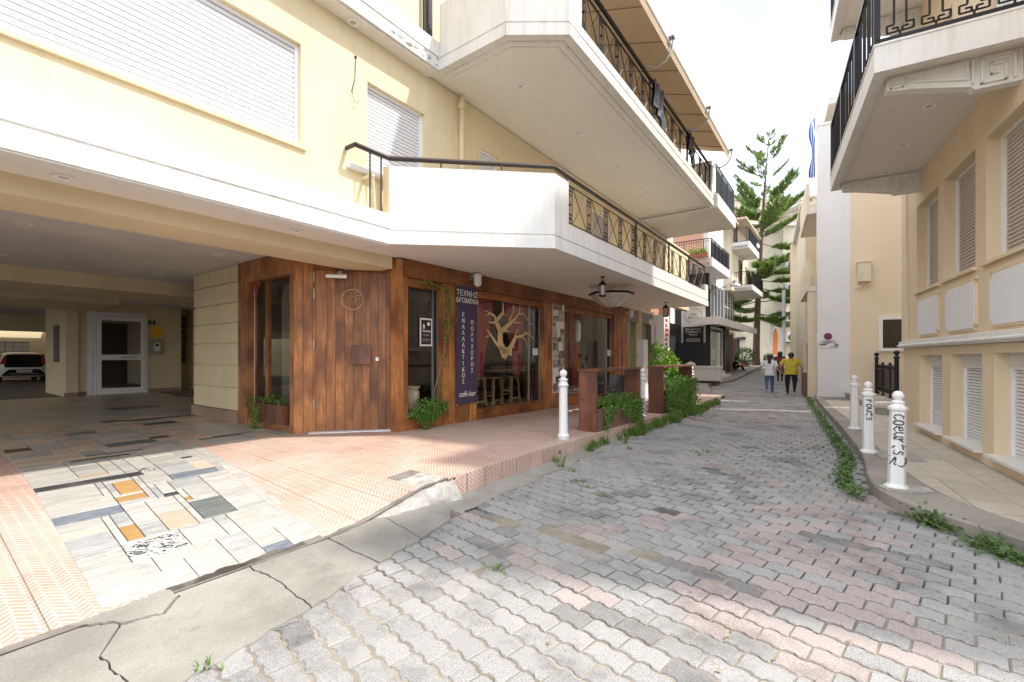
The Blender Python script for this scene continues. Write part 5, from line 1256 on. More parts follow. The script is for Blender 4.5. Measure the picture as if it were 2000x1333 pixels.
# string course
b = MB(); b.prism([(-.02, 1.665), (.06, 1.665), (.10, 1.70), (.10, 1.72), (.07, 1.735), (.07, 1.79), (.03, 1.80), (-.02, 1.80)], -2.55, 5.10, 'x'); b.build('string_course', 'white_plaster', rb)
b = MB().box(4.72, 0, 1.80, 5.07, .03, 4.88); b.build('corner_pilaster', 'pale_beige_plaster', rb)
for (a, c, d, e) in HU[:3]:
    shutter(rb, a+.001, c-.001, d+.001, e-.001, -.19, 1, .050, 'shutter_grey')
    MB().box(a-.05, -.24, d-.035, c+.05, .045, d+.006).build('sill', 'beige_plaster', rb)
    fw = .10; px0, px1 = a-.06, c-.20; z0_, z1_ = 1.88, 2.50   # raised border and the sunk white panel below each window
    b = MB(); b.box(px0-.03, 0, z1_+.02, px1+.03, .025, z1_+.06)
    for (xx, s_) in ((px0, 1), (px1, -1)):
        pass
    b.build('panel_border', 'beige_plaster', rb); n_ = .07
    oc = [(px0+n_, z0_), (px1-n_, z0_), (px1-n_, z0_+n_*.6), (px1-n_*.5, z0_+n_*.8), (px1, z0_+n_), (px1, z1_-n_), (px1-n_*.5, z1_-n_*.8), (px1-n_, z1_-n_*.6), (px1-n_, z1_), (px0+n_, z1_), (px0+n_, z1_-n_*.6), (px0+n_*.5, z1_-n_*.8), (px0, z1_-n_), (px0, z0_+n_), (px0+n_*.5, z0_+n_*.8), (px0+n_, z0_+n_*.6)]
    def ring_(P, g): mx0 = (px0+px1)/2; mz = (z0_+z1_)/2; return [(x+(g if x > mx0 else -g), z+(g if z > mz else -g)) for x, z in P]
    MB().prism(ring_(oc, .028), -.022, .002, 'y').build('panel_moulding', 'beige_plaster', rb); MB().prism(oc, -.030, .003, 'y').build('white_panel', 'cool_white_plaster', rb)
for (a, c, d, e) in HL[:3]:
    shutter(rb, a+.001, c-.001, d+.001, e-.16, -.19, 1, .042, 'shutter_white')
    MB().box(a+.001, -.22, e-.158, c-.001, -.13, e-.002).build('shutter_box', 'shutter_white', rb)
    MB().box(a-.02, -.24, d-.03, c+.02, .09, d+.006).build('marble_sill', 'ledge_marble', rb)
# balcony
def right_balcony(z, x0, x1, yb, detail, rail=True):
    S = MB(); S.box(x0, 0, z+.06, x1, yb, z+.22).build('balcony_slab', 'soffit_paint', rb)
    f = MB()
    for (a, bq, c, d) in ((x0-.02, yb-.06, x1+.02, yb+.02), (x0-.02, 0, x0+.06, yb-.06), (x1-.06, 0, x1+.02, yb-.06)): f.box(a, bq, z-.0, c, d, z+.30)
    for (a, bq, c, d) in ((x0+.06, yb-.12, x1-.06, yb-.06), (x0+.06, 0, x0+.12, yb-.12), (x1-.12, 0, x1-.06, yb-.12)): f.box(a, bq, z+.02, c, d, z+.07)
    f.box(x0-.03, 0, z+.302, x1+.03, yb+.03, z+.325)
    f.build('fascia', 'white_plaster', rb)
    for bx in (x0+.30, x1-.25):   # brackets with greek key relief
        br = MB().prism([(1.16, z+.055), (1.16, z-.10), (.98, z-.13), (.95, z-.13), (.42, z-.26), (.38, z-.30), (.001, z-.30), (.001, z+.055)], bx, bx+.13, 'x').build('bracket', 'white_plaster', rb)
        r_ = MB(); xr = bx-.030
        def rr(y0, z0, y1, z1, w_=.018):
            if abs(y1-y0) > abs(z1-z0): r_.box(xr, min(y0, y1)-w_/2, z0-w_/2, bx+.002, max(y0, y1)+w_/2, z0+w_/2)
            else: r_.box(xr, y0-w_/2, min(z0, z1)-w_/2, bx+.002, y0+w_/2, max(z0, z1)+w_/2)
        def key(cy, cz, s, w_):
            P = [(-1, -1), (-1, 1), (1, 1), (1, -1), (-.45, -1), (-.45, .4), (.4, .4), (.4, -.35), (.0, -.35)]
            for (a, c), (d, e) in zip(P, P[1:]): rr(cy+a*s, cz+c*s, cy+d*s, cz+e*s, w_)
        key(.20, z-.12, .13, .022); 
        for (a, c), (d, e) in zip([(-1, -1), (-1, 1), (1, 1), (1, -1), (-1, -1)], [(-1, 1), (1, 1), (1, -1), (-1, -1)]): rr(1.07+a*.055, z-.035+c*.05, 1.07+d*.055, z-.035+e*.05, .016)
        r_.box(xr, .40, z-.24, bx+.001, .415, z+.03); 
        r_.prism([(.95, z+.02), (.95, z+.0), (.45, z+.0), (.45, z+.02)], xr, bx+.001, 'x'); r_.prism([(.95, z-.05), (.95, z-.065), (.45, z-.185), (.45, z-.165)], xr, bx+.001, 'x').box(xr, .945, z-.065, bx+.001, .96, z+.02).box(xr, .44, z-.185, bx+.001, .455, z+.02)
        r_.build('greek_key_relief', 'white_plaster', br)
    if not rail: return
    z0 = z+.36; z1 = z+1.32; t = MB()
    t.box(x0-.01, yb-.035, z1, x1+.01, yb+.015, z1+.05).box(x0-.01, 0, z1, x0+.04, yb-.035, z1+.05).box(x0, yb-.03, z0, x1, yb, z0+.03).box(x0, 0, z0, x0+.03, yb-.03, z0+.03)
    for k in range(4): xx = x0+(x1-x0)*k/3; t.box(xx-(.03 if k else .0), yb-.04, z+.325, xx+.03, yb+.02, z1)
    rl = t.build('balcony_railing', 'black_iron', rb)
    # one unit: pair of bars joined by a squared spiral
    u = MB()
    def sp(P, w_=.016):
        for a, c in zip(P, P[1:]): u.bar((a[0], 0, a[1]), (c[0], 0, c[1]), w_)
    h = z1-z0
    for s_ in (-1, 1): sp([(s_*.055, h-.02), (s_*.055, .16), (s_*.12, .16), (s_*.12, .075), (s_*.02, .075), (s_*.02, .12), (s_*.075, .12)])
    sp([(-.02, .075), (.02, .075)]); sp([(0, .075), (0, .02)]); sp([(-.16, .02), (.16, .02)], .014)
    u0 = u.build('key_baluster', 'black_iron', rl, loc=(x0+.24, yb-.015, z0))
    n = int((x1-x0-.3)/.31)
    for i in range(1, n): inst(u0, rl, (x0+.24+i*.31, yb-.015, z0))
    for i in range(4): inst(u0, rl, (x0+.015, yb-.22-i*.31, z0), rad(90))
right_balcony(4.80, -.30, 4.05, 1.31, True)
right_balcony(7.78, .7, 4.05, 1.31, True)
for p in ((1.05, .53, 4.858), (2.33, .55, 4.858), (3.61, .54, 4.858)): o = inst(dl0, rb, p); inst(bulb0, o)
shutter(rb, -.15, 1.15, 5.13, 6.78, -.2, 1, .06, 'shutter_white'); shutter(rb, 2.25, 3.35, 5.13, 6.78, -.2, 1, .06, 'shutter_white')
cw_ = thing('lane_shade_block', 'plain unseen block added behind the entrance recess to shade the lane, slit for a sun strip', 'building', R); MB().box(5.07, -3.8, .0, 9.05, -3.45, 12.6).box(9.36, -3.8, .0, 11.79, -3.45, 12.6).box(9.04, -3.78, .0, 9.37, -3.47, 4.2).build('wall', 'pale_beige_plaster', cw_)  # added out of view to shade the lane; the slit leaves one sunlit strip
# white projecting wing with the no-parking sign and its recessed peach side
wb = thing('white_building', 'tall blank white building with a peach side wall beyond the right recess', 'building', R)
MB().box(11.8, .05, 0, 12.25, .95, 9.4).build('white_pier', 'cool_white_plaster', wb)
MB().box(11.78, .0, 9.4, 12.27, .97, 9.5).build('coping', 'white_plaster', wb)
b = MB(); walls(b, -4.2, .05, 0, 8.6, 0, .3, [(-2.45, -.72, 1.72, 2.72)]); 
o = b.build('peach_wall', 'pale_beige_plaster', wb, loc=(11.8, 0, 0), rz=rad(90)); 
# (the wall's own x runs along the building's y)
o.data.transform(Matrix.Scale(-1, 4, (0, 1, 0))); o.data.flip_normals()
MB().box(11.8, -5, 8.6, 12.25, .05, 8.7).build('roof_slab', 'white_plaster', wb)
wn = MB().box(11.72, -2.45, 1.66, 11.86, -.70, 1.76).box(11.72, -2.45, 2.68, 11.86, -.70, 2.78).box(11.72, -.80, 1.76, 11.86, -.70, 2.68).box(11.72, -2.45, 1.76, 11.86, -2.35, 2.68).build('window', 'white_metal', wb)
MB().box(11.80, -2.35, 1.76, 11.81, -.80, 2.68).build('pane', 'dark_glass', wn); MB().box(11.95, -2.4, 1.7, 11.97, -.7, 2.7).build('room_dark', 'interior_wall', wn)
# no parking sign
sg = thing('no_parking_sign', 'round red and blue no parking sign with graffiti stuck on the white wall', 'sign', R, (11.79, .68, 1.55))
MB().box(-.006, -.36, .24, 0, .30, .74).build('poster_sheet', 'cool_white_plaster', sg)
def disc(r, n=24): return [(r*math.cos(2*math.pi*k/n), r*math.sin(2*math.pi*k/n)) for k in range(n)]
MB().prism([(y-.02, z+.62) for y, z in disc(.12)], -.012, -.006, 'x').build('disc', 'sign_magenta', sg)
MB().prism([(y-.02, z+.62) for y, z in disc(.085)], -.015, -.012, 'x').build('disc_blue', 'purple_banner', sg)
MB().prism([(-.09, .67), (-.075, .70), (.055, .57), (.04, .54)], -.018, -.015, 'x').build('slash', 'sign_magenta', sg)
text('lettering', 'ΑΠΑΓΟΡΕΥΕΤΑΙ\nΤΟ ΠΑΡΚΑΡΙΣΜΑ', .055, 'ink', sg, TX(-.008, -.03, .44, '-x'))
rn = random.Random(7); b = MB()
for k in range(8):
    y, z = rn.uniform(-.32, .26), rn.uniform(.28, .45); b.tube([(-.01, y+rn.uniform(-.09, .09), z+rn.uniform(-.06, .06)) for _ in range(5)], .007, 4)
b.build('graffiti', 'ink', sg)
cb = thing('meter_box', 'small cream box mounted on the corner between the white and peach walls', 'box', R, (11.7, -.28, 3.95)); MB().box(-.12, -.2, 0, .08, .14, .62).box(-.14, -.22, .62, .1, .16, .66).build('body', 'cream_plaster', cb); MB().tube([(0, 0, 0), (0, 0, -.15), (.05, .2, -.2)], .02, 6).build('cable', 'cream_plaster', cb)
# black iron railing on the landing
rl = thing('landing_railing', 'black cast iron railing with finials on the entrance landing', 'railing', R, (0, 0, 0))
def cpost(x, y, h, r, parent, nm):
    return MB().lathe((x, y, .29), [(r*1.5, 0), (r*1.5, .04), (r, .06), (r*.95, h-.22), (r*1.35, h-.21), (r*1.35, h-.18), (r*.8, h-.15), (r*.6, h-.12), (r*1.3, h-.07), (r*1.35, h-.04), (r*.8, h), (.002, h+.01)], 12).build(nm, 'black_iron', parent, smooth=True)
cpost(8.93, -.62, 1.36, .055, rl, 'newel_post'); cpost(11.6, -.62, 1.32, .05, rl, 'newel_post')
for x in (9.7, 10.65): cpost(x, -.62, 1.02, .03, rl, 'post')
b = MB()
for z in (.40, .55, 1.10, 1.22): b.box(8.95, -.635, z, 11.6, -.605, z+.022)
b.build('rails', 'black_iron', rl); b = MB()
for k in range(20):
    x = 9.05+.128*k; b.bar((x, -.62, .41), (x, -.62, 1.21), .014); b.tube([(x+.06+.045*math.cos(t), -.62, 1.17+.045*math.sin(t)) for t in [q*math.pi/4 for q in range(9)]], .007, 4, caps=False).tube([(x+.06+.045*math.cos(t), -.62, .485+.05*math.sin(t)) for t in [q*math.pi/4 for q in range(9)]], .007, 4, caps=False)
b.build('infill_scrolls', 'black_iron', rl)
# street sign-like stone base and rail beyond the white pier
wbk = thing('low_wall', 'short brown stone faced wall just beyond the white building', 'wall', R); MB().box(12.7, .95, 0, 14.2, 1.30, .88).build('wall', 'brown_cladding', wbk); MB().box(12.68, .951, .881, 14.25, 1.33, .93).build('coping', 'slab_grey', wbk)
b = MB()
for k in range(5): b.bar((12.8+.3*k, 1.12, .93), (12.8+.3*k, 1.12, 2.0), .025)
b.bar((12.8, 1.12, 2.0), (14.0, 1.12, 2.0), .03).bar((12.8, 1.12, 1.82), (14.0, 1.12, 1.82), .02); b.build('railing', 'black_iron', wbk)

# bollards of the right pavement
def bollard_sq(x, y, tilt, label, graf):
    o = thing('bollard', label, 'bollard', W, (x, y, .12), 0, 'white bollards on the right pavement'); o.rotation_euler = (tilt[0], tilt[1], rad(30))
    MB().lathe((0, 0, 0), [(.105, 0), (.105, .02), (.088, .035), (.076, .05), (.068, .80), (.085, .82), (.085, .845), (.065, .86), (.050, .885), (.062, .895), (.055, .91), (.034, .92), (.034, .93)], 8, ph=.5).build('post', 'white_metal', o)
    MB().ball((0, 0, .965), .052, 14).build('ball', 'white_metal', o, smooth=True)
    if graf:
        G_ = {'C': [[(.8, .9), (.4, 1.05), (0, .6), (.1, .1), (.6, 0), (.9, .25)]], 'O': [[(.4+.42*math.cos(q*.6), .5+.55*math.sin(q*.6)) for q in range(12)]],
              'e': [[(0, .5), (.8, .6), (.6, 1), (.1, .8), (0, .3), (.5, 0), (.9, .2)]], 'u': [[(0, 1), (0, .3), (.4, 0), (.8, .3), (.8, 1), (.95, 0)]], 'r': [[(0, 1), (.05, 0), (.1, .6), (.6, 1)]],
              't': [[(.3, 1.4), (.35, 0), (.7, -.1)], [(-.1, .9), (.9, 1.0)]], 's': [[(.8, .9), (.3, 1), (.1, .7), (.7, .4), (.6, 0), (0, .1)]], 'P': [[(0, -.5), (.3, 1.5), (1.1, 1.6), (1.9, .9), (1.5, .1), (.2, .3)], [(.1, .2), (1.6, -.4)]]}
        b = MB(); word, zt0, stp, hh = ('COeurtsP', .77, .062, .085) if graf == 1 else ('rOuts', .76, .062, .06); z = zt0
        for ch in word:
            for P_ in G_[ch]:
                pts = []
                for (u, v) in P_:
                    zz = z-u*stp*.85; rr_ = (.076+(zz-.05)*(-.008/.75))*.975+.003; a = rad(-152)+(v-.5)*hh/rr_; pts.append((rr_*math.cos(a), rr_*math.sin(a), zz))
                b.tube(pts, .0068, 5)
            z -= stp
        b.build('graffiti', 'ink', o)
    return o
bollard_sq(4.02, 4.76, (0, rad(2.5)), 'nearest white bollard on the right, leaning, with looping black graffiti', 1)
bollard_sq(5.12, 6.53, (0, rad(-1)), 'middle white bollard on the right with short black graffiti tag', 2)
bollard_sq(6.49, 8.62, (0, 0), 'clean white bollard farthest along the right pavement', 0)
o = MB().prism([(.24*math.cos(k*.5)*(1+.1*math.sin(k*3)), .17*math.sin(k*.5)) for k in range(12)], .0, .012).build('mortar_pad', 'broken_plaster'); o.location = (4.08, 4.72, .122); o['kind'] = 'structure'

# ================================================================ FAR LEFT BUILDINGS
def bars_rail(name, par, pts, z0, h, mat='black_iron', gap=.11, tilt=0):
    t = MB()
    for a, c in zip(pts, pts[1:]):
        a, c = Vector((*a, 0)), Vector((*c, 0)); n = max(1, int((c-a).length/gap))
        t.tube([a+Vector((0, 0, z0+h)), c+Vector((0, 0, z0+h))], .022, 4).tube([a+Vector((0, 0, z0+.06)), c+Vector((0, 0, z0+.06))], .012, 4).tube([a+Vector((0, 0, z0+h-.12)), c+Vector((0, 0, z0+h-.12))], .010, 4)
        for k in range(n+1): p = a.lerp(c, k/n); t.tube([p+Vector((0, 0, z0)), p+Vector((0, 0, z0+h))], .008 if k % 8 else .018, 4, caps=False)
    return t.build(name, mat, par)
def balc(par, x0, x1, yw, yf, z, mat='white_plaster', th=.38, rail='black_iron', panel=None, sofm='dirty_white_plaster'):
    MB().box(x0, yf+.1, z+.03, x1, yw, z+.2).build('balcony_slab', sofm, par)
    MB().box(x0, yf, z, x1, yf+.1, z+th).box(x0, yf+.1, z, x0+.1, yw, z+th).box(x1-.1, yf+.1, z, x1, yw, z+th).build('fascia', mat, par)
    r = bars_rail('balcony_railing', par, [(x0+.05, yw), (x0+.05, yf+.05), (x1-.05, yf+.05), (x1-.05, yw)], z+th, .92, rail)
    if panel: MB().box(x0+.12, yf+.07, z+th+.1, x1-.12, yf+.085, z+th+.8).build('railing_panel', panel, r)
def glaz(par, x0, x1, y, z0, z1, fm='white_metal', gm='dark_glass', nx=1, nz_=1, axis='x'):
    """window facing -y at the plane y; every light is a pane"""
    b = MB(); t = .05
    for i in range(nx+1): xx = x0+(x1-x0)*i/nx; b.box(xx-t/2, y-.05, z0, xx+t/2, y+.02, z1)
    for j in range(nz_+1): zz = z0+(z1-z0)*j/nz_; b.box(x0-t/2, y-.045, zz-t/2, x1+t/2, y+.015, zz+t/2)
    if axis == 'y': b.T = None
    w_ = b.build('window', fm, par)
    for i in range(nx):
        for j in range(nz_):
            a = x0+(x1-x0)*i/nx+.04; c = x0+(x1-x0)*(i+1)/nx-.04; d = z0+(z1-z0)*j/nz_+.04; e = z0+(z1-z0)*(j+1)/nz_-.04
            MB().box(a, y-.02, d, c, y-.012, e).build('pane', gm, w_)
    return w_
G = gz
nb = thing('salmon_building', 'narrow building with salmon walls and a white balcony joined to the yellow building', 'building', L)
MB().box(11.02, 1.2, 3.2, 18.9, 1.5, 9.4).build('wall', 'salmon_plaster', nb); MB().box(11.1, .3, 3.14, 13.6, 1.2, 3.3).build('canopy_roof', 'white_plaster', nb)
balc(nb, 10.1, 13.1, 1.2, -2.85, 6.15, 'white_plaster', .42, 'blue_grey_panel', 'blue_grey_panel'); MB().box(10.0, -2.7, 6.57, 10.12, -.4, 7.6).build('partition', 'white_plaster', nb)
MB().box(11.0, 1.1, 9.4, 19.1, 1.6, 9.5).build('roof_slab', 'eave_tan', nb)
glaz(nb, 16.3, 17.3, 1.18, 3.9, 6.1, 'brown_cladding', 'dark_glass', 2, 1)
MB().box(12.4, 1.1, .1, 19.9, 1.3, 3.2).build('ground_wall', 'dark_paint', nb)
glaz(nb, 14.2, 16.0, 1.08, .4, 2.9, 'black_iron', 'dark_glass', 2, 1); glaz(nb, 16.6, 18.2, 1.08, .4, 2.9, 'black_iron', 'dark_glass', 1, 1)

db = thing('dark_shopfront_building', 'white building with a charcoal ground floor, sign boards and stacked balconies', 'building', L)
b = MB(); b.box(20.0, -.40, 0, 20.25, 1.3, 5.9).build('charcoal_wall', 'dark_paint', db)
b = MB(); b.box(20.5, -.30, 3.4, 24.2, 0, 10.1).box(20.5, -.0, 5.9, 20.8, 1.5, 10.1).build('upper_wall', 'cool_white_plaster', db); MB().box(20.3, -.02, 5.8, 20.49, 1.5, 9.0).build('salmon_return', 'salmon_plaster', db)
MB().box(20.26, .05, .1, 28.0, .35, 3.38).build('ground_wall', 'dark_paint', db)
# storefront
sf = MB().box(20.3, -.35, .62, 20.4, .04, 3.1).box(23.8, -.35, .62, 23.9, .04, 3.1).box(20.4, -.35, 3.0, 23.8, .04, 3.1).build('shop_window', 'white_metal', db)
for i in range(3): MB().box(20.42+1.14*i, -.30, .64, 20.42+1.14*i+1.11, -.29, 2.98).build('pane', 'pane_glass', sf)
MB().box(20.4, .0, .62, 23.8, .03, 3.0).build('display_back', 'blue_grey_panel', sf); b = MB()
for k in range(6): b.box(20.8+.22*k, -.1, 2.45, 20.95+.22*k, -.08, 2.85)
for k, (xx, ww) in enumerate(((20.7, .5), (21.5, .25), (22.2, .6))): b.box(xx, -.15, 1.3, xx+ww, -.12, 1.9)
b.build('display', 'paper', sf); MB().box(20.25, -.45, .1, 24.0, .05, .62).box(20.2, -.8, .1, 24.0, -.45, .45).build('step', 'cool_white_plaster', db)
MB().box(24.0, -.42, .1, 24.3, -.1, 3.3).box(20.02, -.46, .1, 20.24, -.41, 5.0).build('column', 'black_iron', db)
MB().box(18.6, -1.15, 3.25, 31, .1, 3.36).box(18.55, -1.2, 3.05, 31, -1.1, 3.42).box(18.55, -1.1, 3.05, 18.65, .1, 3.42).build('canopy', 'white_plaster', db)
glaz(db, 20.7, 24.0, -.32, 3.6, 5.4, 'cool_white_plaster', 'blue_grey_panel', 4, 1)
MB().box(24.2, .3, 3.4, 31, .5, 6.2).build('recess_wall', 'brown_cladding', db); glaz(db, 24.5, 30.0, .22, 3.6, 5.9, 'dirty_white_plaster', 'dark_glass', 6, 2)
MB().box(24.3, .3, .3, 31.0, .5, 3.25).build('brick_wall', 'brown_cladding', db)
for i in range(14):
    for j in range(8): MB().box(24.35+.47*i, .285, .6+.32*j, 24.35+.47*i+.45, .30, .6+.32*j+.30).build('brick', 'brown_cladding', db) if (i < 6) else None
balc(db, 18.0, 22.4, 1.2, -1.0, 5.8, 'white_plaster', .42, 'black_iron', 'blue_grey_panel')
MB().box(28, -.1, 5.9, 34.6, 2, 10.5).build('far_wall', 'cream_plaster', db)
balc(db, 28.0, 32.4, -.1, -1.15, 8.6, 'white_plaster', .42, 'black_iron', 'blue_grey_panel'); balc(db, 29.0, 34.4, -.1, -1.2, 5.95, 'white_plaster', .35, 'black_iron', None)
glaz(db, 28.6, 29.6, -.14, 9.1, 11.2, 'brown_cladding', 'dark_glass', 1, 1); glaz(db, 30.5, 31.5, -.14, 6.4, 8.3, 'brown_cladding', 'dark_glass', 1, 1)
MB().box(20.3, -.55, 10.1, 27.9, 1.5, 10.2).box(27.9, -1.0, 10.5, 34.8, 2, 10.62).build('roof_slab', 'eave_tan', db)
pf_ = thing('balcony_planter', 'terracotta trough with a leafy green plant on the white balcony above the charcoal shop', 'planter', L, (17.9, -.35, 6.24)); MB().box(-.12, -.5, 0, .10, .5, .2).build('trough', 'terracotta_pot', pf_)
rn = random.Random(5); leaves('foliage', 'bright_leaf', pf_, [(rn.gauss(0, .1), rn.uniform(-.45, .4), .22+abs(rn.gauss(0, .14))) for _ in range(260)], .10, seed=4)
# boards on the charcoal wall
s1 = thing('round_logo_sign', 'grey sign board with a leafy wreath logo high on the charcoal wall', 'sign', L, (19.97, -.26, 0)); MB().box(0, 0, 3.05, .03, 1.22, 4.15).box(0, 0, 2.2, .03, .09, 3.05).box(0, 1.13, 2.2, .03, 1.22, 3.05).build('board', 'dirty_white_plaster', s1)
b = MB()
for k in range(26):
    a = 2*math.pi*k/26; r = .38; c = Vector((-.004, .61+r*math.cos(a)*1.15, 3.62+r*math.sin(a))); b.prism([(c.y, c.z), (c.y+.07*math.cos(a+1), c.z+.07*math.sin(a+1)), (c.y+.05*math.cos(a+2), c.z+.05*math.sin(a+2))], -.006, -.001, 'x')
b.build('wreath', 'blue_grey_panel', s1); text('lettering', 'Pure\nSkincare', .16, 'ink', s1, TX(-.006, .61, 3.66, '-x'), shear=.3)
s2 = thing('price_board', 'black board with white Greek lettering below the wreath sign', 'sign', L, (19.96, -.15, 2.22)); MB().box(0, 0, 0, .03, 1.0, .82).build('board', 'ink', s2)
text('lettering', 'Κομμώσεις\nΠεριποίηση\nΝυχιά', .15, 'paper', s2, TX(-.004, .5, .66, '-x'), spacing=.95); b = MB()
for k in range(4): b.box(-.006, .15, .04+.05*k, -.001, .85, .055+.05*k)
b.build('small_print', 'paper', s2)
# planter box, people by the shop
pl = thing('street_planter', 'long pale grey rectangular planter box on the far left pavement', 'planter', L, (18.0, -1.35, .14)); MB().box(0, 0, .18, .55, 1.55, .86).box(-.03, -.03, .80, .58, 1.58, .88).build('box', 'dirty_white_plaster', pl); MB().box(.05, .1, 0, .5, 1.45, .18).build('base', 'dark_interior', pl)
wicker_chair(18.9, .25, rad(100), 'black chair carrying the person in white by the charcoal wall')

# ---------------------------------------------------------------- people
def person(name, label, F, loc, rz, J, radii, edges, matf, extras=None, group=None):
    t = thing(name, label, 'person', F, loc, rz, group)
    keys = list(J); me = bpy.data.meshes.new('body'); me.from_pydata([J[k] for k in keys], [(keys.index(a), keys.index(c)) for a, c in edges], [])
    o = bpy.data.objects.new('tmp', me); C.objects.link(o); sk = o.modifiers.new('s', 'SKIN'); sk.use_smooth_shade = True; sb = o.modifiers.new('u', 'SUBSURF'); sb.levels = 2; sb.render_levels = 2
    lay = me.skin_vertices[0].data if me.skin_vertices else None
    if lay is None: bpy.context.view_layer.objects.active = o
    for i, k in enumerate(keys):
        r = radii[k]; me.skin_vertices[0].data[i].radius = r if isinstance(r, tuple) else (r, r); me.skin_vertices[0].data[i].use_root = (k == 'pelvis')
    bpy.context.view_layer.update(); dg = bpy.context.evaluated_depsgraph_get(); m2 = bpy.data.meshes.new_from_object(o.evaluated_get(dg)); bpy.data.objects.remove(o)
    mats = []
    m2.materials.clear(); idx = []
    for p in m2.polygons:
        mt = matf(p.center)
        if mt not in mats: mats.append(mt)
        idx.append(mats.index(mt)); p.use_smooth = True
    for mt in mats: m2.materials.append(MATS[mt])
    for p, i_ in zip(m2.polygons, idx): p.material_index = i_
    q = bpy.data.objects.new('body', m2); C.objects.link(q); q.parent = t
    return t
def arm_hand(J, Rr, E, s, sh, elb, wr, r=1.):
    J.update({'sh'+s: sh, 'el'+s: elb, 'wr'+s: wr}); sh, elb, wr = Vector(sh), Vector(elb), Vector(wr); d = (wr-elb).normalized()
    J['pa'+s] = tuple(wr+d*.07); Rr.update({'sh'+s: .062*r, 'el'+s: .045*r, 'wr'+s: .028*r, 'pa'+s: (.022, .038)})
    E += [('chest', 'sh'+s), ('sh'+s, 'el'+s), ('el'+s, 'wr'+s), ('wr'+s, 'pa'+s)]
    sd = d.cross(Vector((0, 1, 0))).normalized() if abs(d.y) < .9 else Vector((1, 0, 0))
    for k in range(4):
        nm = 'f%d%s' % (k, s); base = wr+d*.08+sd*(.027-.018*k); J[nm+'a'] = tuple(base+d*.03); J[nm+'b'] = tuple(base+d*.065+Vector((0, -.012, 0)))
        Rr[nm+'a'] = .0095; Rr[nm+'b'] = .007; E += [('pa'+s, nm+'a'), (nm+'a', nm+'b')]
    J['t'+s] = tuple(wr+d*.055+sd*.055); Rr['t'+s] = .010; E.append(('pa'+s, 't'+s))
def walker(name, label, W_, h, build_, Fl, lift, top, legs, shoes, hair, arms, group=None, ang=0.):
    k = h/1.65; J = {}; Rr = {}; E = []; bw = build_
    J['pelvis'] = (0, 0, .90); Rr['pelvis'] = (.155*bw, .115*bw); J['waist'] = (0, -.005, 1.05); Rr['waist'] = (.135*bw, .105*bw)
    J['chest'] = (0, .0, 1.28); Rr['chest'] = (.16*bw, .115*bw); J['neck'] = (0, .01, 1.42); Rr['neck'] = .055; J['head'] = (0, .02, 1.52); Rr['head'] = (.078, .092); J['crown'] = (0, .02, 1.60); Rr['crown'] = (.062, .075)
    E += [('pelvis', 'waist'), ('waist', 'chest'), ('chest', 'neck'), ('neck', 'head'), ('head', 'crown')]
    for s, sx in (('l', -1), ('r', 1)):
        lf_ = lift[s]
        J['hip'+s] = (sx*.085*bw, 0, .86); Rr['hip'+s] = .105*bw
        J['kn'+s] = (sx*.095*bw, lf_[0], .47+lf_[2]*.3); Rr['kn'+s] = .068*bw; J['an'+s] = (sx*.085*bw, lf_[1], .085+lf_[2]); Rr['an'+s] = .042
        J['to'+s] = (sx*.095*bw, lf_[1]+.15*(1 if lf_[2] < .03 else .7), .035+lf_[3]); Rr['to'+s] = (.040, .028); J['he'+s] = (sx*.085*bw, lf_[1]-.04, .04+lf_[2]); Rr['he'+s] = .035
        E += [('pelvis', 'hip'+s), ('hip'+s, 'kn'+s), ('kn'+s, 'an'+s), ('an'+s, 'to'+s), ('an'+s, 'he'+s)]
        arm_hand(J, Rr, E, s, (sx*.175*bw, 0, 1.34), *arms[s], r=1.0 if bw < 1.15 else 1.15)
    J = {q: tuple(k*c for c in v) for q, v in J.items()}; Rr = {q: (tuple(k*c for c in v) if isinstance(v, tuple) else k*v) for q, v in Rr.items()}
    hs = {s: Vector(J['el'+s]) for s in 'lr'}
    def mf(c):
        z = c.z/k; ax = abs(c.x)/k
        if z < .10+.0 or any((c-Vector(J['to'+s])).length < .09*k or (c-Vector(J['he'+s])).length < .055*k for s in 'lr'): return shoes
        if any((c-Vector(J[q+s])).length < .13*k for s in 'lr' for q in ('wr', 'pa')): return 'skin'
        if any((c-hs[s]).length < .10*k and (c-Vector(J['sh'+s])).length > .17*k for s in 'lr'): return 'skin'
        if z > 1.40: return 'skin'
        if z < .92 and ax < .26*bw: return legs
        return top
    t = person(name, label, Fl[0], Fl[1], Fl[2], J, Rr, E, mf, group=group)
    hz = MB()
    for q in hair: hz.ball(tuple(k*c for c in q[:3]), q[3]*k, 12, sx=q[4], sy=q[5], sz=q[6])
    hz.build('hair', 'hair_black', t, smooth=True)
    fc = MB()
    for sx in (-1, 1): fc.ball((sx*.075*k, .02*k, 1.515*k), .02*k, 6, sx=.5)
    fc.ball((0, .112*k, 1.51*k), .014*k, 6).build('ears_and_nose', 'skin', t, smooth=True)
    # loose hem of the top
    hm = MB().lathe((0, 0, .80*k), [(.185*bw*k, 0), (.178*bw*k, .08*k), (.165*bw*k, .2*k), (.150*bw*k, .3*k), (.145*bw*k, .3*k), (.160*bw*k, .2*k), (.172*bw*k, .08*k), (.18*bw*k, 0)], 20, sy=.76); hm.build('top_hem', top, t, smooth=True)
    sl_ = MB()
    for s, sx in (('l', -1), ('r', 1)):
        a = Vector(J['sh'+s]); c = Vector(J['el'+s]); sl_.tube([a+Vector((-sx*.03, 0, .02)), a.lerp(c, .35), a.lerp(c, .72)], [.078*k*bw**.5, .076*k*bw**.5, .074*k*bw**.5], 10)
    sl_.build('sleeves', top, t, smooth=True)
    return t
dirw = rad(-31)+math.pi*0
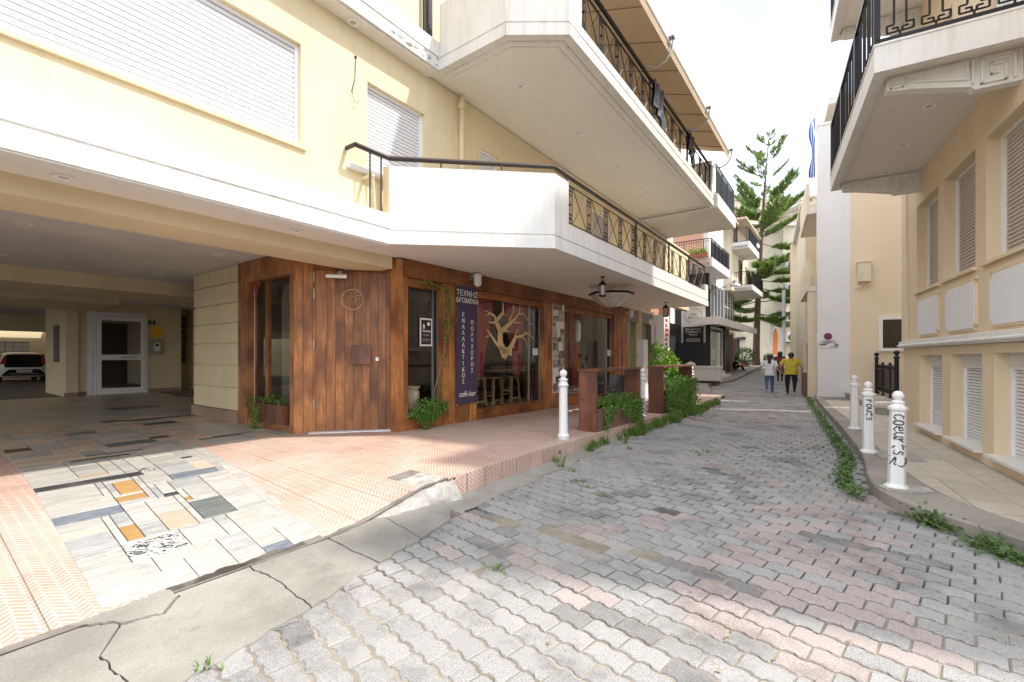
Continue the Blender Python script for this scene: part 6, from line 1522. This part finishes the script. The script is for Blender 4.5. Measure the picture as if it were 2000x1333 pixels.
# walking away down the lane (they face +y of their own frame)
FW = lambda x, y: (W, (x, y, 0), rad(-33))
walker('person', 'woman in white t-shirt and blue jeans walking away, dark hair tied low', W, 1.56, 1.0, FW(9.93, 17.55), {'l': (-.02, -.22, .13, .06), 'r': (.06, .10, .0, .0)}, 'shirt_white', 'jeans', 'shoe_white',
  [(0, .0, 1.545, .105, 1, 1.05, 1.08), (0, -.075, 1.45, .06, 1.1, .8, 1.2), (.0, -.10, 1.36, .055, 1.1, .7, 1.5)],
  {'l': ((-.31, .02, 1.14), (-.36, .14, 1.00)), 'r': ((.27, -.02, 1.10), (.33, .10, .98))}, 'two women walking away arm in arm')
walker('person', 'heavier woman in mustard yellow blouse and black trousers walking away', W, 1.64, 1.32, FW(10.76, 17.55), {'l': (.05, .08, .0, .0), 'r': (-.02, -.20, .14, .08)}, 'blouse_mustard', 'trousers_black', 'shoe_black',
  [(0, .0, 1.55, .105, 1, 1.05, 1.05), (0, -.06, 1.49, .07, 1.1, .8, 1.0)],
  {'l': ((-.36, -.02, 1.10), (-.33, .10, .93)), 'r': ((.36, -.02, 1.08), (.38, .08, .86))}, 'two women walking away arm in arm')
walker('person', 'dark haired person in maroon top farther on, seen between the two women', W, 1.62, 1.0, (W, (13.9, 23.6, .12), rad(-33)), {'l': (.03, .05, 0, 0), 'r': (-.02, -.1, .05, .03)}, 'top_maroon', 'trousers_black', 'shoe_black',
  [(0, -.0, 1.55, .11, 1.1, 1.05, 1.0), (0, -.05, 1.46, .09, 1.2, .8, 1.3)], {'l': ((-.25, 0, 1.1), (-.27, .05, .9)), 'r': ((.25, 0, 1.1), (.27, .05, .9))})
def sitter(label, F, loc, rz, top, legs, low, hair=True):
    J = {'pelvis': (0, 0, low+.08), 'waist': (0, -.02, low+.24), 'chest': (0, .06, low+.46), 'neck': (0, .12, low+.60), 'head': (0, .16, low+.70), 'crown': (0, .16, low+.78)}
    Rr = {'pelvis': (.16, .12), 'waist': (.14, .11), 'chest': (.16, .12), 'neck': .05, 'head': (.078, .09), 'crown': (.06, .075)}; E = [('pelvis', 'waist'), ('waist', 'chest'), ('chest', 'neck'), ('neck', 'head'), ('head', 'crown')]
    kz = low+.02 if low > .3 else .50
    for s, sx in (('l', -1), ('r', 1)):
        J['hip'+s] = (sx*.09, .06, low+.06); Rr['hip'+s] = .09; J['kn'+s] = (sx*.12, .44, max(kz, low+.06)); Rr['kn'+s] = .062; J['an'+s] = (sx*.11, .50 if low > .3 else .62, .08); Rr['an'+s] = .04; J['to'+s] = (sx*.12, .66 if low > .3 else .78, .03); Rr['to'+s] = (.04, .026)
        E += [('pelvis', 'hip'+s), ('hip'+s, 'kn'+s), ('kn'+s, 'an'+s), ('an'+s, 'to'+s)]; arm_hand(J, Rr, E, s, (sx*.18, .06, low+.50), (sx*.22, .20, low+.26), (sx*.08, .38, low+.26))
    def mf(c):
        if c.z < .075 and c.y > .4: return 'shoe_white' if low < .3 else 'shoe_black'
        if any((c-Vector(J[q+s])).length < .10 for s in 'lr' for q in ('wr', 'pa')): return 'skin'
        if c.z > low+.585: return 'skin'
        if c.z < low+.17 and True: return legs
        return top
    t = person('person', label, F, loc, rz, J, Rr, E, mf)
    MB().ball((0, .145, low+.735), .105, 12, sz=1.0).build('hair', 'hair_black', t, smooth=True)
    fc = MB(); fc.ball((0, .255, low+.70), .014, 6).ball((-.078, .17, low+.70), .02, 6, sx=.5).ball((.078, .17, low+.70), .02, 6, sx=.5).build('ears_and_nose', 'skin', t, smooth=True); return t
sitter('person in dark clothes sitting bent over on the low step by the brick wall', L, (28.6, -.15, .42), rad(-150), 'top_maroon' if 0 else 'trousers_black', 'trousers_black', .18)
sitter('person in a white shirt sitting on a black chair by the charcoal wall', L, (18.9, .20, .15), rad(-75), 'shirt_white', 'trousers_black', .45)
MB().box(24.3, -.10, .15, 30.5, .28, .50).build('low_step', 'brown_cladding', db)

# ---------------------------------------------------------------- car in the yard
car = thing('parked_car', 'white small hatchback with black tailgate parked behind the covered driveway', 'car', L, (-1.02, 26.3, .235))
# cross sections from tail (y=0) to nose (y=3.6)
secs = [(-.02, .36, .62, .80, .60, .80), (.10, .22, .80, 1.02, .64, 1.28), (.45, .20, .82, 1.02, .66, 1.43), (1.2, .2, .82, .98, .66, 1.47), (2.0, .2, .82, .96, .64, 1.42), (2.55, .2, .82, .98, .60, 1.12), (3.1, .22, .80, .92, .62, .93), (3.55, .28, .70, .72, .52, .74)]
vs_ = []; fs = []
for y, zl, wb_, zb_, wt, zt2 in secs:
    half = [(0, zl), (wb_*.9, zl), (wb_, zl+.12), (wb_, zb_*.75), (wb_*.96, zb_), (wt, zt2-.05 if zt2 > zb_+.06 else zb_+.01), (wt*.75, zt2), (0, zt2+.02)]
    ring = half+[(-x, z) for x, z in half[1:-1][::-1]]
    vs_ += [(x, y, z) for x, z in ring]
n = 14
for i in range(len(secs)-1):
    for k in range(n): fs.append((i*n+k, (i+1)*n+k, (i+1)*n+(k+1) % n, i*n+(k+1) % n))
fs += [tuple(range(n)), tuple(range((len(secs)-1)*n, len(secs)*n))[::-1]]
bo = MB().add(vs_, fs).build('body', 'car_white', car, smooth=True); ss = bo.modifiers.new('s', 'SUBSURF'); ss.levels = ss.render_levels = 2
MB().prism([(-.62, .72), (.62, .72), (.66, .80), (.60, 1.30), (.50, 1.335), (-.50, 1.335), (-.60, 1.30), (-.66, .80)], .0, .05, 'y').build('tailgate', 'car_black', car, bev=.02)
MB().prism([(-.74, .32), (.74, .32), (.70, .42), (.52, .62), (-.52, .62), (-.70, .42)], .03, .10, 'y').build('bumper_insert', 'car_black', car, bev=.015)
MB().box(-.5, -.115, .40, .5, -.07, .425).build('skid_trim', 'steel', car)
pt = MB().box(-.26, -.125, .48, .26, -.10, .59).build('number_plate', 'paper', car); text('digits', 'XNI 5333', .105, 'ink', pt, TX(0, -.127, .50), ext=.001)
for sx in (-1, 1):
    MB().prism([(sx*.60, .92), (sx*.78, .86), (sx*.76, 1.0), (sx*.66, 1.26), (sx*.61, 1.27)], -.10, .065, 'y').build('tail_light', 'tail_red', car, bev=.01)
    for y in (.65, 2.95):
        wh = MB().tube([(sx*.66, y, .29), (sx*.83, y, .29)], .29, 20).build('wheel', 'rubber', car); MB().tube([(sx*.832, y, .29), (sx*.842, y, .29)], .19, 14).build('rim', 'steel', wh)
    MB().prism([(.5, 1.0), (2.4, 1.0), (1.9, 1.34), (.75, 1.36)], min(sx*.72, sx*.80), max(sx*.72, sx*.80), 'x').build('side_window', 'car_black', car)
MB().box(-.45, -.06, 1.355, .45, .25, 1.39).build('spoiler', 'car_white', car, bev=.01); MB().box(-.14, -.065, 1.36, .14, -.055, 1.375).build('brake_light', 'tail_red', car)

# ---------------------------------------------------------------- araucaria
tr_ = thing('norfolk_pine', 'tall tiered norfolk pine rising at the end of the lane', 'tree', W, (19.9, 37.2, .5))
Ht = 19.4; rn = random.Random(14)
def tx(z): t = z/Ht; return Vector((.05+2.0*t**1.6*.55-.0, 0, z))
MB().tube([tx(z) for z in [0, 1, 2, 4, 6, 8, 10, 12, 14, 16, 18, 19.4]], [.34, .28, .26, .24, .21, .18, .15, .12, .09, .06, .03, .01], 10).build('trunk', 'bark', tr_, smooth=True)
br = MB(); fol = MB(); z = 4.7
def tuft(b, p, d, ln, w_):
    d = d.normalized(); s_ = d.cross(Vector((rn.gauss(0, 1), rn.gauss(0, 1), rn.gauss(0, 1)))).normalized()
    b.add([p-s_*w_, p+s_*w_, p+d*ln*.7+s_*w_*.7, p+d*ln, p+d*ln*.7-s_*w_*.7], [(0, 1, 2, 3, 4)])
while z < Ht-.5:
    t = (z-4.7)/(Ht-4.7); ln = (4.7*(1-t)**.68+.15)*(1 if t < .55 else .95); nbr = 6 if t < .7 else 5; ph = rn.random()*6
    droop = -.28 if t < .35 else (.05 if t < .6 else .38)
    for k in range(nbr):
        if rn.random() < .16: continue
        a = ph+k*6.283/nbr+rn.gauss(0, .12); l2 = ln*rn.uniform(.78, 1.12); dv = rn.gauss(0, .16); c = tx(z+rn.gauss(0, .30)); d = Vector((math.cos(a), math.sin(a), 0)); pts = []
        for q in range(9): s_ = q/8; pts.append(c+d*l2*s_+Vector((0, 0, l2*((droop+dv)*s_+ (.28 if t < .6 else .30)*s_*s_))))
        br.tube(pts, .045*(1-t*.6), 5, r1=.012)
        dens = 1.0 if t < .55 else .62
        for q in range(int((60 if t < .6 else 34)*l2*dens)):
            s_ = rn.uniform(.22 if t < .55 else .30, 1.0); i_ = min(7, int(s_*8)); p = pts[i_].lerp(pts[i_+1], s_*8-i_); tang = (pts[i_+1]-pts[i_]).normalized(); sd = tang.cross(Vector((0, 0, 1))).normalized()*(1 if rn.random() < .5 else -1)
            tl2 = rn.uniform(.40, .90)*(1.15-s_*.7)*(1.15 if t < .55 else .8); dr = (sd*.8+tang*.75+Vector((0, 0, .28+rn.gauss(0, .12)))).normalized()
            for m in range(int(8+tl2*12)):
                u = rn.random(); tuft(fol, p+dr*tl2*u+Vector((0, 0, .05*u)), dr+Vector((rn.gauss(0, .45), rn.gauss(0, .45), rn.gauss(0, .35)+.15)), rn.uniform(.15, .27), .020)
    z += (.95+.25*t)
for q in range(60): p = tx(rn.uniform(Ht-1.6, Ht-.1)); tuft(fol, p, Vector((rn.gauss(0, 1), rn.gauss(0, 1), .8)), .14, .02)
br.build('branches', 'bark', tr_); fo = fol.build('crown', 'pine_leaf', tr_)
o = thing('dark_shrub', 'dark rounded potted bush at the foot of the pine', 'shrub', W, (18.2, 35.6, .5)); MB().lathe((0, 0, 0), [(.25, 0), (.32, .45)], 12).build('pot', 'terracotta_pot', o)
pts = []
for _ in range(900): v = Vector((rn.gauss(0, 1), rn.gauss(0, 1), rn.gauss(0, 1))).normalized()*rn.uniform(.6, 1); pts.append((v.x*.85, v.y*.7, 1.0+v.z*.75))
leaves('foliage', 'dark_leaf', o, pts, .16, seed=2); MB().tube([(0, 0, .3), (0, 0, 1)], .04, 6).build('stem', 'bark', o)
o = thing('dark_shrub', 'smaller dark bush right of the pine trunk', 'shrub', W, (20.9, 37.0, .5)); pts = []
for _ in range(500): v = Vector((rn.gauss(0, 1), rn.gauss(0, 1), rn.gauss(0, 1))).normalized()*rn.uniform(.6, 1); pts.append((v.x*.5, v.y*.5, .7+v.z*.55))
leaves('foliage', 'dark_leaf', o, pts, .15, seed=3); MB().tube([(0, 0, 0), (0, 0, .7)], .04, 6).build('stem', 'bark', o)
# street lamps on brackets
o = thing('street_lamp', 'grey dome street lamp on a wall bracket above the charcoal shop', 'street lamp', L, (21.0, -1.5, 5.15)); MB().tube([(-.6, 1.2, -.35), (-.4, .6, -.1), (0, .1, .28), (0, 0, .30)], .03, 8).lathe((0, 0, .02), [(.30, 0), (.26, .06), (.12, .14), (.08, .3)], 16).build('dome', 'steel', o, smooth=True)
o = thing('street_lamp', 'white globe street lamp showing against the pine crown', 'street lamp', W, (17.55, 33.0, 9.25)); MB().lathe((0, 0, 0), [(.12, 0), (.34, .06), (.38, .18), (.28, .34), (.10, .46), (.06, .6)], 16).build('shade', 'white_metal', o, smooth=True); MB().tube([(0, 0, .6), (-.6, .3, 1.7), (-1.2, .5, 2.6)], .03, 6).build('cable_arm', 'steel', o)

# ================================================================ FAR END OF THE LANE
def block(name, label, F, x0, y0, x1, y1, h, mat, floors=None, face='y0', trim=None):
    o = thing(name, label, 'building', F); MB().box(x0, y0, -.3, x1, y1, h).build('wall', mat, o); MB().box(x0-.3, y0-.3, h, x1+.3, y1+.3, h+.25).build('roof_slab', trim or 'dirty_white_plaster', o); return o
# yellow block closing the view behind the pine (faces the camera)
yb = block('yellow_apartment_block', 'tall yellow apartment block behind the norfolk pine', W, 19.5, 47, 31.5, 55, 17.6, 'cream_plaster')
def fwin(par, X, Y, z, w_, h, gm='dark_glass', fm='white_metal', shut=None):
    q = MB().box(X, Y-.08, z, X+w_, Y, z+.07).box(X, Y-.08, z+h-.07, X+w_, Y, z+h).box(X, Y-.08, z+.07, X+.07, Y, z+h-.07).box(X+w_-.07, Y-.08, z+.07, X+w_, Y, z+h-.07).box(X+w_/2-.03, Y-.08, z+.07, X+w_/2+.03, Y, z+h-.07).build('window', fm, par)
    MB().box(X+.07, Y-.04, z+.07, X+w_/2-.03, Y-.03, z+h-.07).build('pane', gm, q); MB().box(X+w_/2+.03, Y-.04, z+.07, X+w_-.07, Y-.03, z+h-.07).build('pane', gm, q)
for j in range(5):
    z = 3.6+3.0*j
    for X, w_ in ((21.0, 1.2), (24.0, 1.4), (28.2, 1.4)): fwin(yb, X, 46.99, z, w_, 1.5)
    if j: MB().box(23.3, 45.9, z-.75, 30.8, 47, z-.6).build('balcony_slab', 'white_plaster', yb); MB().box(23.3, 45.9, z-.6, 30.8, 45.98, z+.25).build('parapet', 'white_plaster' if j % 2 else 'yellow_plaster', yb)
MB().box(20.2, 46.8, .2, 27.6, 46.98, 3.9).build('low_wall', 'yellow_plaster', yb); MB().box(26.0, 46.6, .3, 27.5, 46.79, 3.0).build('gate', 'dark_paint', yb)
tg = MB()
for i in range(16):
    for j in range(10): tg.lathe((23.1+.16*i, 45.6, 4.5+.26*j+(.13 if i % 2 else 0)), [(.002, 0), (.11, .05), (.002, .1)], 6, sy=.4)
tgo = tg.build('terracotta_screen', 'terracotta_pot', yb); tgo['kind'] = 'stuff'; MB().box(22.95, 45.66, 4.3, 25.7, 45.85, 7.2).build('screen_back', 'salmon_plaster', yb)
cb_ = block('cream_lane_building', 'cream building with stacked air conditioners at the far right end of the lane', W, 27.2, 41, 36, 60, 15.8, 'pale_beige_plaster')
for j in range(5): MB().box(26.2, 41.3, 4.2+2.8*j, 27.19, 46.5, 4.35+2.8*j).build('balcony_slab', 'dirty_white_plaster', cb_); bars_rail('balcony_railing', cb_, [(26.2, 46.5), (26.2, 41.3), (27.2, 41.3)], 4.35+2.8*j, .9)
def ac(X, Y, z, label):
    o = thing('air_conditioner', label, 'air conditioner', W, (X, Y, z), 0, 'air conditioners stacked on the lane wall'); MB().box(0, 0, 0, .95, .4, .75).build('case', 'white_metal', o, bev=.02); MB().lathe((.35, 0, .37), [(.28, 0)], 16) if 0 else MB().tube([(.36, -.012, .37), (.36, .002, .37)], .28, 16).build('fan_grille', 'recess_dark', o); MB().box(0, 0, -.06, 1, .4, -.002).build('bracket', 'black_iron', o)
for z, l in ((8.9, 'highest white air conditioner unit on the lane wall'), (6.9, 'second highest white air conditioner on the lane wall'), (4.4, 'white air conditioner above the lane shop'), (2.7, 'lowest grey looking air conditioner near the shop awning')): ac(23.1+.35*0, 38.2, z, l)
pw_ = block('ochre_side_building', 'narrow cream pier carrying the air conditioners at the right lane edge', W, 23.0, 38.6, 25.2, 52, 12.5, 'cream_plaster')
sh_ = thing('lane_shop', 'dim shop with dark awning and hanging goods at the very end of the lane', 'shop', W, (22.8, 46, .3)); MB().box(0, 0, 0, 4.5, 5, 3.0).build('room', 'dark_interior', sh_); MB().box(-.2, -1.2, 2.9, 4.5, 0, 3.1).build('awning', 'blue_grey_panel', sh_); MB().box(.5, -.1, 2.1, 2.8, -.02, 2.5).build('fascia_sign', 'paper', sh_)
o = thing('hanging_cloth', 'orange and white cloth hanging in the sun at the lane end', 'cloth', W, (21.95, 38.4, 1.5)); MB().prism([(0, 0), (.15, .2), (.42, .0), (.48, 1.7), (.3, 2.4), (.1, 2.1)], 0, .05, 'y').build('orange_cloth', 'orange_cloth', o); MB().prism([(-.25, .6), (0, .5), (.1, 2.9), (-.2, 3.1)], .02, .07, 'y').build('white_cloth', 'shirt_white', o)
o = MB().tube([(0, 0, 0), (0, 0, 6.2)], .13, 10).build('white_post', 'cool_white_plaster'); o.location = (20.6, 34.5, .3); tag(o, 'slim sunlit white post standing right of the pine', 'post')
# right side of the lane beyond the white building
rc = thing('cream_balcony_building', 'cream building with deep overhanging balconies beyond the white building', 'building', R)
MB().box(12.26, -6, 0, 17, .3, 10.3).build('front_wall', 'cream_plaster', rc); MB().box(17.0, -6, 0, 34, 1.0, 8.2).build('wall', 'cream_plaster', rc); MB().box(12.26, -6, 10.3, 17.1, .6, 10.5).box(17.11, -6, 8.2, 34.2, 1.2, 8.35).build('roof_slab', 'dirty_white_plaster', rc)
for z in (3.8, 6.55):
    MB().box(12.27, .3, z+.01, 16, 1.15, z+.2).build('balcony_slab', 'soffit_paint', rc); MB().box(12.27, 1.15, z, 16, 1.25, z+1.1).build('parapet', 'cream_plaster', rc); MB().box(15.9, .3, z, 16.0, 1.15, z+1.1).build('parapet', 'cream_plaster', rc)
MB().box(12.3, .3, 0, 12.6, 1.2, 3.8).build('pier', 'pale_beige_plaster', rc); MB().box(25, 1.0, 0, 25.3, 1.3, 8.19).build('pier', 'pale_beige_plaster', rc)
for x, z in ((27, 3.0), (30, 3.0), (27, 6.0), (30, 6.0)):
    q = MB().box(x, .98, z, x+1.3, 1.06, z+.06).box(x, .98, z+1.5, x+1.3, 1.06, z+1.56).box(x, .98, z+.06, x+.06, 1.06, z+1.5).box(x+1.24, .98, z+.06, x+1.3, 1.06, z+1.5).build('window', 'white_metal', rc); MB().box(x+.06, 1.01, z+.06, x+1.24, 1.03, z+1.5).build('pane', 'dark_glass', q)
MB().tube([(26, 1.08, .2), (26, 1.08, 8.1)], .05, 8).build('drain_pipe', 'pale_beige_plaster', rc)
an = thing('roof_antenna', 'thin television antenna on the far right roof', 'antenna', R, (24, .8, 8.35)); MB().tube([(0, 0, 0), (0, 0, 1.8)], .02, 4).tube([(-.2, .8, 1.3), (.0, -.8, 1.6)], .015, 4).tube([(.1, .5, 1.2), (.1, .5, 1.6)], .01, 4).tube([(.1, 0, 1.3), (.1, 0, 1.7)], .01, 4).build('mast', 'steel', an)
# hanging flag
fg = thing('greek_flag', 'blue and white striped flag hanging limp from the far right roof edge', 'flag', R, (16.3, .72, 8.45)); MB().tube([(0, -.3, .6), (0, .15, 3.5)], .02, 6).build('pole', 'white_metal', fg)
for i in range(9):
    vs_ = []; fs = []
    for j in range(13):
        for q in range(2): u = (i+q)/9; z = 3.3-2.6*j/12*(1-.1*u); vs_.append((.04*math.sin(j*.9+u*6), -.0+.30*(u-.1)*(.55+.25*math.sin(j*.7)), z-u*.25))
    m = len(vs_); vs_ += [(a+.006, c, d) for a, c, d in vs_]
    fs = [(2*j, 2*j+1, 2*j+3, 2*j+2) for j in range(12)]+[(m+2*j, m+2*j+2, m+2*j+3, m+2*j+1) for j in range(12)]
    MB().add(vs_, fs).build('stripe', 'flag_blue' if i not in (2, 5) else 'shirt_white', fg)

# ================================================================ WEEDS AND GRASS
rn = random.Random(41); pts = []
path = [(3.72, 4.75), (3.85, 5.1), (4.15, 5.55), (4.9, 6.5), (6.5, 9.2), (9.0, 13.5), (10.9, 16.6), (12.4, 19.2)]
seg = []
for a, c in zip(path, path[1:]):
    d = math.hypot(c[0]-a[0], c[1]-a[1]); n = int(d/.012)
    for k in range(n):
        t = k/n; X = a[0]+(c[0]-a[0])*t; Y = a[1]+(c[1]-a[1])*t
        clump = .5+.5*noise.noise(Vector((X*1.8, Y*1.8, 0)))*1.6
        if rn.random() > clump+.25: continue
        for _ in range(6 if Y < 10 else 3): pts.append((X-.06-abs(rn.gauss(0, .07)), Y+rn.gauss(0, .06)-.02, .015+abs(rn.gauss(0, .055))*clump*1.4))
o = leaves('kerb_weeds', 'weed_leaf', None, pts, .046, kind='stuff', seed=5, asp=.9); tag(o, 'row of low green weeds growing along the right kerb', 'weeds')
def clump(name, label, X, Y, rx, ry, hz, n, size, seed):
    rn = random.Random(seed); pts = [(rn.gauss(0, rx), rn.gauss(0, ry), abs(rn.gauss(0, hz))+.01) for _ in range(n)]
    o = thing(name, label, 'weed', W, (X, Y, .0)); leaves('leaves', 'weed_leaf', o, pts, size, seed=seed, asp=.9); st = MB()
    for p in pts[::6]: st.tube([(p[0]*.3, p[1]*.3, 0), p], .003, 3)
    st.build('stems', 'weed_leaf', o)
clump('weed_clump', 'leafy weed clump at the kerb foot below the nearest right bollard', 3.72, 4.05, .05, .10, .05, 330, .042, 3)
clump('weed_clump', 'bigger straggly weed clump at the kerb foot by the right picture edge', 3.68, 3.42, .06, .14, .045, 420, .040, 4)
sp = []
rn = random.Random(9)
for x in [.1+.035*k for k in range(290)]:
    d = .12+.9*max(0, noise.noise(Vector((x*1.1, 3, 0)))) if x < 2.6 else 1.1*(.12+max(0, 1.6*noise.noise(Vector((x*1.3, 5, 0)))+.25))
    if x < 1.2: d *= .25
    if rn.random() < d: [sp.append(L.p(x, -2.70-abs(rn.gauss(0, .13 if x > 4 else .08)), .01)) for _ in range(2 if x > 3 else 1)]
o = blades('kerb_grass', 'grass_leaf', None, sp, .19, kind='stuff', spread=.07, n=16); tag(o, 'tufts of bright grass along the foot of the left terrace', 'grass')
sp = [L.p(x, y, .0) for x, y in ((-.3, -3.35), (-.25, -3.45), (-.42, -3.6), (.15, -3.1), (-.6, -3.9), (1.9, -3.2), (2.3, -4.1), (2.15, -4.2), (2.45, -4.25))]+[Vector((-1.46, 2.2, 0)), Vector((-.1, 3.2, 0))]
o = blades('joint_grass', 'grass_leaf', None, sp, .05, kind='stuff', spread=.08, n=18, wd=.004); tag(o, 'tiny grass tufts in the paver joints', 'grass')
for f_ in range(10):
    pass
# fallen leaves and litter on the tiles
rn = random.Random(77); pts = [tuple(L.p(rn.uniform(-2, 6), rn.uniform(-2.5, -.1), .255)) for _ in range(16)]+[(rn.uniform(-1, 3), rn.uniform(2, 6), .012) for _ in range(24)]
o = leaves('fallen_leaves', 'dried_vine', None, pts, .045, kind='stuff', up=1.5, flat=.2, seed=6); tag(o, 'a few dry fallen leaves on the paving', 'leaves')
print('objects', len(bpy.data.objects), 'tris', sum(len(p.vertices)-2 for m in bpy.data.meshes for p in m.polygons))
